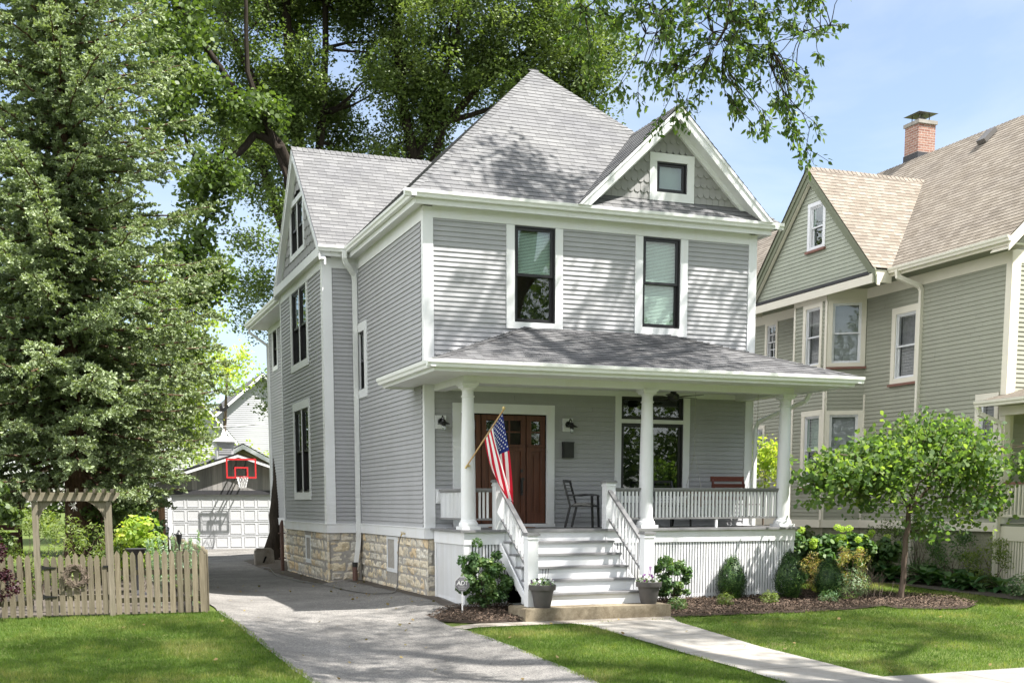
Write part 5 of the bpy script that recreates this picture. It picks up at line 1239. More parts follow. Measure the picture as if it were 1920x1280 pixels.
# the hanging bough itself: twigs with drooping leaves
def bough():
    m = MB(); C = []; D = []
    # centre points of leafy sprays (x, y, z)
    roots = [(.25, -10.2, 7.0), (1.9, -10, 7.3), (.9, -10.6, 8.1), (-1.2, -9.8, 7.3), (-.6, -10.2, 7.9), (1.6, -10.6, 8.3)]
    pts = []
    spec = [((-.75, -9.9, 7.55), (.75, .5, .6), 46), ((.1, -10.1, 7.25), (.85, .5, .75), 76), ((.95, -10.2, 7.1), (.75, .5, .8), 62), ((-.15, -9.9, 6.45), (.6, .4, .32), 16), ((.95, -10.2, 6.35), (.62, .4, .42), 17), ((1.75, -10.2, 7.85), (.5, .4, .4), 9), ((-1.05, -9.7, 7.0), (.38, .3, .45), 10), ((1.35, -10.3, 6.05), (.25, .3, .3), 6)]
    for c, r, n in spec:
        for p in ellip(rng, n, c, r, .1):
            pts.append(p); d = [np.linalg.norm(p - np.array(q)) for q in roots]; q = np.array(roots[int(np.argmin(d))])
            P = limb(m, q, p, .007, .003, .12, 5, 4, rng)
            if len(roots) < 60 and rng.uniform() < .35: roots.append(tuple(P[3]))
            dirn = p - q; dirn = dirn / (np.linalg.norm(dirn) + 1e-6) + np.array([0, 0, -.25])
            for k in range(3):
                dd = dirn + rng.normal(size=3) * .5; dd /= np.linalg.norm(dd); e = p + dd * rng.uniform(.14, .32)
                m.tube([p, (p + e) / 2 + np.array([0, 0, .01]), e], [.004, .003, .002], 4, caps=False)
                for j in range(9):
                    f = j / 8; C.append(p + (e - p) * f + rng.normal(size=3) * .022); D.append(dd * .5 + rng.normal(size=3) * .6 + np.array([0, 0, -.45]))
    m.build('hanging_bough', M['bark_dark'], stt)
    leafmesh('hanging_leaves', np.array(C), .070, M['boughleaf'], stt, np.array([(0, 0, 0), (.24, .3, .04), (.2, .62, .03), (0, 1, 0), (-.2, .62, .03), (-.24, .3, .04)]), .3, dirs=np.array(D), seed=9)
bough()

# woods across the street, seen only as reflections in the panes
rng = np.random.default_rng(77); C = []
for cx, cy, h in ((-16, -44, 15), (-8, -47, 17), (2, -45, 16), (12, -46, 17), (22, -43, 16), (31, -38, 15), (-26, -40, 14), (-34, -30, 14), (38, -26, 14)):
    C.append(ellip(rng, 10000, (cx, cy, h * .55), (5.8, 4.0, h * .48), .5)); C.append(ellip(rng, 5000, (cx + 4.5, cy + 2, 2.6), (5, 2.4, 3.4), .3))
tag(leafmesh('woods', np.concatenate(C), .30, M['mapleleaf'], None, QUAD, .3, seed=3), 'leafy woods across the street mirrored in the windows', 'woods', kind='stuff')

# ------------------------------------------------------------------ spruces
def spruce(label, base, h, rad, z0, nbr, mat, seed, trunk_r=.3, lean=(0, 0), bark='bark_brown', dens=1.0, ns=.10, xmax=99):
    rng = np.random.default_rng(seed); t = empty('spruce_tree', base, label, 'tree', 'spruces behind the picket fence'); b = np.array(base, float)
    m = MB(); ax_ = lambda z: b + np.array([lean[0] * z, lean[1] * z, z]) + np.array([.06 * math.sin(z * .7), .05 * math.cos(z * .9), 0])
    zs = np.linspace(-.2, h, 16); m.tube([ax_(z) for z in zs], [trunk_r * (1.25 if z < 0.2 else 1) * (1 - .93 * max(z, 0) / h) for z in zs], 14, caps=False)
    C = []; D = []; S = []; TN = []
    for i in range(nbr):
        f = (i + rng.uniform(0, .9)) / nbr; z = z0 + (h - z0) * f ** 1.05; az = i * 2.39996 + rng.normal() * .25
        Lb = rad * (1 - f) ** .75 * rng.uniform(.72, 1.12) * (1 if f > .12 else rng.uniform(.65, 1.0)) + .25
        p0 = ax_(z); dr = np.array([math.cos(az), math.sin(az), 0]); xm = xmax - (1.1 if z < 3.4 else .5 if z < 4.6 else 0)
        if p0[0] + dr[0] * Lb > xm: Lb = max(.4, (xm - p0[0]) / dr[0])
        droop = -.46 * (1 - f) + .25 * f; n = max(5, int(Lb / .3)); P = []
        for j in range(n + 1):
            s = j / n; P.append(p0 + dr * Lb * s + np.array([0, 0, droop * Lb * s + .30 * Lb * s * s * (1 - f * .5)]) + rng.normal(size=3) * .02)
        m.tube(P, [.045 * (1 - f * .6) * (1 - .85 * j / n) + .004 for j in range(n + 1)], 5, caps=False)
        sd = np.array([-dr[1], dr[0], 0]); tn = rng.uniform(0, 1)
        for j in range(1, n + 1):
            s = j / n
            if s < (.22 if z < 4 else .08): continue
            for side in (-1, 1, -1, 1):
                Lt = (.18 + .55 * Lb * .35 * (1 - s * .75)) * rng.uniform(.6, 1.15); d = sd * side * rng.uniform(.6, 1) + dr * rng.uniform(.5, 1.0) + np.array([0, 0, rng.uniform(-.55, .45)]); d /= np.linalg.norm(d)
                q0 = P[j] + (P[j - 1] - P[j]) * rng.uniform(0, 1); ks = max(2, int(Lt / .085 * dens))
                if Lt > .4 and j % 2: m.tube([q0, q0 + d * Lt * .8], [.009, .003], 3, caps=False)
                for k in range(ks):
                    g = (k + rng.uniform()) / ks; q = q0 + d * Lt * g + np.array([0, 0, -.12 * Lt * g * g])
                    for e in (-1, 1, 0, -.5, .6):
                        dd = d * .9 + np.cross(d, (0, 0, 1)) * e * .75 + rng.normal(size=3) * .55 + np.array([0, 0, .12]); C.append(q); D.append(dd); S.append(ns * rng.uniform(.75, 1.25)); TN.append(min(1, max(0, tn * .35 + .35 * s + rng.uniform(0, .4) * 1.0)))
    for i in range(46):
        z = rng.uniform(.9, z0 + 5); az = rng.uniform(0, 2 * PI); p0 = ax_(z); d = np.array([math.cos(az), math.sin(az), rng.uniform(-.35, .1)]); limb(m, p0, p0 + d * rng.uniform(.5, 2.0), .014, .004, .1, 4, 4, rng)
    m.build('trunk', M[bark], t, smooth=True)
    C = np.array(C); D = np.array(D); S = np.array(S); TN = np.array(TN); 
    NT = np.array([(0, 0, 0), (.20, .15, .08), (.18, .75, .05), (0, 1.05, 0), (-.18, .75, -.05), (-.20, .15, -.08)])
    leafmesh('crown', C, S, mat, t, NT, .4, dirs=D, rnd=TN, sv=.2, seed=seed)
    return len(C)
c1 = spruce('largest blue green spruce with the thick brown trunk behind the arbor', (-6.35, 6.8, 0), 17.5, 4.5, 2.5, 300, M['needles'], 51, .33, dens=2.1, ns=.075, xmax=-2.95)
c2 = spruce('slimmer spruce leaning right behind the thick spruce trunk', (-5.75, 10.6, 0), 15.5, 2.9, 3.4, 130, M['needles'], 52, .2, lean=(-.05, 0.02), dens=1.9, ns=.08, xmax=-3.3)
c3 = spruce('blue green spruce at the photo edge left of the thick trunk', (-10.6, 8.4, 0), 16.5, 4.4, 3.0, 165, M['needles'], 53, .28, dens=1.8, ns=.08)
c4_ = spruce('low young spruce reaching toward the garage from the fence line', (-5.1, 12.6, 0), 3.4, 1.1, .6, 30, M['needles_dark'], 54, .07)
print('spruce shoots', c1, c2, c3, c4_)
# ================================================================== fence, gate, arbor
FY = -1.45
gf_ = gz(-6, FY)
def picket(x, z0, z1, par, y=FY, w=.088, d=(1, 0), name='picket'):
    m = MB(); t = .02; j = random.uniform(-.012, .012); tl = random.uniform(-.008, .008)
    ux, uy = d; nx, ny = -uy, ux
    pt = lambda a, b, z: (x[0] + ux * (a + tl * (z - z0)) + nx * b, x[1] + uy * (a + tl * (z - z0)) + ny * b, z)
    h = w / 2; zz = z1 + j
    prof = [(-h, z0), (h, z0), (h, zz - .075), (h * .55, zz - .03), (0, zz), (-h * .55, zz - .03), (-h, zz - .075)]
    m.prism([pt(a, -t / 2, z) for a, z in prof], (nx * t, ny * t, 0), random.random()); return m.build(name, M['fence'], par)
def fence(label, a, b, n, zt, extra=(), y0=0):
    a = Vector(a + (0,)); b = Vector(b + (0,)); L0 = (b - a).length; d = (b - a).normalized()
    f = empty('picket_fence', (a.x, a.y, gz(a.x, a.y)), label, 'fence', 'picket fence sections')
    nrm = Vector((-d.y, d.x, 0)) * .035
    for z in (.25, .72):
        m = MB(); m.beam(a + nrm + Vector((0, 0, z + gz(a.x, a.y))), b + nrm + Vector((0, 0, z + gz(b.x, b.y))), .035, .085); m.build('rail', M['fence'], f)
    for i in range(n):
        p = a + d * (L0 * (i + .5) / n); g = gz(p.x, p.y); picket((p.x, p.y), g + .0 + .02, g + zt + random.uniform(-.012, .012), f, d=(d.x, d.y))
    for t in extra:
        p = a + d * (L0 * t) + nrm * 2.2; m = MB(); m.box(p.x - .045, p.x + .045, p.y - .045, p.y + .045, gz(p.x, p.y) - .1, gz(p.x, p.y) + 1.0); m.build('post', M['fence'], f)
    return f
fence('weathered picket fence run left of the arbor gate', (-9.9, FY), (-7.2, FY), 21, 1.04, (.3,))
fence('weathered picket fence run between the arbor and the driveway', (-5.93, FY), (-4.42, FY), 12, 1.09, (.98,))
fence('picket fence run turning back along the driveway edge', (-4.38, FY + .05), (-4.30, 6.5), 62, 1.07, (.0, .5, 1))
gt = empty('garden_gate', (-7.03, FY, gf_), 'weathered picket gate with black strap hinges under the arbor', 'gate')
for i in range(9): x = -6.98 + i * .113; picket((x, FY - .01), gf_ + .04, gf_ + 1.06 - .05 * abs(i - 4) / 4, gt)
for z in (.27, .74):
    m = MB(); m.box(-7.02, -6.02, FY + .015, FY + .05, gf_ + z, gf_ + z + .09); m.build('rail', M['fence'], gt)
m = MB(); m.beam((-6.98, FY + .06, gf_ + .36), (-6.06, FY + .06, gf_ + .74), .03, .07); m.build('diagonal_brace', M['fence'], gt)
for z in (.30, .78):
    m = MB(); m.prism([(-7.06, FY - .035, gf_ + z), (-7.06, FY - .035, gf_ + z + .1), (-7.0, FY - .035, gf_ + z + .07), (-6.83, FY - .035, gf_ + z + .055), (-6.83, FY - .035, gf_ + z + .045), (-7.0, FY - .035, gf_ + z + .03)], (0, .01, 0)); m.build('hinge', M['blackmetal'], gt)
m = MB(); m.box(-6.1, -5.98, FY - .035, FY - .02, gf_ + .82, gf_ + .85); m.build('latch', M['blackmetal'], gt)
ar = empty('garden_arbor', (-6.55, FY, gf_), 'weathered wooden arbor with projecting rafters over the garden gate', 'arbor')
for x in (-7.12, -5.97):
    for y in (FY, FY + .85): m = MB(); m.box(x - .046, x + .046, y - .046, y + .046, gf_ - .05, 1.86); m.build('post', M['arbor'], ar)
for y in (FY - .07, FY + .92):
    m = MB(); m.prism([(-7.30, y, 2.01), (-5.79, y, 2.01), (-5.80, y, 1.96), (-5.88, y, 1.87), (-7.21, y, 1.87), (-7.29, y, 1.96)], (0, .035, 0)); m.build('beam', M['arbor'], ar)
for i in range(10):
    x = -7.20 + i * .146; m = MB(); m.prism([(x, FY - .22, 2.075), (x, FY + 1.15, 2.075), (x, FY + 1.13, 2.03), (x, FY + 1.08, 1.985), (x, FY - .15, 1.985), (x, FY - .2, 2.03)], (.032, 0, 0), random.random()); m.build('rafter', M['arbor'], ar)
for x, s_ in ((-7.07, 1), (-6.02, -1)):
    for y in (FY, FY + .85):
        m = MB(); P = [(x, y - .02, 1.56), (x + s_ * .06, y - .02, 1.70), (x + s_ * .17, y - .02, 1.81), (x + s_ * .28, y - .02, 1.87), (x, y - .02, 1.87)]; m.prism(P, (0, .04, 0)); m.build('corner_bracket', M['arbor'], ar)
# wreath and star ornament
rng = np.random.default_rng(3)
wr = empty('wreath', (-6.54, FY - .06, gf_ + .69), 'dry twig wreath hung on the garden gate', 'wreath')
m = MB()
for i in range(210):
    t = rng.uniform(0, 2 * PI); r = .155 + rng.normal() * .02; c = np.array([-6.54 + r * math.cos(t), FY - .06 + rng.normal() * .012, gf_ + .69 + r * math.sin(t)])
    d = np.array([-math.sin(t), rng.normal() * .25, math.cos(t)]) * .055 + np.array([math.cos(t), 0, math.sin(t)]) * rng.uniform(-.02, .055); m.tube([c - d, c + d], [.005, .003], 4)
for i in range(10):
    a = rng.uniform(-.5, .5); c = np.array([-6.54, FY - .075, gf_ + .86]); m.tube([c, c + np.array([a * .2 - .0, -.01, .02 - abs(a) * .06])], [.01, .005], 4)
m.build('twigs', M['wreath'], wr)
M['ornament'] = plain('silver_wire', (.62, .60, .57), .4, .5)
so_ = empty('star_ornament', (-6.52, FY, 1.80), 'spiky white wire star hanging from the arbor beam', 'ornament')
m = MB(); c = np.array([-6.52, FY, 1.79])
for i in range(34):
    d = rng.normal(size=3); d /= np.linalg.norm(d); m.tube([c, c + d * rng.uniform(.07, .11)], [.004, .0025], 4)
m.build('spikes', M['ornament'], so_); m = MB(); m.tube([c, c + np.array([0, 0, .1])], .002, 4); m.build('hook_wire', M['blackmetal'], so_)

# ------------------------------------------------------------------ shrubs
def shrub(name, label, base, blobs, size, mat, seed, tmpl=QUAD, up=.5, stems=10, cat='shrub', group=None, nrm_out=1.0, stem_r=.008, bark='bark_gray', crown='foliage', drop=0):
    """blobs: (centre, radii, count, shell)"""
    rng = np.random.default_rng(seed); t = empty(name, base, label, cat, group); C = []; NN = []
    for c, r, n, sh in blobs:
        q = ellip(rng, n, c, r, sh); q = q[q[:, 2] > base[2] + .02]; C.append(q); NN.append((q - np.array(c)) / np.array(r) * nrm_out)
    C = np.concatenate(C); NN = np.concatenate(NN); m = MB()
    for i in range(stems):
        p = C[rng.integers(len(C))]; b = np.array(base) + np.array([rng.normal() * .05, rng.normal() * .05, 0]); limb(m, b, p, stem_r, stem_r * .3, .1, 4, 5, rng)
    if stems: m.build('stems', M[bark], t, smooth=True)
    C = C + np.array([[0, 0, -drop]]) * np.abs(rng.normal(size=(len(C), 1)))
    tn = np.array([mnoise.noise(Vector(p * 3.0)) for p in C]) * .5 + .35 + rng.uniform(-.35, .35, len(C)); leafmesh(crown, C, size, M[mat], t, tmpl, up, nrm=NN, rnd=np.clip(tn, 0, 1), seed=seed); return t
def at(x, y): return (x, y, gz(x, y))
def clumpy(c, r, n, k, spread, rng_seed, sh=.5):
    r_ = np.random.default_rng(rng_seed); q = ellip(r_, k, c, r, sh); return [(tuple(p), (spread, spread, spread * .8), n // k, .0) for p in q]
shrub('viburnum_shrub', 'leafy rounded shrub left of the porch stairs beside the yard sign', at(.38, -2.45), clumpy((.33, -2.45, .50), (.50, .38, .46), 4600, 60, .11, 1) + [((-.12, -2.5, .82), (.08, .08, .12), 60, 0), ((.2, -2.4, 1.12), (.1, .1, .1), 60, 0)], .055, 'shrubleaf', 61, MAPLE, .7, 26, group='shrubs along the porch')
shrub('viburnum_shrub', 'small airy shrub right of the stairs against the lattice', at(4.05, -2.35), clumpy((4.15, -2.35, .42), (.46, .30, .40), 3600, 60, .09, 2), .05, 'shrubleaf', 62, MAPLE, .7, 20, group='shrubs along the porch')
for i, (x, y, rr_, h, lb) in enumerate(((5.62, -2.1, .27, .86, 'clipped boxwood nearest the stairs, against the lattice'), (6.76, -2.4, .28, .98, 'tallest dark boxwood in front of the porch corner'), (7.66, -2.45, .27, .84, 'clipped boxwood right of the porch corner'))):
    b = at(x, y); rng = np.random.default_rng(70 + i); t = empty('boxwood_shrub', b, lb, 'shrub', 'clipped boxwoods')
    n = 11000; v = rng.normal(size=(n, 3)); v /= np.linalg.norm(v, axis=1, keepdims=True); rad = rng.uniform(.5, 1, n) ** .35
    lump = np.array([1 + .30 * mnoise.noise(Vector(q * 3.2) + Vector((i * 7, 0, 0))) for q in v]); zz = v[:, 2]; wd = 1 - .30 * zz - .12 * zz * zz
    C = np.stack([v[:, 0] * rr_ * wd * rad * lump, v[:, 1] * rr_ * wd * rad * lump, zz * h / 2 * rad * lump + h / 2], -1) + np.array(b)
    sp = rng.uniform(size=n) < .13; C[sp] += v[sp] * rng.uniform(.01, .075, (sp.sum(), 1))
    leafmesh('foliage', C, .030, M['boxleaf'], t, QUAD, .2, nrm=v * .8, seed=70 + i)
    m = MB(); m.tube([b, (b[0], b[1], b[2] + h * .7)], [.03, .01], 6); m.build('stems', M['bark_gray'], t)
for i, (x, y, s_, mt, lb) in enumerate(((3.72, -3.35, .2, 'shrubleaf', 'low green plant at the lawn edge beside the concrete step'), (4.98, -2.95, .2, 'limeleaf', 'low light green plant in front of the first boxwood'), (5.95, -2.95, .19, 'limeleaf', 'small yellowish plant between the boxwoods'), (7.25, -3.05, .22, 'varieg', 'pale leafed low plant in front of the last boxwood'))):
    shrub('perennial_plant', lb, at(x, y), [((x, y, gz(x, y) + .13), (s_, s_ * .8, .16), 420, .2)], .05, mt, 80 + i, LONG, .8, 10, 'plant', 'low perennials in the mulch bed', stem_r=.004)
shrub('perennial_plant', 'tall seeding perennial clump with brown stalks left of the young tree', at(7.95, -2.9), [((7.9, -2.9, .22), (.42, .3, .32), 900, .1)], .05, 'varieg', 86, LONG, .6, 60, 'plant', 'low perennials in the mulch bed', stem_r=.004)
t = bpy.data.objects['perennial_plant.004'] if 'perennial_plant.004' in bpy.data.objects else None
rng = np.random.default_rng(8); m = MB()
for i in range(70):
    b = np.array(at(8.35 + rng.normal() * .25, -2.6 + rng.normal() * .15)); e = b + np.array([rng.normal() * .18, rng.normal() * .1, rng.uniform(.4, .72)]); limb(m, b, e, .004, .002, .1, 3, 4, rng)
m.build('seed_stalks', M['wreath'], t)
for i, (x, y, z, r_, n) in enumerate(((8.15, -1.15, .42, .42, 1500), (9.35, -.9, .48, .42, 1300))):
    shrub('spirea_shrub', ('golden orange spirea between the two right boxwoods', 'coppery spirea right of the last boxwood')[i], at(x, y), clumpy((x, y, z - .05), (r_ * 1.15, .38, .42), n, 26, .13, 300 + i), .055, 'orange', 90 + i, LONG, .6, 14, group='golden spireas')
shrub('lime_groundcover', 'bright lime green low plant under the golden spirea', at(8.2, -1.75), [((8.2, -1.75, .05), (.42, .22, .24), 900, .1)], .05, 'yellowleaf', 93, QUAD, .7, 6, 'plant')
# hydrangeas
for i, (x, y, h, lb) in enumerate(((9.4, .6, 1.35, 'hydrangea nearest the porch corner with lime flower heads'), (10.4, .5, 1.25, 'middle hydrangea below the sage foundation'), (11.5, .9, 1.15, 'hydrangea partly hidden behind the young tree trunk'))):
    t = shrub('hydrangea_shrub', lb, at(x, y), clumpy((x, y, h * .45), (.6, .45, h * .42), 1500, 30, .16, 100 + i), .12, 'shrubleaf', 100 + i, HEART, .8, 16, group='hydrangeas below the neighboring foundation')
    r_ = np.random.default_rng(i); 
    for k in range(7):
        a = r_.uniform(0, 2 * PI); p = np.array([x + .45 * math.cos(a), y - .25 + .25 * math.sin(a), h * r_.uniform(.6, 1.0)])
        leafmesh('flower_head', ellip(r_, 170, p, (.09, .09, .075), .7), .032, M['limebloom'], t, QUAD, .3, seed=k)
# hostas: individual mounds
def hosta(x, y, r, n, lb, seed, mat='hosta'):
    rng = np.random.default_rng(seed); t = empty('hosta_plant', at(x, y), lb, 'plant', 'hostas along the neighboring house'); b = np.array(at(x, y)); V = []; F = []; R = []
    for i in range(n):
        az = rng.uniform(0, 2 * PI); el = rng.uniform(.1, 1.1); L0 = r * rng.uniform(.55, .9); w = .07 * rng.uniform(.8, 1.3); d = np.array([math.cos(az), math.sin(az), 0]); s_ = np.array([-d[1], d[0], 0]); base = len(V)
        for j in range(7):
            f = j / 6; pos = b + d * L0 * f * math.cos(el * (1 - .5 * f)) + np.array([0, 0, L0 * (math.sin(el) * f * 1.25 - .75 * f * f * (1.0 - el * .3)) + .08]); wid = w * (0.08 + (0 if f < .3 else math.sin(PI * min(1, (f - .25) / .75)) ** .7))
            V += [pos - s_ * wid + np.array([0, 0, .25 * wid]), pos, pos + s_ * wid + np.array([0, 0, .25 * wid])]
        rr = rng.uniform()
        for j in range(6):
            for q in (0, 1): F.append((base + j * 3 + q, base + j * 3 + q + 1, base + j * 3 + q + 4, base + j * 3 + q + 3)); R.append(rr)
    mesh_np('leaves', V, F, M[mat], t, attr=R, smooth=True)
HL = ['hosta mound just right of the young tree trunk', 'hosta behind the young tree trunk', 'dark hosta mound mid way along the lawn edge', 'hosta mound touching the lawn below the foundation wall', 'hosta beside the pale variegated plants', 'back row hosta against the shrubs', 'back row hosta below the neighboring porch', 'rightmost hosta mound of the row']
for i, (x, y, r) in enumerate(((11.2, .1, .62), (11.0, .9, .55), (11.6, -.6, .66), (11.75, -1.2, .62), (11.8, -1.9, .6), (12.2, -.2, .6), (12.3, -1.1, .6), (12.2, -2.3, .55))): hosta(x, y, r, 46, HL[i], 110 + i)
for i, (x, y) in enumerate(((12.2, -3.1), (12.0, -3.8), (12.7, -3.4))):
    shrub('variegated_plant', ('pale variegated plants at the far right lawn edge', 'variegated clump closest to the right photo edge', 'variegated clump against the porch lattice')[i], at(x, y), [((x, y, .05), (.5, .45, .34), 1100, .3)], .06, 'varieg', 120 + i, QUAD, .8, 6, 'plant', 'variegated groundcover')
for i, (x, y, h, lb, mt) in enumerate(((12.45, 1.9, 1.5, 'dark shrub filling the shade behind the young tree trunk', 'mapleleaf'), (12.5, .7, 1.75, 'tall dark shrub below the cream corner trim', 'shrubleaf'), (12.5, -.5, 1.3, 'feathery green shrub beside the neighboring porch lattice', 'shrubleaf'), (12.6, -1.5, 1.0, 'loose upright plant in front of the porch lattice', 'limeleaf'))):
    shrub('foundation_shrub', lb, at(x, y), clumpy((x, y, h * .5), (.5, .55, h * .5), 1500, 34, .18, 130 + i), .07, mt, 130 + i, LONG, .4, 16, group='shrubs below the neighboring wall')
for i, (x, y, h) in enumerate(((8.6, 3.2, 1.2), (8.4, 5.2, 1.2), (9.6, 2.2, 1.1), (10.4, 2.4, 1.2))):
    shrub('side_yard_shrub', ('dark shrub glimpsed under the porch railing end', 'shrub deeper between the two houses', 'green shrub behind the hydrangeas', 'broad shrub against the bay foundation')[i], at(x, y), clumpy((x, y, h * .5), (.6, .6, h * .5), 1000, 24, .2, 140 + i), .11, 'mapleleaf', 140 + i, HEART, .6, 8, group='shrubs between the houses')
tree('ornamental_tree', 'small bright yellow green tree seen between porch column and house corner', (8.75, 1.6, 0), [([(8.75, 1.6, 0), (8.7, 1.6, 1.2), (8.75, 1.6, 2.4)], .035, .012)], [((8.72, 1.6, 2.75), (.55, .5, .75), 60)], M['yellowleaf'], M['bark_gray'], leaf=.085, k=26, rc=.13, seed=150, hole=.5, twig=.006)

# young redbud on the lawn
rb = (9.05, -2.95, gz(9.05, -2.95))
tree('redbud_tree', 'young redbud with drooping heart shaped leaves on the right lawn', rb,
     [([(9.05, -2.95, -.15), (9.08, -2.95, .6), (9.12, -2.96, 1.3), (9.16, -2.95, 1.75)], .062, .045), ([(9.14, -2.95, 1.65), (9.6, -3.0, 2.15), (10.3, -3.1, 2.6), (11.2, -3.1, 2.95)], .035, .012), ([(9.14, -2.95, 1.68), (8.8, -3.0, 2.2), (8.2, -3.1, 2.65), (7.3, -3.1, 2.75)], .032, .01), ([(9.16, -2.95, 1.75), (9.3, -2.9, 2.5), (9.5, -2.9, 3.2)], .03, .01), ([(9.15, -2.95, 1.6), (9.9, -2.8, 1.9), (10.8, -2.7, 2.0)], .025, .009), ([(9.14, -2.95, 1.7), (9.0, -3.4, 2.2), (9.0, -3.9, 2.5)], .02, .008)],
     [((9.4, -2.95, 2.85), (1.6, 1.1, .60), 170), ((8.3, -2.95, 2.55), (.8, .7, .5), 50), ((7.7, -3.0, 2.42), (1.0, .6, .40), 80), ((8.5, -2.95, 2.75), (.8, .8, .5), 60), ((10.3, -2.9, 3.05), (1.1, .8, .42), 50), ((11.1, -2.95, 2.60), (1.3, .7, .42), 90), ((12.0, -3.0, 2.65), (.8, .6, .35), 46), ((7.1, -3.0, 2.55), (.5, .4, .3), 20), ((9.7, -2.9, 3.35), (.9, .5, .25), 26), ((11.3, -3.0, 1.95), (.5, .4, .35), 16), ((7.0, -3.0, 2.15), (.35, .3, .3), 14), ((10.4, -2.9, 1.85), (.9, .7, .5), 40), ((8.4, -3.0, 2.0), (.7, .6, .4), 36), ((9.45, -2.9, 1.4), (.4, .4, .34), 14)],
     M['redbudleaf'], M['bark_gray'], leaf=.092, k=15, rc=.20, tmpl=HEART, seed=160, up=.15, hole=.2, twig=.008, drop=.08, flat=.8)

# garden behind the fence
for i, (c, r, n, sz, mt, lb, tp) in enumerate((((-7.1, 2.2, .95), (.75, .6, .95), 2600, .075, 'limeleaf', 'light green shrub seen through the left side of the arbor', LONG), ((-6.3, 3.2, .7), (.7, .6, .7), 1700, .075, 'limeleaf', 'bushy light green plant at the foot of the thick spruce trunk', LONG), ((-5.25, 3.2, 1.05), (.42, .4, .62), 1200, .08, 'yellowleaf', 'yellowish bush right of the arbor post', HEART),
      ((-8.2, 1.6, 1.2), (.8, .7, 1.2), 2400, .085, 'mapleleaf', 'tall green shrub at the photo edge behind the purple shrub', HEART), ((-5.6, 6.5, 1.1), (.9, .8, 1.1), 1800, .09, 'mapleleaf', 'dark bush in the shade between the spruces', HEART), ((-4.75, 8.5, .9), (.55, .9, .9), 1600, .08, 'shrubleaf', 'green bush beside the brown board fence', QUAD), ((-8.8, 5, 1.2), (1.2, .8, 1.2), 2000, .09, 'limeleaf', 'sunny bush in front of the dark slatted screen', HEART),
      ((-4.62, 12.5, 1.4), (.6, 1.2, 1.4), 2200, .1, 'mapleleaf', 'tall dark bush left of the garage', HEART), ((-4.7, 17, 1.6), (.6, 1.2, 1.6), 2200, .12, 'mapleleaf', 'dark greenery between fence and garage corner', HEART))):
    shrub('garden_shrub', lb, (c[0], c[1], gz(c[0], c[1])), clumpy(c, r, n, 36, .2, 200 + i), sz, mt, 200 + i, tp, .6, 16, group='shrubs in the fenced garden')
shrub('purple_shrub', 'dark purple leaved shrub overhanging the fence at the left photo edge', at(-7.85, -1.85), clumpy((-7.8, -1.85, .95), (.42, .3, .72), 2600, 36, .13, 5), .055, 'purple', 171, QUAD, .4, 18)
rng = np.random.default_rng(12)
for i in range(9):
    x = -5.3 + i * .11 + rng.normal() * .03; y = -.55 + rng.normal() * .15; b = np.array(at(x, y)); h = rng.uniform(1.12, 1.36); t = empty('artemisia_plant', tuple(b), 'silvery green spire plant standing behind the pickets', 'plant', 'silvery spires behind the picket fence'); m = MB()
    m.tube([b, b + np.array([.01, 0, h])], [.006, .002], 4); m.build('stem', M['silver'], t)
    z = rng.uniform(.3, 1, 300) ** .8; C = b + np.stack([rng.normal(size=300) * .028 * (1.3 - z), rng.normal(size=300) * .028 * (1.3 - z), z * h], -1); D = rng.normal(size=(300, 3)) + np.array([0, 0, .8]); leafmesh('leaves', C, .055, M['silver'], t, NEEDLE, .2, dirs=D, seed=i)

# torch, bird bath, bins, board fence, slatted screen, play set, block
t = empty('garden_torch', at(-4.8, -.9), 'black garden torch on a pole behind the picket fence', 'garden torch'); m = MB(); b = at(-4.8, -.9)
m.tube([b, (b[0], b[1], 1.14)], .012, 8); m.build('pole', M['blackmetal'], t); m = MB(); m.lathe((b[0], b[1], 1.12), [(0, 0), (.03, 0), (.055, .16), (.058, .17), (.05, .18), (.02, .215), (.018, .24), (.0, .245)], 14); m.build('oil_canister', M['blackmetal'], t, smooth=True)
t = empty('bird_bath', at(-5.3, 2.5), 'dark bird bath bowl just above the pickets', 'bird bath'); b = at(-5.3, 2.5); m = MB(); m.lathe(b, [(.16, 0), (.15, .04), (.05, .1), (.04, .7), (.07, .78), (.22, .9), (.24, .93), (.23, .935), (.05, .86), (0, .85)], 20); m.build('bowl', M['darkband'], t, smooth=True)
M['bin'] = plain('gray_bin_plastic', (.075, .08, .085), .55, .3)
for i, (x, y, lb) in enumerate(((-3.28, 24.4, 'gray trash can nearer the garage wall'), (-3.12, 23.7, 'gray trash can with conical lid beside the garage door'))):
    t = empty('trash_can', (x, y, 0), lb, 'trash can', 'trash cans beside the garage'); m = MB(); m.lathe((x, y, 0), [(0, .0), (.21, .0), (.27, .82), (.29, .84), (.29, .88), (.27, .88)], 18); m.build('body', M['bin'], t, smooth=True); m = MB(); m.lathe((x, y, .88), [(.29, 0), (.29, .04), (.12, .17), (.05, .19), (.05, .24), (0, .24)], 18); m.build('lid', M['bin'], t, smooth=True)
t = empty('board_fence', (-3.95, 19.6, 0), 'brown cedar board fence end beside the garage', 'fence')
for i in range(7): x = -4.45 + i * .15; m = MB(); m.box(x, x + .14, 19.6, 19.63, .02, 1.86 + random.uniform(-.02, .02), random.random()); m.build('board', M['brownpost'], t)
for x in (-3.42,): m = MB(); m.box(x - .02, x + .1, 19.55, 19.67, 0, 1.92); m.build('post', M['brownpost'], t)
t = empty('slatted_screen', (-8.6, 8.2, 0), 'dark red horizontal slat screen at the left photo edge', 'screen fence')
for i in range(9): m = MB(); m.box(-9.6, -7.6, 8.2, 8.23, .5 + i * .175, .63 + i * .175, random.random()); m.build('slat', M['slatwood'], t)
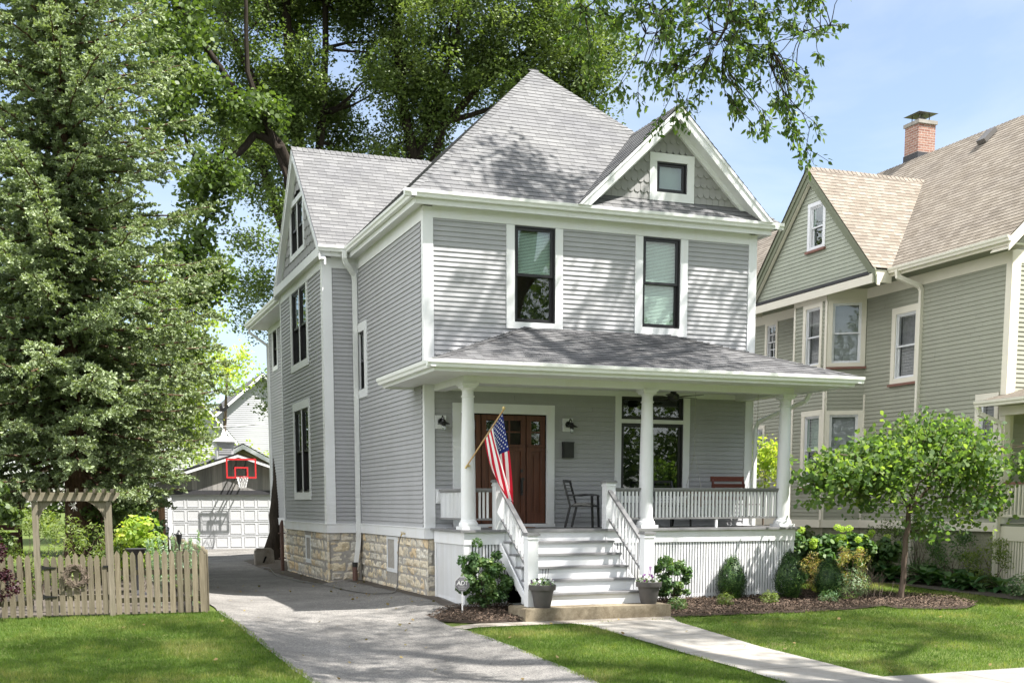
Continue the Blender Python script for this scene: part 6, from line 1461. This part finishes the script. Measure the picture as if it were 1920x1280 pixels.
for x in (-9.6, -7.66): m = MB(); m.box(x, x + .09, 8.24, 8.32, 0, 2.1); m.build('post', M['slatwood'], t)
M['blue'] = plain('blue_paint', (.06, .28, .55), .5, .4)
t = empty('play_ladder', (-6.0, 13.8, 0), 'blue play ladder glimpsed behind the thick spruce trunk', 'play equipment')
for x in (-6.28, -5.72): m = MB(); m.box(x - .05, x + .05, 13.75, 13.85, 0, 2.75); m.build('post', M['blue'], t)
for i in range(8): m = MB(); m.box(-6.23, -5.77, 13.77, 13.83, .35 + i * .3, .42 + i * .3); m.build('rung', M['blue'], t)
bx, by = -.82, 14.4; bz = gz(bx, by)
t = empty('concrete_block', (bx, by, bz), 'gray concrete block with a dark slot leaning by the tree trunk', 'block'); m = MB(); m.prism([(bx - .3, by, bz), (bx + .3, by, bz), (bx + .27, by + .05, bz + .44), (bx + .2, by + .06, bz + .5), (bx - .22, by + .06, bz + .5), (bx - .29, by + .05, bz + .42)], (0, .25, 0)); m.build('body', M['walkconcrete'], t); m = MB(); m.prism([(bx - .08, by - .004, bz + .06), (bx - .02, by - .004, bz + .06), (bx + .06, by + .012, bz + .25), (bx + .0, by + .012, bz + .25)], (0, .01, 0)); m.build('slot', M['dark'], t)
# hose
m = MB(); P = [(-.14, 1.38, 1.15), (-.2, 1.36, .95), (-.26, 1.2, .5), (-.34, 1.0, .14), (-.5, .9, -.01), (-.8, 1.4, -.03), (-.95, 2.6, -.04), (-1.05, 4.2, -.03), (-1.3, 6.2, -.05), (-1.45, 8.5, -.05), (-1.25, 10.6, -.04), (-1.1, 12.0, -.03), (-1.25, 12.6, -.03)]
Q = []
for i in range(len(P) - 1):
    for j in range(5):
        f = j / 5; p0 = Vector(P[max(i - 1, 0)]); p1 = Vector(P[i]); p2 = Vector(P[i + 1]); p3 = Vector(P[min(i + 2, len(P) - 1)])
        q = .5 * ((2 * p1) + (p2 - p0) * f + (2 * p0 - 5 * p1 + 4 * p2 - p3) * f * f + (3 * p1 - p0 - 3 * p2 + p3) * f ** 3); q.z = max(q.z, gz(q.x, q.y) + .03); Q.append(q)
m.tube(Q, .013, 8); tag(m.build('garden_hose', M['pvc'], None, smooth=True), 'gray garden hose running from the wall tap along the driveway edge', 'hose')
# power lines
for a, b in (((-14, 27.1, 4.35), (2, 23.6, 4.95)), ((-14, 27.6, 3.5), (3, 34, 5.6))):
    m = MB(); A = Vector(a); B_ = Vector(b); m.tube([A.lerp(B_, k / 12) - Vector((0, 0, .25 * math.sin(PI * k / 12))) for k in range(13)], .012, 5)
    o = m.build('power_line', M['net'], None); tag(o, 'thin pale overhead wire crossing behind the ' + ('spruce trunks' if b[0] == 2 else 'garage cupola'), 'wire', 'overhead wires')

# ------------------------------------------------------------------ yard sign
x, y = -.17, -2.66; g = gz(x, y)
sg = empty('yard_sign', (x, y, g), 'octagonal gray ADT security sign on a white stake in the mulch', 'sign')
sa = math.radians(-14)
SB = Basis((x, y, 0), (math.cos(sa), math.sin(sa), 0), (math.sin(sa), -math.cos(sa), 0))
M['signgray'] = plain('sign_gray', (.13, .125, .14), .4, .4, var=.03); M['signwhite'] = plain('sign_white', (.72, .72, .72), .4, .4, var=.02)
def octo(r, d, th, mat, name, par=sg):
    m = MB(); pts = [SB.p(r * math.cos(PI / 8 + k * PI / 4), d, g + .53 + r * math.sin(PI / 8 + k * PI / 4)) for k in range(8)]; m.prism(pts, -SB.n * th); return m.build(name, M[mat], par)
pl_ = octo(.135, .012, .012, 'signwhite', 'sign_panel'); octo(.130, .015, .0025, 'signgray', 'sign_face', pl_)
m = MB(); SB.box(m, -.012, .012, -.01, .0, g - .1, g + .42); m.build('stake', M['signwhite'], sg)
m = MB(); SB.box(m, -.085, .085, .0155, .017, g + .489, g + .4915); SB.box(m, -.09, .09, .0155, .017, g + .596, g + .5985); SB.box(m, -.055, .055, .0155, .017, g + .620, g + .625); SB.box(m, -.075, .075, .0155, .017, g + .464, g + .469); SB.box(m, -.055, .055, .0155, .017, g + .440, g + .444); m.build('border_lines', M['signwhite'], pl_)
cu_ = bpy.data.curves.new('lettering', 'FONT'); cu_.body = 'ADT'; cu_.size = .105; cu_.align_x = 'CENTER'; cu_.align_y = 'CENTER'; cu_.extrude = .0012; cu_.offset = .002; cu_.shear = .18; cu_.space_character = .92
lo = bpy.data.objects.new('lettering', cu_); COL.objects.link(lo); cu_.materials.append(M['signwhite'])
pw_ = SB.p(0, .0165, g + .543); rot = Matrix((SB.u, Vector((0, 0, 1)), SB.n)).transposed().to_4x4()
me_ = bpy.data.meshes.new_from_object(lo); bpy.data.objects.remove(lo); lo = bpy.data.objects.new('lettering', me_); COL.objects.link(lo); lo.parent = pl_; lo.matrix_world = Matrix.Translation(pw_) @ rot
lo.matrix_parent_inverse = Matrix.Identity(4); lo.location = pw_; lo.rotation_euler = rot.to_euler()

# ------------------------------------------------------------------ planters with flowers
M['pot'] = plain('gray_resin_pot', (.085, .08, .078), .55, .3, var=.1)
M['petal_w'] = leafmat('white_petals', [(.75, .75, .72), (.8, .8, .78)], .2, tcol=(1, 1, 1)); M['petal_p'] = leafmat('purple_petals', [(.22, .06, .28), (.4, .16, .42)], .2, tcol=(1, .8, 1)); M['petal_d'] = leafmat('dark_petals', [(.015, .008, .02), (.04, .015, .05)], .1, tcol=(1, .8, 1))
for i, (x, y, lb) in enumerate(((.66 + .28, -3.66, 'gray flower pot on the left end of the concrete step'), (3.0, -3.62, 'gray flower pot of white pansies on the right end of the concrete step'))):
    z = .052; t = empty('flower_pot', (x, y, z), lb, 'flower pot', 'gray pots flanking the stairs'); m = MB()
    m.lathe((x, y, z), [(0, .005), (.135, .0), (.14, .01), (.195, .30), (.225, .30), (.228, .31), (.235, .385), (.228, .39), (.212, .385), (.20, .32), (0, .32)], 32); po = m.build('pot', M['pot'], t, smooth=True)
    m = MB(); m.lathe((x, y, z), [(0, .345), (.205, .335)], 20); m.build('soil', M['mulch'], po)
    r_ = np.random.default_rng(30 + i); C = ellip(r_, 420, (x, y, z + .40), (.21, .21, .09), .2); leafmesh('foliage', C, .05, M['shrubleaf'] if i else M['silver'], t, LONG, .8, seed=i)
    for nm, mt, k, s_ in (('white_flowers', 'petal_w', 46 if i else 16, .062), ('dark_flowers', 'petal_d', 5 if i else 12, .06), ('purple_flowers', 'petal_p', 8, .06)):
        c = ellip(r_, k, (x, y, z + .43), (.20, .20, .07), .4); cc = np.repeat(c, 5, 0) + r_.normal(size=(k * 5, 3)) * .010; leafmesh(nm, cc, s_ * .75, M[mt], t, QUAD, .2, nrm=np.array([-.3, -1.2, .2]), seed=i + 5)
    m = MB()
    for k in range(3 + i): a = r_.uniform(-.06, .1); m.tube([(x + a, y, z + .35), (x + a + .02, y, z + .55), (x + a + .03, y, z + .66)], [.003, .003, .008], 5)
    m.build('flower_spike', M['petal_p'] if i else M['petal_d'], t)

# ------------------------------------------------------------------ porch things
def patio_chair(x, y, rz, lb, z=1.343):
    t = empty('patio_chair', (x, y, z), lb, 'chair', 'black patio chairs on the porch'); R = Matrix.Rotation(rz, 3, 'Z'); base = Vector((x, y, z))
    W_ = lambda a, b, c: base + R @ Vector((a, b, c))
    def b_(m, p, q, w=.038, h=.038): m.beam(W_(*p), W_(*q), w, h, up=(0.01, .02, 1))
    for sx in (-.27, .27):
        m = MB(); b_(m, (sx, -.26, 0), (sx, -.24, .62)); m.build('leg', M['blackmetal'], t); m = MB(); b_(m, (sx, .30, 0), (sx, .20, .42)); b_(m, (sx * .96, .20, .42), (sx * .96, .34, .92)); m.build('leg', M['blackmetal'], t)
        m = MB(); m.tube([W_(sx, -.27, .60), W_(sx, -.24, .635), W_(sx, -.1, .65), W_(sx, .1, .63), W_(sx, .26, .64)], .017, 8); m.build('armrest', M['blackmetal'], t, smooth=True)
    m = MB(); b_(m, (-.27, -.25, .42), (.27, -.25, .42)); b_(m, (-.27, .21, .42), (.27, .21, .42)); b_(m, (-.27, -.25, .42), (-.27, .21, .42)); b_(m, (.27, -.25, .42), (.27, .21, .42)); m.build('seat_frame', M['blackmetal'], t)
    m = MB()
    for k in range(8): f = k / 7; b_(m, (-.26, .215 + .115 * f, .47 + .42 * f), (.26, .215 + .115 * f, .47 + .42 * f), .045, .012) if k else None
    b_(m, (-.27, .34, .92), (.27, .34, .92), .03, .035); m.build('backrest', M['blackmetal'], t)
    m = MB(); P = []
    n = 8
    for j in range(n + 1):
        for i in range(n + 1):
            a = -.24 + .48 * i / n; b = -.23 + .43 * j / n; e = min(i, n - i, j, n - j); P.append(W_(a, b, .435 + (.055 if e > 1 else (.045 if e == 1 else 0))))
    m.faces(P, [(j * (n + 1) + i, j * (n + 1) + i + 1, (j + 1) * (n + 1) + i + 1, (j + 1) * (n + 1) + i) for j in range(n) for i in range(n)]); m.build('cushion', M['cushion'], t, smooth=True)
def cushionmat():
    mm, nt, out = newmat('zigzag_cushion'); tc = N(nt, 'ShaderNodeTexCoord'); w = N(nt, 'ShaderNodeTexWave'); w.wave_type = 'BANDS'; w.bands_direction = 'DIAGONAL'; w.inputs['Scale'].default_value = 9; w.inputs['Distortion'].default_value = 2.5; w.inputs['Detail'].default_value = 0
    L(nt, tc.outputs['Object'], w.inputs['Vector']); bsdf(nt, out, ramp(nt, w.outputs['Fac'], [(.48, (.02, .02, .02)), (.55, (.45, .44, .42))]), .9, .1); return mm
M['cushion'] = cushionmat()
patio_chair(3.05, -.68, math.radians(52), 'black slatted patio chair with patterned cushion beside the door')
patio_chair(5.05, -.70, math.radians(14), 'black patio chair behind the railing under the large window')
t = empty('side_table', (3.75, -.7, 1.343), 'small black side table next to the patio chair', 'table'); m = MB(); m.box(3.54, 3.98, -.94, -.50, 1.80, 1.83); m.build('table_top', M['blackmetal'], t)
for a in (3.58, 3.94):
    for b in (-.9, -.54): m = MB(); m.box(a - .015, a + .015, b - .015, b + .015, 1.343, 1.80); m.build('leg', M['blackmetal'], t)
# swing
t = empty('porch_swing', (6.15, -.95, 1.80), 'red brown slatted porch swing hanging from chains', 'swing')
def sw(p): return (p[0], p[1], p[2])
for k in range(6): m = MB(); y = -1.25 + k * .095; m.box(5.42, 6.85, y, y + .075, 1.78, 1.80, random.random()); m.build('seat_slat', M['swing'], t)
for k in range(4): m = MB(); z = 1.88 + k * .13; yy = -.66 + k * .05; m.box(5.42 if k < 2 else 6.05, 6.85, yy, yy + .02, z, z + (.08 if k < 3 else .10), random.random()); m.build('back_slat', M['swing'], t)
for x in (5.42, 6.1, 6.83): m = MB(); m.beam((x, -.66, 1.72), (x, -.48, 2.37 if x > 6 else 2.1), .045, .03); m.build('back_post', M['swing'], t)
for x in (5.4, 6.87):
    m = MB(); m.box(x - .035, x + .035, -1.30, -.62, 2.05, 2.075); m.box(x - .02, x + .02, -1.27, -1.22, 1.74, 2.05); m.build('armrest', M['swing'], t)
M['chain'] = plain('pale_chain', (.45, .43, .38), .4, .5, metal=.5)
def chain(a, b):
    m = MB(); A = Vector(a); B_ = Vector(b); n = int((B_ - A).length / .045); d = (B_ - A).normalized(); p = d.orthogonal().normalized(); q = d.cross(p)
    for k in range(n):
        c = A.lerp(B_, (k + .5) / n); e = p if k % 2 else q; m.tube([c - d * .028, c + e * .009, c + d * .028, c - e * .009, c - d * .028], .0028, 4, caps=False)
    m.build('chain', M['chain'], t)
for x in (5.4, 6.87): chain((x, -.95, 2.85), (x, -.95, 4.1)); chain((x, -1.26, 2.07), (x, -.95, 2.85)); chain((x, -.60, 2.07), (x, -.95, 2.85))
# fan
t = empty('ceiling_fan', (4.95, -.85, 4.10), 'black ceiling fan under the porch ceiling', 'ceiling fan'); m = MB(); m.lathe((4.95, -.85, 3.86), [(0, 0), (.09, .01), (.12, .05), (.12, .12), (.06, .16), (.06, .24)], 20); m.build('motor', M['blackmetal'], t, smooth=True)
for k in range(5):
    a = 2 * PI * k / 5 + .3; d = Vector((math.cos(a), math.sin(a), 0)); s_ = Vector((-d.y, d.x, 0)); c = Vector((4.95, -.85, 3.93)); m = MB(); m.prism([c + d * .1 - s_ * .03, c + d * .22 - s_ * .06, c + d * .62 - s_ * .07, c + d * .64 + s_ * .06 + Vector((0, 0, .02)), c + d * .22 + s_ * .05 + Vector((0, 0, .02)), c + d * .1 + s_ * .03], (0, 0, .008)); m.build('blade', M['blackmetal'], t)
# flag
t = empty('house_flag', (.25, -1.86, 2.44), 'American flag on a wooden pole angled from the left porch column', 'flag')
P0 = Vector((.17, -1.87, 2.45)); P1 = Vector((.75, -2.3, 3.48)); m = MB(); m.tube([P0, P1], .014, 10); m.build('pole', M['polewood'], t, smooth=True)
m = MB(); m.lathe(tuple(P1), [(0, -.02), (.02, -.01), (.032, .02), (.025, .045), (0, .055)], 14); m.build('finial', M['brass'], t, smooth=True); m = MB(); m.tube([P0, P0.lerp(P1, .06)], .021, 10); m.beam((.26, -1.85, 2.50), P0.lerp(P1, .03), .03, .03); m.build('bracket', M['brass'], t)
M['fred'] = plain('flag_red', (.50, .02, .045), .8, .1, var=.04); M['fwhite'] = plain('flag_white', (.78, .78, .78), .8, .1, var=.02); M['fblue'] = plain('flag_blue', (.022, .035, .17), .8, .1, var=.04)
Ha = P0.lerp(P1, .965); Hb = P0.lerp(P1, .50); Ea = Vector((1.03, -2.05, 1.80)); Eb = Vector((.80, -2.28, 1.93))
nu, nv = 39, 50
def fp(u, v):
    h = Ha.lerp(Hb, u); e = Ea.lerp(Eb, u); p = h.lerp(e, v); s_ = math.sin(PI * v)
    p = p + Vector((-.05 * s_ * u, 0, -.02 * s_)); amp = .055 * min(1, v * 2.2)
    p += Vector((.35, -.94, 0)) * amp * math.sin(u * 2 * PI * 1.7 + v * 2.2 + .6) + Vector((1, 0, 0)) * .018 * math.sin(u * 9 + v * 4) * v; return p
m = bpy.data.meshes.new('cloth'); V = [tuple(fp(i / nu, j / nv)) for j in range(nv + 1) for i in range(nu + 1)]; F = [(j * (nu + 1) + i, j * (nu + 1) + i + 1, (j + 1) * (nu + 1) + i + 1, (j + 1) * (nu + 1) + i) for j in range(nv) for i in range(nu)]
m.from_pydata(V, [], F)
for q in ('fred', 'fwhite', 'fblue'): m.materials.append(M[q])
k = 0
for j in range(nv):
    for i in range(nu):
        s_ = i // 3; m.polygons[k].material_index = 2 if (s_ < 7 and j < nv * .40) else (0 if s_ % 2 == 0 else 1); m.polygons[k].use_smooth = True; k += 1
fo_ = bpy.data.objects.new('cloth', m); COL.objects.link(fo_); setpar(fo_, t)
m = MB()
for row in range(9):
    nst = 6 if row % 2 == 0 else 5
    for c in range(nst):
        u = (row + 1) / 10 * (7 / 13); v = ((c + (.5 if nst == 6 else 1.0)) / 6) * .385; r = .019
        for sgn in (-1, 1):
            p = fp(u, v); du = (fp(u + .01, v) - p).normalized(); dv = (fp(u, v + .01) - p).normalized(); nn = du.cross(dv).normalized() * (.003 * sgn); pts = []
            for q in range(10): a = PI / 2 + q * PI / 5; rr = r if q % 2 == 0 else r * .42; pts.append(p + nn + dv * rr * math.cos(a) - du * rr * math.sin(a))
            m.faces([p + nn] + pts, [(0, q + 1, (q + 1) % 10 + 1) for q in range(10)])
m.build('stars', M['fwhite'], fo_)
m = MB(); m.box(1.25, 2.05, -.62, -.1, 1.343, 1.36); tag(m.build('door_mat', M['brownpost'], None), 'brown doormat in front of the wooden front door', 'doormat')

# ------------------------------------------------------------------ grass, chips, leaves
rng = np.random.default_rng(99)
def inrows(name, X, Y, pad=0):
    ok = np.zeros(len(X), bool)
    for rows in STRIPS.get(name, []):
        ys = [r[0] for r in rows]; xl_ = np.interp(Y, ys, [r[1] for r in rows]); xr_ = np.interp(Y, ys, [r[2] for r in rows]); ok |= (Y > ys[0] - pad) & (Y < ys[-1] + pad) & (X > xl_ - pad) & (X < xr_ + pad)
    return ok
def lawn(n, x0, x1, y0, y1):
    X = rng.uniform(x0, x1, n); Y = rng.uniform(y0, y1, n); bad = inrows('driveway', X, Y, -.07) | inrows('front_walk', X, Y, -.02) | inrows('front_path', X, Y, -.01) | inrows('mulch_bed', X, Y) | inrows('mulch_ring', X, Y) | inrows('sidewalk', X, Y, -.02) | inrows('garden_soil', X, Y)
    bad |= (X > .05) & (X < 7.4) & (Y > -3.9); bad |= (X > -.6) & (X < .6) & (Y > -4.2); return X[~bad], Y[~bad]
parts = [lawn(150000, -9.2, -3.6, -9.6, -1.35), lawn(50000, -.7, 2.1, -9.6, -4.1), lawn(190000, 2.7, 13.2, -9.6, 1.4)]
X = np.concatenate([p[0] for p in parts]); Y = np.concatenate([p[1] for p in parts])
pn = np.array([mnoise.noise(Vector((a * .9, b * .9, 0))) for a, b in zip(X, Y)]); pn2 = np.array([mnoise.noise(Vector((a * 4, b * 4, 5))) for a, b in zip(X, Y)])
C = np.stack([X, Y, gzn(X, Y) - .014], -1); D = rng.normal(size=(len(X), 3)) * .45 + np.array([0, 0, 1.0]) + np.stack([pn2, -pn2 * .5, 0 * pn2], -1) * .5
sz = .052 * (1 + .35 * pn2 + .25 * pn) * rng.uniform(.6, 1.35, len(X)); dry = (X > 8.6) & (Y > -3.2); rn = np.clip(.38 + .75 * pn + .35 * pn2 + rng.uniform(-.28, .28, len(X)) + .25 * dry, 0, 1)
g_ = leafmesh('grass', C, sz, M['grassleaf'], None, np.array([(-.085, 0, 0), (.085, 0, 0), (.02, 1, .12)]), .0, dirs=D, rnd=rn, sv=.1, seed=4); tag(g_, 'mown green lawn grass', 'grass', kind='stuff')
n = 9000; X = rng.uniform(-1, 10.4, n * 3); Y = rng.uniform(-4.3, -1.2, n * 3); ok = inrows('mulch_bed', X, Y, .06) | inrows('mulch_ring', X, Y, .06); X, Y = X[ok], Y[ok]
C = np.stack([X, Y, gzn(X, Y) + .05 + rng.uniform(0, .02, len(X))], -1); o = leafmesh('mulch_chips', C, .035, M['mulch'], None, np.array([(-.22, -.5, 0), (.22, -.5, 0.1), (.2, .5, 0), (-.2, .5, .1)]), 1.2, seed=6); tag(o, 'loose bark chips over the planting beds', 'mulch', kind='stuff')
M['dryleaf'] = leafmat('fallen_leaves', [(.16, .10, .045), (.24, .18, .07), (.12, .11, .05)], .2)
X = np.concatenate([rng.uniform(-4.2, -.3, 40), rng.uniform(-8, 10, 50), rng.uniform(-1.4, -.2, 60)]); Y = np.concatenate([rng.uniform(-9, 10, 40), rng.uniform(-9.5, -2, 50), rng.uniform(-1.5, 12, 60)]); C = np.stack([X, Y, gzn(X, Y) + .03], -1)
o = leafmesh('fallen_leaves', C, .055, M['dryleaf'], None, HEART, 1.5, seed=7); tag(o, 'scattered fallen leaves on drive and lawn', 'leaves', kind='stuff')
# grass and weeds along the drive edge
